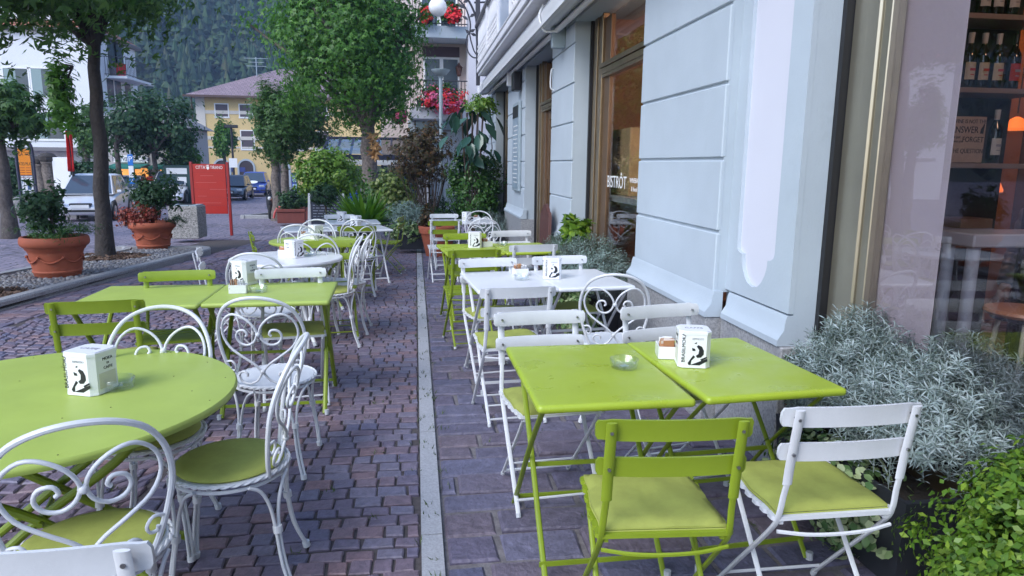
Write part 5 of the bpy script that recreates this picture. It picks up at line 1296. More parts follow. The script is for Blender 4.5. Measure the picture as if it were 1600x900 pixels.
# ================================================================ STREET THINGS
# red information board
pr = G(356, 368); y = pr.y
t = thing("information_board", "red information board with white heading on two red posts beside the concrete bin", "sign", (pr.x, y, gz(y)))
def Wl(px, py): 
    q = ONY(px, py, y); return q.x-pr.x, q.z-gz(y)
xl, zt_ = Wl(298, 254); xr, _ = Wl(353, 254); _, zb = Wl(330, 334)
mb = MB(); mb.box(xl+.02, xr-.02, -.02, .02, zb, zt_-.03, .004)
mb.build("board", M["redsign"], t)
mb = MB()
for k in range(1, 6):
    z = zt_-.03-(zt_-zb)*k/6.2; mb.box(xl+.03, xr-.03, -.0225, -.0205, z-.006, z)
mb.build("board_rail", M["redd"], t)
for x, nm in ((xl-.03, 'post'), (xr, 'post')):
    mb = MB(); mb.box(x, x+.06, -.035, .035, 0, zt_+.02, .006); mb.build("post", M["redd"], t)
w = xr-xl
text("board_lettering", "CITTA'", .105, M["whitep"], t, frame(((xl+xr)/2-.06, -.0225, zt_-.11), (1,0,0), (0,0,1)), .001, 'RIGHT', .72)
text("board_lettering", "TIRANO", .105, M["whitep"], t, frame(((xl+xr)/2+.035, -.0225, zt_-.11), (1,0,0), (0,0,1)), .001, 'LEFT', .72)
mb = MB(); cx = (xl+xr)/2-.015; mb.prism([(-.03,.03),(.03,.03),(.03,-.02),(0,-.05),(-.03,-.02)], -.025, -.0222, lambda u, v, q: (cx+u, q, zt_-.115+v)); mb.prism([(-.025,.04),(.025,.04),(.03,.07),(.012,.055),(0,.075),(-.012,.055),(-.03,.07)], -.025, -.0222, lambda u, v, q: (cx+u, q, zt_-.115+v)); mb.build("town_crest", M["whitep"], t)
mb = MB()
for k, (a, b) in enumerate(((.25,.62), (.1,.7), (.5,.98), (.15,.4), (.2,.8))):
    z = zt_-.30-(zt_-zb-.4)*k/5; mb.box(xl+w*a, xl+w*b, -.0222, -.0206, z-.003, z+.003)
mb.build("worn_lettering", mat("faded_pink_print", (.55,.16,.14), .6), t)
# exposed aggregate bin
p = G(290, 373, .05); agg = mat("exposed_aggregate", (.3,.29,.28), .8, var=(45, .85), bump=(60, .8, .012))
t = thing("concrete_bin", "square exposed aggregate concrete litter bin beside the red board", "bin", (p.x, p.y+.24, gz(p.y)+.05))
q = G(267, 373, .05); q2 = G(312, 373, .05); hw = (q2-q).length/2
mb = MB(); mb.box(-hw, hw, -hw, hw, 0, .70, .015); mb.build("bin_body", agg, t)
mb = MB(); mb.box(-hw*.9, hw*.9, -hw*.9, hw*.9, .701, .725, .006); mb.build("bin_lid", M["bluegrey"], t)
mb = MB(); mb.box(-hw*.5, hw*.5, -hw*.5, hw*.5, .7255, .732); mb.build("lid_opening", M["dark"], t)
# yoga poster board
p = G(45, 330); y = 22.5; p = ONY(46, 330, y); p.z = gz(y)
t = thing("poster_board", "dark framed poster board with an orange yoga poster at the left", "sign", p, R(16))
def W2(px, py): 
    q = ONY(px, py, y); return q.x-p.x, q.z-p.z
a = W2(24, 224); b = W2(58, 320)
mb = MB(); mb.tube(catmull([(a[0],0,-.02),(a[0],0,1.2),(a[0],0,a[1]-.15),(a[0]+.1,0,a[1]),(b[0]-.1,0,a[1]),(b[0],0,a[1]-.15),(b[0],0,1.2),(b[0],0,-.02)], 5), .04, 8); mb.build("frame", mat("dark_blue_frame", (.03,.03,.06), .5), t)
c1 = W2(26, 232); c2 = W2(58, 274); c3 = W2(30, 276); c4 = W2(59, 303)
mb = MB(); mb.box(a[0]+.05, b[0]-.05, -.01, .03, c4[1], a[1]-.1); mb.build("back_panel", M["bluegrey"], t)
mb = MB(); mb.box(a[0]+.055, b[0]-.06, -.03, -.0105, c2[1], c1[1]); mb.build("orange_poster", mat("orange_poster_paper", (.85,.27,.01), .6), t)
xm = (a[0]+b[0])/2; ow = (b[0]-a[0])
for tx, z, s_ in (("YOGA  YOGA", c1[1]-.16, .17), ("PILATES PILATES", c1[1]-.45, .125)): text("poster_lettering", tx, s_, M["ink"], t, frame((xm, -.031, z), (1,0,0), (0,0,1)), .001, 'CENTER', .52)
mb = MB()
for k in range(5):
    for s in (0, 1): mb.box(xm-ow*.36+s*ow*.38, xm-ow*.05+s*ow*.38, -.0315, -.0302, c1[1]-.57-k*.07, c1[1]-.555-k*.07)
mb.build("poster_print", M["redd"], t)
mb = MB(); mb.box(a[0]+.07, xm-.08, -.03, -.0105, c4[1]+.02, c2[1]-.03); mb.box(xm-.06, b[0]-.06, -.03, -.0105, c4[1]+.02, c2[1]-.03); mb.build("white_notice", M["whitep"], t)
mb = MB(); mb.box(a[0]+.10, xm-.12, -.0312, -.0302, c4[1]+.3, c4[1]+.38); mb.box(xm, b[0]-.12, -.0312, -.0302, c4[1]+.12, c4[1]+.2); mb.prism([(xm,c4[1]+.2),(b[0]-.12,c4[1]+.2),(b[0]-.2,c4[1]+.42)], -.0312, -.0302, lambda u, v, q: (u, q, v)); mb.build("notice_print", mat("blue_print", (.08,.14,.35), .6), t)
# parking sign
y = 30.; p = ONY(209, 310, y); p.z = gz(y); q = ONY(209, 250, y); t = thing("parking_sign", "blue parking sign with a white P on a pole across the road", "sign", p)
mb = MB(); mb.tube([(0,.04,-.05),(0,.04,q.z-p.z+.4)], .035, 8); mb.build("pole", M["bluegrey"], t)
hz = q.z-p.z; mb = MB(); mb.box(-.10, .10, -.02, .0, hz-.22, hz+.22, .004); mb.box(-.10, .10, -.02, 0, hz-.95, hz-.72, .004); mb.build("sign_plate", mat("parking_blue", (.02,.16,.55), .4), t)
mb = MB(); mb.box(-.095, .095, -.02, 0, hz-.70, hz-.24, .004); mb.build("white_plate", M["whitep"], t)
text("sign_lettering", "P", .30, M["whitep"], t, frame((0, -.022, hz+.03), (1,0,0), (0,0,1)), .001)
text("sign_lettering", "P", .16, M["whitep"], t, frame((0, -.022, hz-.83), (1,0,0), (0,0,1)), .001)
# red banners
def banner(px0, px1, py0, py1, y, label):
    a, b = ONY(px0, py0, y), ONY(px1, py1, y); t = thing("banner", label, "banner", ((a.x+b.x)/2, y, gz(y)), 0, "red street banners")
    w = (b.x-a.x); z0, z1 = b.z-gz(y), a.z-gz(y)
    for s in (-1, 1):
        mb = MB(); n = 10; vs = []
        for j in range(n+1):
            for i in range(7): 
                u = i/6; vs.append((s*w*.08+s*w*.42*u, .05*math.sin(u*5+j*.3)-.02, z0+(z1-z0)*j/n))
        mb.add(vs, [(j*7+i, j*7+i+1, (j+1)*7+i+1, (j+1)*7+i) for j in range(n) for i in range(6)])
        o = mb.build("cloth", M["redcloth"], t); sm = o.modifiers.new("thickness", 'SOLIDIFY'); sm.thickness = .006
    mb = MB(); mb.tube([(0,.06,-.05),(0,.06,z1+.25)], .045, 8); mb.tube([(-w/2,.05,z1+.02),(w/2,.05,z1+.02)], .02, 6); mb.build("pole", M["dark"], t)
banner(101, 118, 205, 268, 25., "pair of long red cloth banners on a pole beside the white building")
banner(277, 290, 242, 264, 42., "small red banners on a pole behind the red information board")
# blue sign near the planters, orange post, red hoop
y = 26.; p = ONY(460, 320, y); p.z = gz(y); a = ONY(455, 270, y); b = ONY(466, 302, y)
t = thing("blue_sign", "narrow blue sign with two pale panels beside the far island tree", "sign", p)
mb = MB(); mb.box(a.x-p.x, b.x-p.x, -.03, .03, b.z-p.z, a.z-p.z, .006); mb.box(-.03, .03, -.025, .025, 0, b.z-p.z); mb.build("sign_body", mat("deep_blue_sign", (.012,.03,.30), .4), t)
mb = MB(); hh = (a.z-b.z)
for k in (.12, .54): mb.box(a.x-p.x+.035, b.x-p.x-.035, -.034, -.0305, b.z-p.z+hh*(1-k-.33), b.z-p.z+hh*(1-k))
mb.build("pale_panel", mat("pale_sign_panel", (.35,.5,.75), .4), t)
y = 22.; p = ONY(497, 328, y); p.z = gz(y); mb = MB(); mb.lathe([(.075,0),(.075,.05),(.06,.06),(.06,.36),(.05,.40),(.01,.41)], 14); o = mb.build("bollard", mat("orange_plastic", (.75,.2,.03), .5), None, loc=p); tag(o, "short orange bollard at the end of the row of planters", "bollard")
p = G(436, 340, .09); mb = MB(); mb.tube(catmull([(-.17,0,-.02),(-.12,0,.18),(-.02,0,.32),(.10,0,.34),(.2,0,.22),(.22,0,-.02)], 5), .035, 8); o = mb.build("tree_guard", mat("faded_red_guard", (.45,.07,.06), .5), None, loc=(p.x, p.y, gz(p.y)+.09)); tag(o, "low red tubular hoop at the foot of the far island tree", "tree guard")
for px, yy, w, lb in ((455, 21.6, .95, "brown red planter box nearest the far island tree"), (478, 23.4, 1.0, "middle brown red planter box on the far island"), (494, 25.4, .9, "farthest brown red planter box on the far island")):
    p = ONY(px, 320, yy); p.z = gz(yy)+.05; t = thing("planter", lb, "planter", p, R(6), "brown red planters on the far island")
    mb = MB(); h = .42; mb.box(-w*.42, w*.42, -w*.3, w*.3, 0, h-.09, .01); mb.box(-w*.45, w*.45, -w*.33, w*.33, h-.088, h, .012); mb.build("planter_body", mat("brown_red_planter", (.17,.045,.035), .7, var=(5,.15)) if "brown_red_planter" not in bpy.data.materials else bpy.data.materials["brown_red_planter"], t)
    b = p+Vector((0,0,.40)); bush("planter_bush", "dark bush in the %s" % lb.split(" with")[0], b, b+Vector((0,0,.26)), (w*.44,.34,.30), 60, 36, .07, 'round', LM["dark"], int(px), "bushes in the far planters", stems=4)
# chalkboard easel
y = 16.8; a, b = ONY(478, 298, y), ONY(544, 340, y); c = ONY(511, 340, y)
t = thing("chalkboard", "dark chalkboard with faint writing on a white A frame under the clipped laurel", "board", (c.x, y, gz(y)))
w = (b.x-a.x)/2; mb = MB()
for s in (-1, 1): mb.bar((s*w*.9, -.06, 0), (s*w*.82, 0, 1.02), .05, .03, up=(0,1,0)); mb.bar((s*w*.9, .30, 0), (s*w*.82, .03, 1.0), .04, .025, up=(0,1,0))
mb.bar((-w*.9,-.05,.26), (w*.9,-.05,.26), .05, .02, up=(0,1,0)); mb.build("frame", M["white"], t)
mb = MB(); mb.box(-w*.76, w*.76, -.05, -.035, .30, 1.0); mb.build("slate", mat("chalkboard_slate", (.03,.035,.06), .6), t)
mb = MB(); g = random.Random(4)
for k in range(9):
    x = -w*.65
    while x < w*.6:
        l = g.uniform(.03,.12); z = .93-.065*k; mb.box(x, min(x+l, w*.65), -.052, -.0505, z, z+.016); x += l+.03
mb.build("chalk_writing", mat("chalk", (.30,.33,.42), .9), t)
# blue barrels behind the maple
for px, lb in ((556, "blue plastic bin left of the big maple trunk"), (596, "blue plastic bin right of the big maple trunk")):
    y = 23.; p = ONY(px, 305, y); p.z = gz(y); t = thing("blue_bin", lb, "bin", p, 0, "blue bins behind the maple")
    mb = MB(); mb.lathe([(.22,0),(.26,.8)], 20); mb.build("bin_body", mat("blue_plastic", (.01,.06,.40), .4) if "blue_plastic" not in bpy.data.materials else bpy.data.materials["blue_plastic"], t)
    mb = MB(); mb.lathe([(.275,.801),(.28,.84),(.2,.92),(.01,.94)], 20); mb.build("bin_lid", bpy.data.materials["blue_plastic"], t)
# patio street lamp
y = 15.6; p = ONY(690, 300, y); q = ONY(690, 121, y); t = thing("street_lamp", "tall grey street lamp with a shallow bowl head before the pink house", "lamp", (p.x, y, gz(y)))
hz = q.z-gz(y); mb = MB(); mb.tube([(0,0,0),(0,0,1.0)], .06, 12); mb.tube([(0,0,.98),(0,0,hz)], .04, 12); mb.build("post", M["bluegrey"], t)
mb = MB(); mb.lathe([(.05,hz-.01),(.06,hz+.03),(.12,hz+.05),(.20,hz+.14),(.205,hz+.16),(.18,hz+.165),(.02,hz+.17)], 28); mb.build("lamp_head", M["bluegrey"], t)
# slim lamp with a notice by the yellow house
y = 52.; p = ONY(366, 280, y); q = ONY(362, 200, y); t = thing("street_lamp", "slim dark lamp post with a small white notice before the yellow building", "lamp", (p.x, y, gz(y)))
hz = q.z-gz(y); mb = MB(); mb.tube([(0,0,0),(0,0,hz)], .08, 8); mb.build("post", M["dark"], t); mb = MB(); mb.box(-.45, .45, -.15, .15, hz, hz+.22, .03); mb.build("lamp_head", M["dark"], t)
z = ONY(362, 255, y).z-gz(y); mb = MB(); mb.box(-.25, .30, -.12, -.09, z-.3, z+.35); mb.build("notice", M["whitep"], t)

# ---- vehicles
def vehicle(label, c, rz, L, Wd, Hh, col, kind="hatch", group="parked cars", plate=True):
    t = thing("parked_car", label, "car", (c[0], c[1], gz(c[1])), rz, group)
    paint = mat("car_paint", col, .28, .25, coat=.6); hw = Wd/2
    # stations along the length: y, half width, bottom, hood/belt height, crown
    belt = Hh*.60
    if kind == "suv": belt = Hh*.62
    st_ = [(0,.72,.30,.48),(.03,.86,.22,.56),(.10,.95,.2,.64),(.22,1.,.2,.80),(.30,1.,.2,.90),(.5,1,.2,.97),(.75,1,.2,1.),(.92,.98,.22,1.02),(.98,.92,.28,.98),(1.,.84,.34,.9)]
    sec = []; 
    for f, wf, zb, zt in st_:
        y = -L/2+f*L; w = hw*wf; zb_ = zb*.9*Hh*.72; zt_ = belt*zt
        sec.append([(-w*.88,y,zb_),(-w*.99,y,zb_+.10),(-w,y,(zb_+zt_)*.5),(-w*.97,y,zt_-.06),(-w*.86,y,zt_),(0,y,zt_+.03),(w*.86,y,zt_),(w*.97,y,zt_-.06),(w,y,(zb_+zt_)*.5),(w*.99,y,zb_+.10),(w*.88,y,zb_)])
    n = len(sec[0]); mb = MB(); mb.v = [p for s in sec for p in s]
    mb.f = [(i*n+k, i*n+(k+1)%n, (i+1)*n+(k+1)%n, (i+1)*n+k) for i in range(len(sec)-1) for k in range(n)]+[tuple(range(n)), tuple((len(sec)-1)*n+k for k in reversed(range(n)))]
    # cabin
    ya, yb, yc, yd = (-L*.24, -L*.04, L*.36, L*.465) if kind != "suv" else (-L*.24, -L*.08, L*.42, L*.475)
    zb_, zr = belt*.93, Hh
    A = [(s*hw*.90, ya, zb_) for s in (-1,1)]; Bq = [(s*hw*.70, yb, zr-.05) for s in (-1,1)]; Cq = [(s*hw*.70, yc, zr-.06) for s in (-1,1)]; Dq = [(s*hw*.86, yd, belt*.98) for s in (-1,1)]
    Bm = [(s*hw*.5, yb+.1, zr) for s in (-1,1)]; Cm = [(s*hw*.5, yc-.05, zr-.01) for s in (-1,1)]
    cab = A+Bq+Cq+Dq+Bm+Cm
    mb.add(cab, [(0,1,3,2),(2,3,9,8),(8,9,11,10),(10,11,5,4),(4,5,7,6),(2,8,10,4),(3,5,11,9),(0,2,4,6),(1,7,5,3)])
    mb.build("body", paint, t, ang=42)
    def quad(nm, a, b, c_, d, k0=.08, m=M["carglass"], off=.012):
        a, b, c_, d = map(Vector, (a, b, c_, d)); ce = (a+b+c_+d)/4; nn = (b-a).cross(d-a).normalized()
        if nn.dot(ce-Vector((0,.2,Hh*.5))) < 0: nn = -nn
        q = [p.lerp(ce, k0)+nn*off for p in (a, b, c_, d)]; q2 = [p-nn*.008 for p in q]
        mb = MB(); mb.add(q+q2, [(0,1,2,3),(7,6,5,4)]+[(i,(i+1)%4,(i+1)%4+4,i+4) for i in range(4)]); return mb.build(nm, m, t, smooth=False)
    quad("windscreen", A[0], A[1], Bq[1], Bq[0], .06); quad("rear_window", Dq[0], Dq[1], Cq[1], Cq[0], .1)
    lp = lambda p, q, f: tuple(Vector(p).lerp(Vector(q), f))
    for s in (0, 1):
        e0, e1 = A[s], Dq[s]; r0, r1 = Bq[s], Cq[s]
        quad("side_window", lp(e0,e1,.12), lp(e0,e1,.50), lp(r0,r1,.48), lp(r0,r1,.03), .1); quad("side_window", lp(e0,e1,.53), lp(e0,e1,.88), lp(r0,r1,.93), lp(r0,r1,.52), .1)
    for sx in (-1, 1):
        for f in (.19, .81):
            y = -L/2+f*L; r = .31 if kind != "suv" else .36
            mb = MB(); Mx = Matrix.Translation((sx*(hw-.09), y, r)) @ Matrix.Rotation(R(90), 4, 'Y')
            mb.lathe([(r*.62,-.10),(r*.95,-.10),(r,-.07),(r,.07),(r*.95,.10),(r*.62,.10)], 24, M=Mx); wh = mb.build("wheel", M["rubber"], t)
            mb = MB(); mb.lathe([(.03,.105*sx),(r*.60,.103*sx),(r*.60,.09*sx),(.03,.08*sx)], 18, M=Mx); 
            mb.build("rim", M["chrome"], wh)
            mb = MB(); mb.lathe([(r*1.02,.0*sx),(r*1.18,.096*sx),(r*1.02,.1*sx)], 24, M=Mx); mb.build("wheel_arch", M["grille"], t)
        yf = -L/2; mb = MB(); z = belt*.70
        mb.box(-.17, .17, -.05, .05, -.075, .075, .03, Matrix.Translation((sx*hw*.70, yf+.12, z)) @ Matrix.Rotation(sx*.5, 4, 'Z') @ Matrix.Rotation(-.35, 4, 'X')); mb.build("headlight", M["lamp"], t)
        mb = MB(); mb.box(-.07, .07, -.04, .04, -.05, .05, .02, Matrix.Translation((sx*(hw+.07), ya+.22, belt+.03))); mb.build("mirror", paint, t)
    mb = MB(); mb.box(-hw*.55, hw*.55, -L/2-.012, -L/2+.2, Hh*.205, Hh*.265, .02); mb.build("lower_grille", M["grille"], t)
    mb = MB(); mb.box(-hw*.36, hw*.36, -L/2+.0, -L/2+.2, belt*.58, belt*.66, .015); mb.build("grille", M["grille"], t)
    mb = MB(); mb.box(-.26, .26, -L/2-.02, -L/2+.02, Hh*.29, Hh*.29+.11, .006); mb.build("number_plate", M["whitep"], t)
    return t, paint
def park(px, py, rz, L, label, *args):
    f = G(px, py); c = f+Matrix.Rotation(R(rz), 3, 'Z') @ Vector((0, L/2, 0)); return vehicle(label, (c.x, c.y), R(rz), L, *args)
park(127, 345, 10, 3.75, "silver white hatchback facing us across the road, behind the slim trunk", 1.68, 1.50, (.74,.75,.79))
park(192, 322, 12, 4.1, "silver car partly hidden behind the hatchback and the right pot shrub", 1.70, 1.46, (.5,.52,.56))
park(258, 321, 5, 4.0, "white off road car parked beside the red information board", 1.75, 1.72, (.75,.75,.78), "suv")
park(357, 313, 4, 4.1, "dark grey car parked behind the posts of the red information board", 1.75, 1.45, (.06,.065,.085))
park(394, 307, 6, 4.1, "blue and white van like car at the end of the street", 1.78, 1.62, (.05,.09,.42), "suv")
for nm in ("bonnet_badge",):
    t = [o for o in bpy.data.objects if o.get("label", "").startswith("blue and white")][0]
    mb = MB(); mb.lathe([(.01,.0),(.28,.0),(.28,.012)], 20, M=Matrix.Translation((0, -1.42, .95)) @ Matrix.Rotation(R(24), 4, 'X') @ Matrix.Diagonal((1.2,.8,1,1))); mb.build(nm, M["whitep"], t)
# scooter behind the far island tree
y = 25.; p = ONY(426, 325, y); p.z = gz(y); t = thing("scooter", "dark scooter with a lit orange lamp half hidden behind the far island tree", "scooter", p, R(4))
mb = MB(); mb.tube(catmull([(0,-.5,.75),(0,-.42,.45),(0,-.2,.32),(0,.2,.36),(0,.6,.62),(0,.9,.6)], 4), [.12,.13,.12,.14,.17,.1]+[.1]*15, 10) if False else mb.tube(catmull([(0,-.5,.8),(0,-.42,.45),(0,-.15,.32),(0,.2,.4),(0,.6,.62),(0,.9,.6)], 4), .14, 10); mb.build("body", M["planterdk"], t)
mb = MB(); mb.box(-.14, .14, .2, .9, .74, .82, .03); mb.build("seat", M["rubber"], t)
mb = MB(); mb.tube([(-.3,-.5,1.0),(0,-.52,.98),(.3,-.5,1.0)], .02, 6); mb.tube([(0,-.52,.98),(0,-.5,.8)], .03, 6); mb.build("handlebar", M["dark"], t)
for yy in (-.62, .78):
    mb = MB(); mb.lathe([(.12,-.05),(.22,-.05),(.25,0),(.22,.05),(.12,.05)], 20, M=Matrix.Translation((0,yy,.25)) @ Matrix.Rotation(R(90), 4, 'Y')); mb.build("wheel", M["rubber"], t)
mb = MB(); mb.sphere((0,-.63,.72), .07, 10); mb.build("headlight", M["lamp"], t); mb = MB(); mb.sphere((.14,-.58,.62), .05, 8); mb.build("indicator_lamp", emit("indicator_orange", (1.,.35,.1), 1.5), t)

# ---- buildings
def facade_window(mb_f, mb_g, x, z, w, h, y, side=None):
    mb_f.box(x-w/2-.12, x+w/2+.12, y-.05, y+.02, z-.14, z, .01); mb_f.box(x-w/2-.09, x-w/2, y-.04, y+.02, z, z+h+.09); mb_f.box(x+w/2, x+w/2+.09, y-.04, y+.02, z, z+h+.09); mb_f.box(x-w/2, x+w/2, y-.04, y+.02, z+h, z+h+.09)
    mb_g.box(x-w/2, x+w/2, y-.02, y+.01, z, z+h)
# yellow building
y = 66.; q = ONY(305, 150, y); zE = q.z; x0 = q.x; x1 = x0+20; zg = gz(y)
t = thing("yellow_building", "pale yellow two storey building with a purple grey tiled hip roof across the square", "building", (x0, y, zg)); Hh = zE-zg; Lx = x1-x0
mb = MB(); mb.box(0, Lx, 0, 12, -.3, Hh); mb.build("wall", mat("yellow_stucco", (.70,.52,.24), .85, var=(.6,.05)), t, smooth=False)
mb = MB(); o = .8; rz0 = Hh+.01; pk = ONY(395, 112, y+6).z-zg+.3; 
mb.add([(-o,-o,rz0),(Lx+o,-o,rz0),(Lx+o,12+o,rz0),(-o,12+o,rz0),(6.2,6,pk),(Lx-6,6,pk)], [(0,1,5,4),(1,2,5),(2,3,4,5),(3,0,4),(3,2,1,0)])
def tilemat():
    m, nt, p, out = _nodes("purple_roof_tiles"); N, L = nt.nodes, nt.links
    tc = N.new("ShaderNodeTexCoord"); br = N.new("ShaderNodeTexBrick"); br.inputs["Scale"].default_value = 1.6; br.inputs["Color1"].default_value = (.24,.17,.19,1); br.inputs["Color2"].default_value = (.31,.23,.25,1); br.inputs["Mortar"].default_value = (.10,.07,.09,1); br.inputs["Mortar Size"].default_value = .03; br.inputs["Brick Width"].default_value = .6; br.inputs["Row Height"].default_value = .5
    L.new(tc.outputs["Object"], br.inputs["Vector"]); L.new(br.outputs[0], p.inputs["Base Color"]); _set(p, Roughness=.7)
    return m
mb.build("roof", tilemat(), t, smooth=False)
mb = MB(); mb.box(-o, Lx+o, -o-.1, -o, rz0-.14, rz0+.04); mb.tube([(-.3,-.15,rz0),(-.3,-.15,0)], .07, 8); mb.build("gutter", mat("brown_gutter", (.10,.06,.05), .5), t)
trim = MB(); gl = MB()
trim.box(-.02, .75, -.06, 0, 0, Hh-.02); trim.box(.751, Lx, -.04, 0, Hh-1.5, Hh-1.2); trim.box(.751, Lx, -.05, 0, 4.35, 4.65); trim.box(.751, Lx, -.03, 0, 3.6, 3.75)
sh_ = mat("brown_shutter", (.09,.07,.085), .6); ws = []
for px in (345, 383, 421, 460, 500): 
    qx = ONY(px, 150, y).x-x0; ws.append(qx)
for qx in ws:
    f = MB(); g1 = MB(); zA = ONY(345, 182, y).z-zg; hA = ONY(345, 163, y).z-zg-zA; facade_window(f, g1, qx, zA, 1.05, hA, -.002)
    wf = f.build("window", M["whitep"], t); g1.build("shutter", sh_, wf)
for qx in ws[1:]:
    f = MB(); g1 = MB(); zA = ONY(345, 232, y).z-zg; hA = ONY(345, 204, y).z-zg-zA; facade_window(f, g1, qx, zA, 1.05, hA, -.002)
    wf = f.build("window", M["whitep"], t); g1.build("shutter", sh_, wf)
for px in (347, 385, 440):
    qx = ONY(px, 260, y).x-x0; w = .62; hh = ONY(385, 251, y).z-zg
    ar = [(-w-.16,.0),(-w,.0)]+[(w*math.cos(R(180-a)), hh-w+w*math.sin(R(a))) for a in range(0, 181, 15)]+[(w,.0),(w+.16,.0)]+[((w+.16)*math.cos(R(a)), hh-w+(w+.16)*math.sin(R(a))) for a in range(0, 181, 15)]
    mb = MB(); mb.prism(ar, -.08, -.005, lambda u, v, q_: (qx+u, q_, v)); d = mb.build("arched_door", M["wall"], t, smooth=False)
    mb = MB(); mb.prism([(-w,0)]+[(w*math.cos(R(180-a)), hh-w+w*math.sin(R(a))) for a in range(0, 181, 15)]+[(w,0)], -.03, -.004, lambda u, v, q_: (qx+u, q_, v)); mb.build("door_leaf", mat("brown_door", (.06,.045,.05), .5) if "brown_door" not in bpy.data.materials else bpy.data.materials["brown_door"], d, smooth=False)
trim.build("trim_band", mat("pale_trim", (.62,.58,.52), .8), t)
mb = MB(); qx = ONY(370, 265, y).x-x0; zz = ONY(370, 265, y).z-zg; mb.box(qx-.75, qx-.35, -.05, -.005, zz-.2, zz+.2); mb.box(qx+.1, qx+.75, -.05, -.005, zz-.2, zz+.2); mb.build("blue_plaque", mat("plaque_blue", (.05,.07,.25), .4), t)
q = ONY(401, 112, y+4); mb = MB(); mb.tube([(q.x-x0,4,Hh),(q.x-x0,4,q.z-zg+1.3)], .05, 6)
for k, w in enumerate((1.1,.7,.9)): mb.tube([(q.x-x0-w,4,q.z-zg+1.2-.35*k),(q.x-x0+w,4,q.z-zg+1.2-.35*k)], .03, 5)
mb.build("aerial", M["bluegrey"], t)
# white building on the left
Xs = -20.; pn, pf_ = ONX(155, 200, Xs), ONX(212, 100, Xs); zg = gz(45); 
t = thing("white_building", "white rendered apartment building with balconies and blue grey windows at the left", "building", (Xs, pn.y, zg)); D_ = pf_.y-pn.y; zr = ONX(208, 78, Xs).z-zg
mb = MB(); mb.box(-16, 0, 0, D_, -.3, zr); mb.build("wall", mat("white_render", (.72,.73,.76), .85, var=(.5,.04), dirt=(.8,.66,(.55,.56,.6),.5)), t, smooth=False)
mb = MB(); mb.box(-16.3, .35, -.35, D_+.35, zr+.002, zr+.22, .02); mb.build("eaves", M["railing"], t)
mb = MB(); mb.add([(-16.3,-.3,zr+.221),(.3,-.3,zr+.221),(.3,D_+.3,zr+.221),(-16.3,D_+.3,zr+.221),(-12,D_/2,zr+2.2),(-3,D_/2,zr+2.2)], [(0,1,5,4),(1,2,5),(2,3,4,5),(3,0,4)]); mb.build("roof", mat("red_roof_tiles", (.35,.13,.08), .8, var=(3,.3)), t, smooth=False)
mb = MB(); mb.box(-5.5, -1.0, .8, D_-.6, zr+.222, zr+2.3); mb.build("attic", bpy.data.materials["white_render"], t, smooth=False)
gb = mat("dark_blue_glass", (.05,.07,.09), .15)
for px, pz, w, h in ((70, 150, 1.5, 1.65), (80, 217, 1.6, 1.6), (30, 150, 1.5, 1.65), (30, 217, 1.6, 1.6)):
    q = ONY(px, pz, pn.y); f, g1 = MB(), MB(); facade_window(f, g1, q.x-Xs, q.z-zg, w, h, -.002); wf = f.build("window", M["whitep"], t); g1.build("pane", gb, wf)
    mb = MB(); mb.box(q.x-Xs-w/2+.02, q.x-Xs-.06, -.03, -.0205, q.z-zg+.02, q.z-zg+h-.02); mb.build("curtain", mat("grey_curtain", (.25,.33,.33), .7) if "grey_curtain" not in bpy.data.materials else bpy.data.materials["grey_curtain"], wf)
def sidebox(y0, y1, z0, z1, d0, d1, nm, m): mb = MB(); mb.box(d0, d1, y0, y1, z0, z1, .006); return mb.build(nm, m, t)
b0, b1 = ONX(163, 120, Xs+.0).y-pn.y, ONX(207, 120, Xs).y-pn.y; zf = ONX(185, 124, Xs).z-zg
for zf_, nb in ((zf, 0),):
    sb = sidebox(b0, b1, zf_-.16, zf_, .003, 1.4, "balcony", M["plaster"])
    mb = MB()
    for yy in [b0+.05+(b1-b0-.1)*i/20 for i in range(21)]: mb.tube([(1.36,yy,zf_),(1.36,yy,zf_+1.2)], .016, 4)
    for zz in (.1, 1.2): mb.tube([(1.36,b0+.03,zf_+zz),(1.36,b1-.03,zf_+zz)], .024, 5); mb.tube([(1.36,b0+.03,zf_+zz),(.02,b0+.03,zf_+zz)], .024, 5)
    for i in range(8): mb.tube([(.1+.16*i,b0+.03,zf_),(.1+.16*i,b0+.03,zf_+1.2)], .016, 4)
    mb.build("balcony_railing", M["iron"], sb)
    for yy in (b0+1.4, b1-2.2):
        mb = MB(); mb.box(.004, .05, yy-.8, yy+.8, zf_+.02, zf_+2.7); wf = mb.build("balcony_door", M["whitep"], t); mb = MB(); mb.box(.0505, .06, yy-.7, yy+.7, zf_+.1, zf_+2.6); mb.build("pane", gb, wf)
for px in (172, 184, 199):
    q = ONX(px, 145, Xs); mb = MB(); mb.box(.004, .05, q.y-pn.y-.6, q.y-pn.y+.6, q.z-zg-1.0, q.z-zg+1.2); wf = mb.build("window", M["whitep"], t); mb = MB(); mb.box(.0505, .058, q.y-pn.y-.52, q.y-pn.y+.52, q.z-zg-.9, q.z-zg+1.1); mb.build("pane", gb, wf)
q = ONX(166, 112, Xs+.9); mb = MB(); mb.lathe([(.25,0),(.33,.8),(.35,.83),(.01,.84)], 12); o = mb.build("red_bucket", M["redcloth"], None, loc=(Xs+.75, pn.y+b0+.8, zg+zf)); tag(o, "small red bucket on the balcony of the white building", "bucket")
q = ONY(120, 262, pn.y); mb = MB(); mb.box(-14, .3, -1.6, -.01, q.z-zg+1.0, q.z-zg+1.25, .02); mb.build("canopy", M["railing"], t)
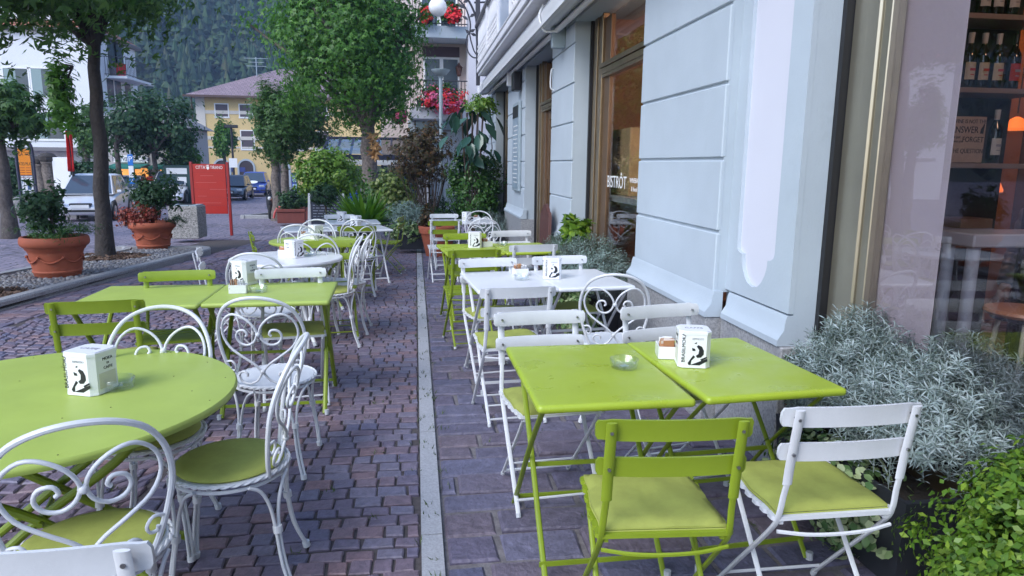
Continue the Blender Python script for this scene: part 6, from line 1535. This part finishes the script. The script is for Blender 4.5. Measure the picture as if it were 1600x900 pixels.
# low house with the green awning shop
y = 40.5; zg = gz(y); q0, q1 = ONY(162, 250, y), ONY(300, 250, y)
t = thing("corner_shop", "low grey roofed shop with green awnings and a lit orange interior across the square", "shop", (q0.x, y, zg)); Lx = q1.x-q0.x; zz = lambda py: ONY(220, py, y).z-zg
mb = MB(); mb.box(0, Lx, 0, 3.2, -.2, zz(200)); mb.build("wall", mat("grey_render", (.42,.40,.40), .85), t, smooth=False)
mb = MB(); h0 = zz(200)+.01; mb.add([(-.6,-.6,h0),(Lx+.4,-.6,h0),(Lx+.4,3.4,h0),(-.6,3.4,h0),(1.4,1.8,zz(146)),(Lx-2.4,1.8,zz(150))], [(0,1,5,4),(1,2,5),(2,3,4,5),(3,0,4),(3,2,1,0)]); mb.build("roof", mat("grey_slate_roof", (.24,.23,.24), .8, var=(3,.2)), t, smooth=False)
X_ = lambda px: ONY(px, 250, y).x-q0.x
mb = MB(); mb.box(X_(178), X_(232), -.08, -.004, zz(254), zz(243), .01); o = mb.build("shop_sign", M["whitep"], t)
text("shop_lettering", "Intervak  & Caffè", .42, mat("dark_blue_ink", (.03,.04,.12), .5), o, frame(((X_(178)+X_(232))/2, -.083, zz(248.5)), (1,0,0), (0,0,1)), .002, 'CENTER', .66)
for a_, b_, w_ in ((178, 233, 1.3), (242, 266, 1.2)):
    mb = MB(); mb.add([(X_(a_),-.01,zz(256)),(X_(b_),-.01,zz(256)),(X_(b_),-w_,zz(261)),(X_(a_),-w_,zz(261)),(X_(b_),-w_,zz(264)),(X_(a_),-w_,zz(264))], [(0,1,2,3),(3,2,4,5)]); o = mb.build("awning", mat("green_awning_cloth", (.015,.16,.13), .8) if "green_awning_cloth" not in bpy.data.materials else bpy.data.materials["green_awning_cloth"], t, smooth=False); o.modifiers.new("thickness", 'SOLIDIFY').thickness = .02
    mb = MB(); mb.box(X_(a_)+.15, X_(b_)-.1, -.03, -.004, .1, zz(263)); mb.build("lit_shop_window", emit("warm_lit_interior", (.95,.38,.08), .45) if "warm_lit_interior" not in bpy.data.materials else bpy.data.materials["warm_lit_interior"], t)
    mb = MB(); k = X_(a_)+.15
    while k < X_(b_): mb.box(k, k+.09, -.05, -.0305, .1, zz(263)); k += .8
    mb.build("mullion", M["dark"], t)
g = random.Random(9)
for k in range(4):
    mb = MB(); px = 193+k*14; q = ONY(px, 285, y-1.4); hh = g.uniform(.9, 1.5)
    for z in range(4): mb.box(-.3, .3, -.2, .2, .12+z*hh/4, .2+z*hh/4, .01); mb.box(-.22+.1*(z%2), .1+.1*(z%2), -.18, .1, .2+z*hh/4, .2+z*hh/4+.13, .01)
    for sx in (-.28, .28): mb.box(sx-.02, sx+.02, -.16, .16, 0, hh+.1)
    o = mb.build("magazine_rack", [M["whitep"], M["bluegrey"], M["planterdk"], M["redcloth"]][k], None, loc=(q.x, y-1.4, gz(y-1.4))); tag(o, ["white rack of goods left of the shop door", "grey blue rack under the green awning", "dark rack in the middle before the shop", "red rack right of the shop door"][k], "rack", "racks in front of the shop")
q = ONY(281, 270, 38.); mb = MB(); mb.box(-.75, .75, -.15, .15, 0, 2.0, .02); o = mb.build("green_panel", mat("dark_green_panel", (.015,.05,.05), .5), None, loc=(q.x, 38., gz(38))); tag(o, "dark green upright notice panel with pale lettering left of the red information board", "sign")
w = MB(); w.box(-.6, .4, -.158, -.151, 1.55, 1.85); w.box(-.1, .35, -.158, -.151, 1.1, 1.4); w.build("pale_notice", M["whitep"], o)
# stone wall, hedge and cut trunks at the left
y = 26.; a, b = ONY(-60, 300, y), ONY(128, 300, y); mb = MB(); zt_ = ONY(40, 308, y).z
mb.box(a.x, b.x, -.3, .3, gz(y)-.2, zt_, .03); o = mb.build("stone_wall", mat("rough_stone", (.22,.21,.21), .9, var=(5,.5), bump=(6,1.,.05)), None, loc=(0,y,0)); tag(o, "low rough stone wall under the hedge across the road at the left", "wall")
for px, w_, top, lb in ((15, 1.5, 245, "dark green hedge behind the orange poster board"), (122, 1.3, 253, "dark green hedge under the red banners")):
    c = ONY(px, (top+308)/2, y+1.2); b = Vector((c.x, c.y, gz(y))); zt2 = ONY(px, top, y+1.2).z
    bush("hedge", lb, b, c, (w_, .6, (zt2-ONY(px, 312, y+1.2).z)/2), 130, 40, .12, 'round', LM["dark"], 200+px, "hedges across the road", shell=.3, clr=.25, stems=6, cat='hedge')
for px, top, r, m_, lb in ((67, 254, .17, M["barkp"], "pale cut tree trunk behind the low wall, left of two"), (81, 250, .21, M["barkp"], "pale cut tree trunk with a dark knotted top behind the low wall, right of two")):
    q = ONY(px, 310, y+.5); zt2 = ONY(px, top, y+.5).z; mb = MB(); mb.tube(catmull([(0,0,0),(.03,0,1.0),(-.02,0,(zt2-gz(y))*.8),(.02,0,zt2-gz(y))], 4), [r*1.2]+[r]*10+[r*1.25, r*1.1], 12)
    t = thing("tree_stump", lb, "tree trunk", (q.x, y+.5, gz(y)), 0, "cut trunks behind the wall"); mb.build("trunk", m_, t)
    mb = MB(); mb.sphere((0,0,zt2-gz(y)+.05), r*1.5, 10, (1,1,.7)); mb.build("knotted_top", M["barkd"], t)
q = ONY(97, 283, y+.3); mb = MB(); mb.box(-.28, .28, -.02, .02, 0, 1.5, .01); o = mb.build("white_placard", M["whitep"], None, loc=(q.x, y+.35, gz(y)+.55)); tag(o, "pale grey placard standing beside the cut trunks", "placard")

# pink house with balconies
y = 27.; zg = gz(y); q0, q1 = ONY(595, 200, y), ONY(722, 200, y); q2 = ONY(800, 200, y)
t = thing("pink_house", "pale pink house with flowered balconies beyond the bistro", "building", (q0.x, y, zg)); zz = lambda py: ONY(690, py, y).z-zg; X_ = lambda px: ONY(px, 150, y).x-q0.x
mb = MB(); mb.box(0, X_(728), 0, 8, -.3, 9.5); mb.build("wall", mat("pink_stucco", (.66,.55,.50), .85, var=(.7,.03)), t, smooth=False)
mb = MB(); mb.box(X_(728)+.002, X_(830), -1.25, 8, -.3, 9.5); mb.build("projecting_wall", mat("lilac_white_stucco", (.70,.68,.73), .85, var=(.7,.03)), t, smooth=False)
mb = MB(); mb.box(X_(637), X_(728), -.25, -.003, -.3, zz(190)); mb.build("shop_front", M["wall"], t, smooth=False)
mb = MB(); mb.box(X_(647), X_(716), -.30, -.251, zz(206), zz(183)); o = mb.build("shop_window", M["railing"], t); mb = MB(); mb.box(X_(649), X_(714), -.32, -.301, zz(203), zz(185)); mb.build("pane", mat("pale_blue_pane", (.30,.42,.48), .1), o)
for zb_, ztop, nm in ((190, 172, 1), (72, 47, 2)):
    zt2 = zz(172) if nm == 1 else zz(50); 
    mb = MB(); mb.box(X_(640), X_(728), -1.2, -.002, zt2-.42, zt2, .02); o = mb.build("balcony", M["wall"] if nm == 2 else M["plaster"], t)
    mb = MB(); xx = X_(642)
    while xx < X_(727): mb.tube([(xx,-1.15,zt2),(xx,-1.15,zt2+.95)], .012, 4); xx += .115
    mb.tube([(X_(641),-1.15,zt2+.95),(X_(727),-1.15,zt2+.95)], .022, 6); mb.tube([(X_(641),-1.15,zt2+.08),(X_(727),-1.15,zt2+.08)], .018, 6); mb.build("balcony_railing", M["iron"], o)
zf1, zf2 = zz(172), zz(50)
for px, z0, w_, h_ in ((690, zf1, 1.35, 1.95), (687, zf2, 1.35, 2.1)):
    mb = MB(); x = X_(px); mb.box(x-w_/2, x+w_/2, -.06, -.003, z0, z0+h_); wf = mb.build("balcony_door", M["whitep"], t)
    for s in (-1, 1): mb = MB(); mb.box(x+s*.34-.27, x+s*.34+.27, -.07, -.0605, z0+.1, z0+h_-.1); mb.build("pane", M["carglass"] if False else gb, wf)
    mb = MB(); mb.box(x-w_/2, x+w_/2, -.12, -.071, z0+h_-.02, z0+h_+.34); mb.build("roller_shutter_box", mat("brown_shutter_box", (.07,.04,.05), .6) if "brown_shutter_box" not in bpy.data.materials else bpy.data.materials["brown_shutter_box"], wf)
q = ONY(717, 110, y-.12); lt = thing("wall_lantern", "brown wall lantern beside the balcony door of the pink house", "lantern", (q.x, y-.14, q.z)); mb = MB(); mb.lathe([(.02,-.22),(.07,-.2),(.12,.08),(.15,.10),(.05,.2),(.02,.28)], 6); mb.build("lantern_body", mat("brown_lantern", (.10,.045,.035), .5), lt); mb = MB(); mb.tube([(0,.0,.1),(0,.13,.1)], .02, 6); mb.build("bracket", M["iron"], lt)
def flowers(px0, px1, pz, y_, label, seed, cols, rz_=.36):
    a, b = ONY(px0, pz, y_), ONY(px1, pz, y_); c = (a+b)/2; t = thing("balcony_flowers", label, "flowers", c, 0, "flower boxes on the pink house"); rx = (b.x-a.x)/2
    P, Nn, _ = crown_pts(c, (rx, .22, rz_), 60, 30, seed, .3, .5); leaves("foliage", P-np.array(c), Nn, .085, 'round', LM["laurel"], t, seed)
    for i, l in enumerate(cols):
        P, Nn, _ = crown_pts(c+Vector((0,-.13,-.06)), (rx*.95, .20, rz_*.95), 46, 16, seed+7+i, .16, .5); leaves("blossom", P-np.array(c), Nn-np.array([0,.8,0]), .085, 'round', l, t, seed+i)
    mb = MB(); mb.box(-rx, rx, -.02, .14, -.32, -.14, .01); mb.build("flower_box", M["planterdk"], t)
flowers(652, 728, 152, y-1.30, "red and pink geraniums along the lower balcony of the pink house", 301, [LM["gerred"], LM["gerpink"]], .52)
flowers(690, 720, 18, y-1.30, "red geraniums on the upper balcony to the right of the globe lamp", 302, [LM["gerred"]], .34)
flowers(655, 676, 22, y-1.30, "red geraniums on the upper balcony left of the globe lamp", 303, [LM["gerred"]], .26)
flowers(612, 634, 178, y-1.25, "pink flowers at the left corner of the pink house beside the maple", 304, [LM["gerpink"]], .3)
# glazed veranda
y = 25.2; zg = gz(y); a, b = ONY(505, 250, y), ONY(652, 250, y); t = thing("glass_veranda", "dark blue framed glass veranda with a sloping roof behind the big maple", "veranda", (a.x, y, zg)); Lx = b.x-a.x; zz = lambda py: ONY(600, py, y).z-zg
mb = MB(); mb.box(0, Lx, -.04, .04, zz(250), zz(242), .006); mb.box(0, Lx, -.03, .03, zz(272), zz(268)); 
k = 0.
while k < Lx+.1: mb.box(k-.04, k+.04, -.05, .05, 0, zz(246)); k += 1.02
for k in range(8): x = Lx*k/7; mb.bar((x,-.05,zz(243)), (x,1.7,zz(214)), .06, .08, up=(1,0,0))
mb.box(0, Lx, 1.6, 1.8, zz(216), zz(212)); mb.build("frame", mat("dark_blue_frame_paint", (.025,.03,.065), .5), t)
mb = MB(); mb.box(0, Lx, -.16, -.05, zz(258), zz(250.5), .01); mb.build("rolled_blind", M["whitep"], t)
mb = MB(); mb.box(.02, Lx-.02, .0, .01, .6, zz(259)); mb.add([(0,-.04,zz(241)),(Lx,-.04,zz(241)),(Lx,1.7,zz(213)),(0,1.7,zz(213))], [(0,1,2,3)]); mb.build("pane", glassmat("veranda_glass", (.35,.45,.55), 1.2, .03), t, smooth=False)
mb = MB(); mb.box(0, Lx, -.02, .03, -.1, .6); mb.build("base_wall", M["wall"], t)
# white gate post and stone pillar before the house
y = 22.; p = ONY(655, 335, y); q = ONY(655, 218, y); mb = MB(); zt_ = ONY(655, 222, y).z-gz(y); mb.box(-.2, .2, -.2, .2, 0, zt_, .01); mb.box(-.55, .6, -.26, .26, zt_+.001, zt_+.16, .02); o = mb.build("gate_pillar", M["granitel"], None, loc=(p.x+.15, y, gz(y))); tag(o, "pale stone gate pillar with a wide cap behind the bronze Japanese maple", "pillar")
# ================================================================ PERSON inside the shop
def person(label, base, rz):
    t = thing("person", label, "person", base, rz)
    J = dict(pel=(0,0,.95), spi=(0,.0,1.15), che=(0,.0,1.36), nec=(0,.01,1.50), hd=(0,.03,1.58), hd2=(0,.035,1.70),
      sl=(-.17,0,1.42), el=(-.24,.02,1.14), wl=(-.20,.14,.92), sr=(.17,0,1.42), er=(.24,.02,1.14), wr=(.20,.14,.92),
      hl=(-.09,0,.90), kl=(-.10,.03,.50), al=(-.10,-.01,.09), tl=(-.11,.13,.04), hr=(.09,0,.90), kr=(.10,.03,.50), ar=(.10,-.01,.09), tr=(.11,.13,.04))
    E = [('pel','spi'),('spi','che'),('che','nec'),('nec','hd'),('hd','hd2'),('che','sl'),('sl','el'),('el','wl'),('che','sr'),('sr','er'),('er','wr'),('pel','hl'),('hl','kl'),('kl','al'),('al','tl'),('pel','hr'),('hr','kr'),('kr','ar'),('ar','tr')]
    Rr = dict(pel=.14,spi=.13,che=.15,nec=.06,hd=.085,hd2=.08,sl=.065,el=.045,wl=.032,sr=.065,er=.045,wr=.032,hl=.095,kl=.065,al=.045,tl=.035,hr=.095,kr=.065,ar=.045,tr=.035)
    def skin(nm, J, E, Rr, m, par, root):
        ks = list(J); me = bpy.data.meshes.new(nm); me.from_pydata([J[k] for k in ks], [(ks.index(a), ks.index(b)) for a, b in E], [])
        o = bpy.data.objects.new(nm, me); COL.objects.link(o); o.parent = par
        b = bmesh.new(); b.from_mesh(me); ly = b.verts.layers.skin.verify(); b.verts.ensure_lookup_table()
        for i, k in enumerate(ks): b.verts[i][ly].radius = (Rr[k],)*2; b.verts[i][ly].use_root = (k == root)
        b.to_mesh(me); b.free(); me.materials.append(m)
        o.modifiers.new("skin", 'SKIN'); s = o.modifiers.new("sub", 'SUBSURF'); s.levels = s.render_levels = 2; return o
    # hands with five fingers, rooted in the wrists
    for s, w in ((-1,'wl'), (1,'wr')):
        W_ = Vector(J[w]); d = Vector((-s*.1,.5,-.75)).normalized(); sd = Vector((1,0,0))
        J[w+'p'] = tuple(W_+d*.07); E.append((w, w+'p')); Rr[w+'p'] = .030
        for i, l in enumerate((.07,.08,.075,.06)):
            k = w+'f%d' % i; o = sd*(.024*(i-1.5)); J[k] = tuple(W_+d*.09+o); J[k+'b'] = tuple(W_+d*(.09+l*.6)+o); J[k+'c'] = tuple(W_+d*(.09+l)+o+Vector((0,-.02,-.01)))
            E += [(w+'p', k), (k, k+'b'), (k+'b', k+'c')]; Rr[k] = .0095; Rr[k+'b'] = .0088; Rr[k+'c'] = .0078
        J[w+'t'] = tuple(W_+d*.05-sd*s*.045); J[w+'u'] = tuple(W_+d*.08-sd*s*.055); E += [(w, w+'t'), (w+'t', w+'u')]; Rr[w+'t'] = .011; Rr[w+'u'] = .009
    skin_m = mat("skin", (.45,.27,.20), .55); skin("body", J, E, Rr, skin_m, t, 'pel')
    jk = mat("grey_puffer_nylon", (.10,.105,.13), .35, bump=(9,.2,.01)); tro = mat("dark_trousers", (.03,.03,.04), .8)
    mb = MB()
    def puff(pts, r0, r1, n, sq=(1,1)):
        pts = [Vector(p) for p in pts]; K = n*6; path = []; rr = []
        for i in range(K+1):
            f = i/K*(len(pts)-1); j = min(int(f), len(pts)-2); path.append(pts[j].lerp(pts[j+1], f-j)); rr.append((r0+(r1-r0)*i/K)*(.90+.12*abs(math.sin(math.pi*i/6))))
        mb.tube(path, rr, 18, ell=sq, up=(0,1,0))
    puff([(0,0,.86),(0,0,1.15),(0,0,1.46)], .20, .185, 9, (.82,1.12)); puff([(0,.01,1.46),(0,.01,1.55)], .10, .085, 2)
    for s in (-1, 1): puff([(s*.17,0,1.43),(s*.245,.02,1.14),(s*.205,.13,.94)], .088, .055, 8)
    mb.build("puffer_jacket", jk, t, ang=70)
    mb = MB()
    for s in (-1, 1): mb.tube([(s*.085,0,.93),(s*.10,.02,.5),(s*.10,-.01,.07)], [.115,.085,.065], 14)
    mb.build("trousers", tro, t)
    mb = MB()
    for s in (-1, 1): mb.box(s*.10-.05, s*.10+.05, -.09, .19, 0, .085, .03)
    mb.build("shoes", M["ink"], t)
    mb = MB(); mb.sphere((0,.015,1.70), .108, 18, (.92,1.05,1.05)); mb.build("hair", mat("brown_hair", (.05,.03,.02), .6, bump=(60,.5,.01)), t)
    mb = MB(); mb.sphere((0,.055,1.66), .088, 18, (.9,1.05,1.2)); mb.sphere((0,.155,1.645), .016, 8, (.8,1.1,1.3))
    for s in (-1, 1): mb.sphere((s*.085,.03,1.65), .022, 8, (.4,.8,1.3))
    mb.build("face", skin_m, t)
    mb = MB()
    for s in (-1, 1): mb.sphere((s*.033,.138,1.672), .011, 8)
    mb.build("eyes", M["ink"], t)
    mb = MB(); mb.sphere((0,.142,1.605), .02, 8, (1.2,.4,.35)); mb.build("mouth", mat("lips", (.4,.12,.1), .5), t)
    return t
d = ONY(1630, 360, 3.82); person("person in a grey quilted puffer jacket standing behind the bar table", (d.x+.12, 3.82, -.2), R(95))

# ================================================================ AIR, LIGHT, RENDER
w = bpy.data.worlds.new("World"); S.world = w; w.use_nodes = True; nt = w.node_tree; bg = nt.nodes["Background"]
sk = nt.nodes.new("ShaderNodeTexSky"); sk.sky_type = 'NISHITA'; sk.sun_disc = False
SUN_EL, SUN_AZ = R(44), R(229)           # compass direction the light comes from, clockwise from +Y
sk.sun_elevation = SUN_EL; sk.sun_rotation = SUN_AZ; sk.air_density = 1.; sk.dust_density = 1.5; sk.ozone_density = 1.
nt.links.new(sk.outputs[0], bg.inputs[0]); bg.inputs[1].default_value = .13
sl = bpy.data.lights.new("sun", 'SUN'); sl.energy = 1.1; sl.angle = R(32); sl.color = (1., .97, .93)
so = bpy.data.objects.new("sun", sl); COL.objects.link(so)
dv = Vector((math.sin(SUN_AZ)*math.cos(SUN_EL), math.cos(SUN_AZ)*math.cos(SUN_EL), math.sin(SUN_EL)))
so.rotation_euler = dv.to_track_quat('Z', 'Y').to_euler()
HAZE = True
if HAZE:
    mb = MB(); mb.box(-540, 350, -40, 780, -20, 480)
    m, nt, p, out = _nodes("valley_haze"); nt.nodes.remove(p); v = nt.nodes.new("ShaderNodeVolumePrincipled"); v.inputs["Color"].default_value = (.46, .64, 1., 1); v.inputs["Density"].default_value = .00075; v.inputs["Anisotropy"].default_value = .0
    nt.links.new(v.outputs[0], out.inputs["Volume"]); o = mb.build("haze", m, None, smooth=False); o["kind"] = "stuff"; tag(o, "thin bluish valley haze in the air", "haze")
S.render.engine = 'CYCLES'; S.cycles.use_denoising = True
S.cycles.max_bounces = 8; S.cycles.transparent_max_bounces = 12; S.cycles.volume_bounces = 0; S.cycles.caustics_reflective = False; S.cycles.caustics_refractive = False
S.cycles.sample_clamp_indirect = 6; S.cycles.volume_step_rate = 4
vs_ = S.view_settings; vs_.view_transform = 'Standard'; vs_.look = 'None'; vs_.gamma = 1; vs_.use_curve_mapping = False; vs_.exposure = 1.20
vs_.use_white_balance = True; vs_.white_balance_temperature = 5900; vs_.white_balance_tint = 9
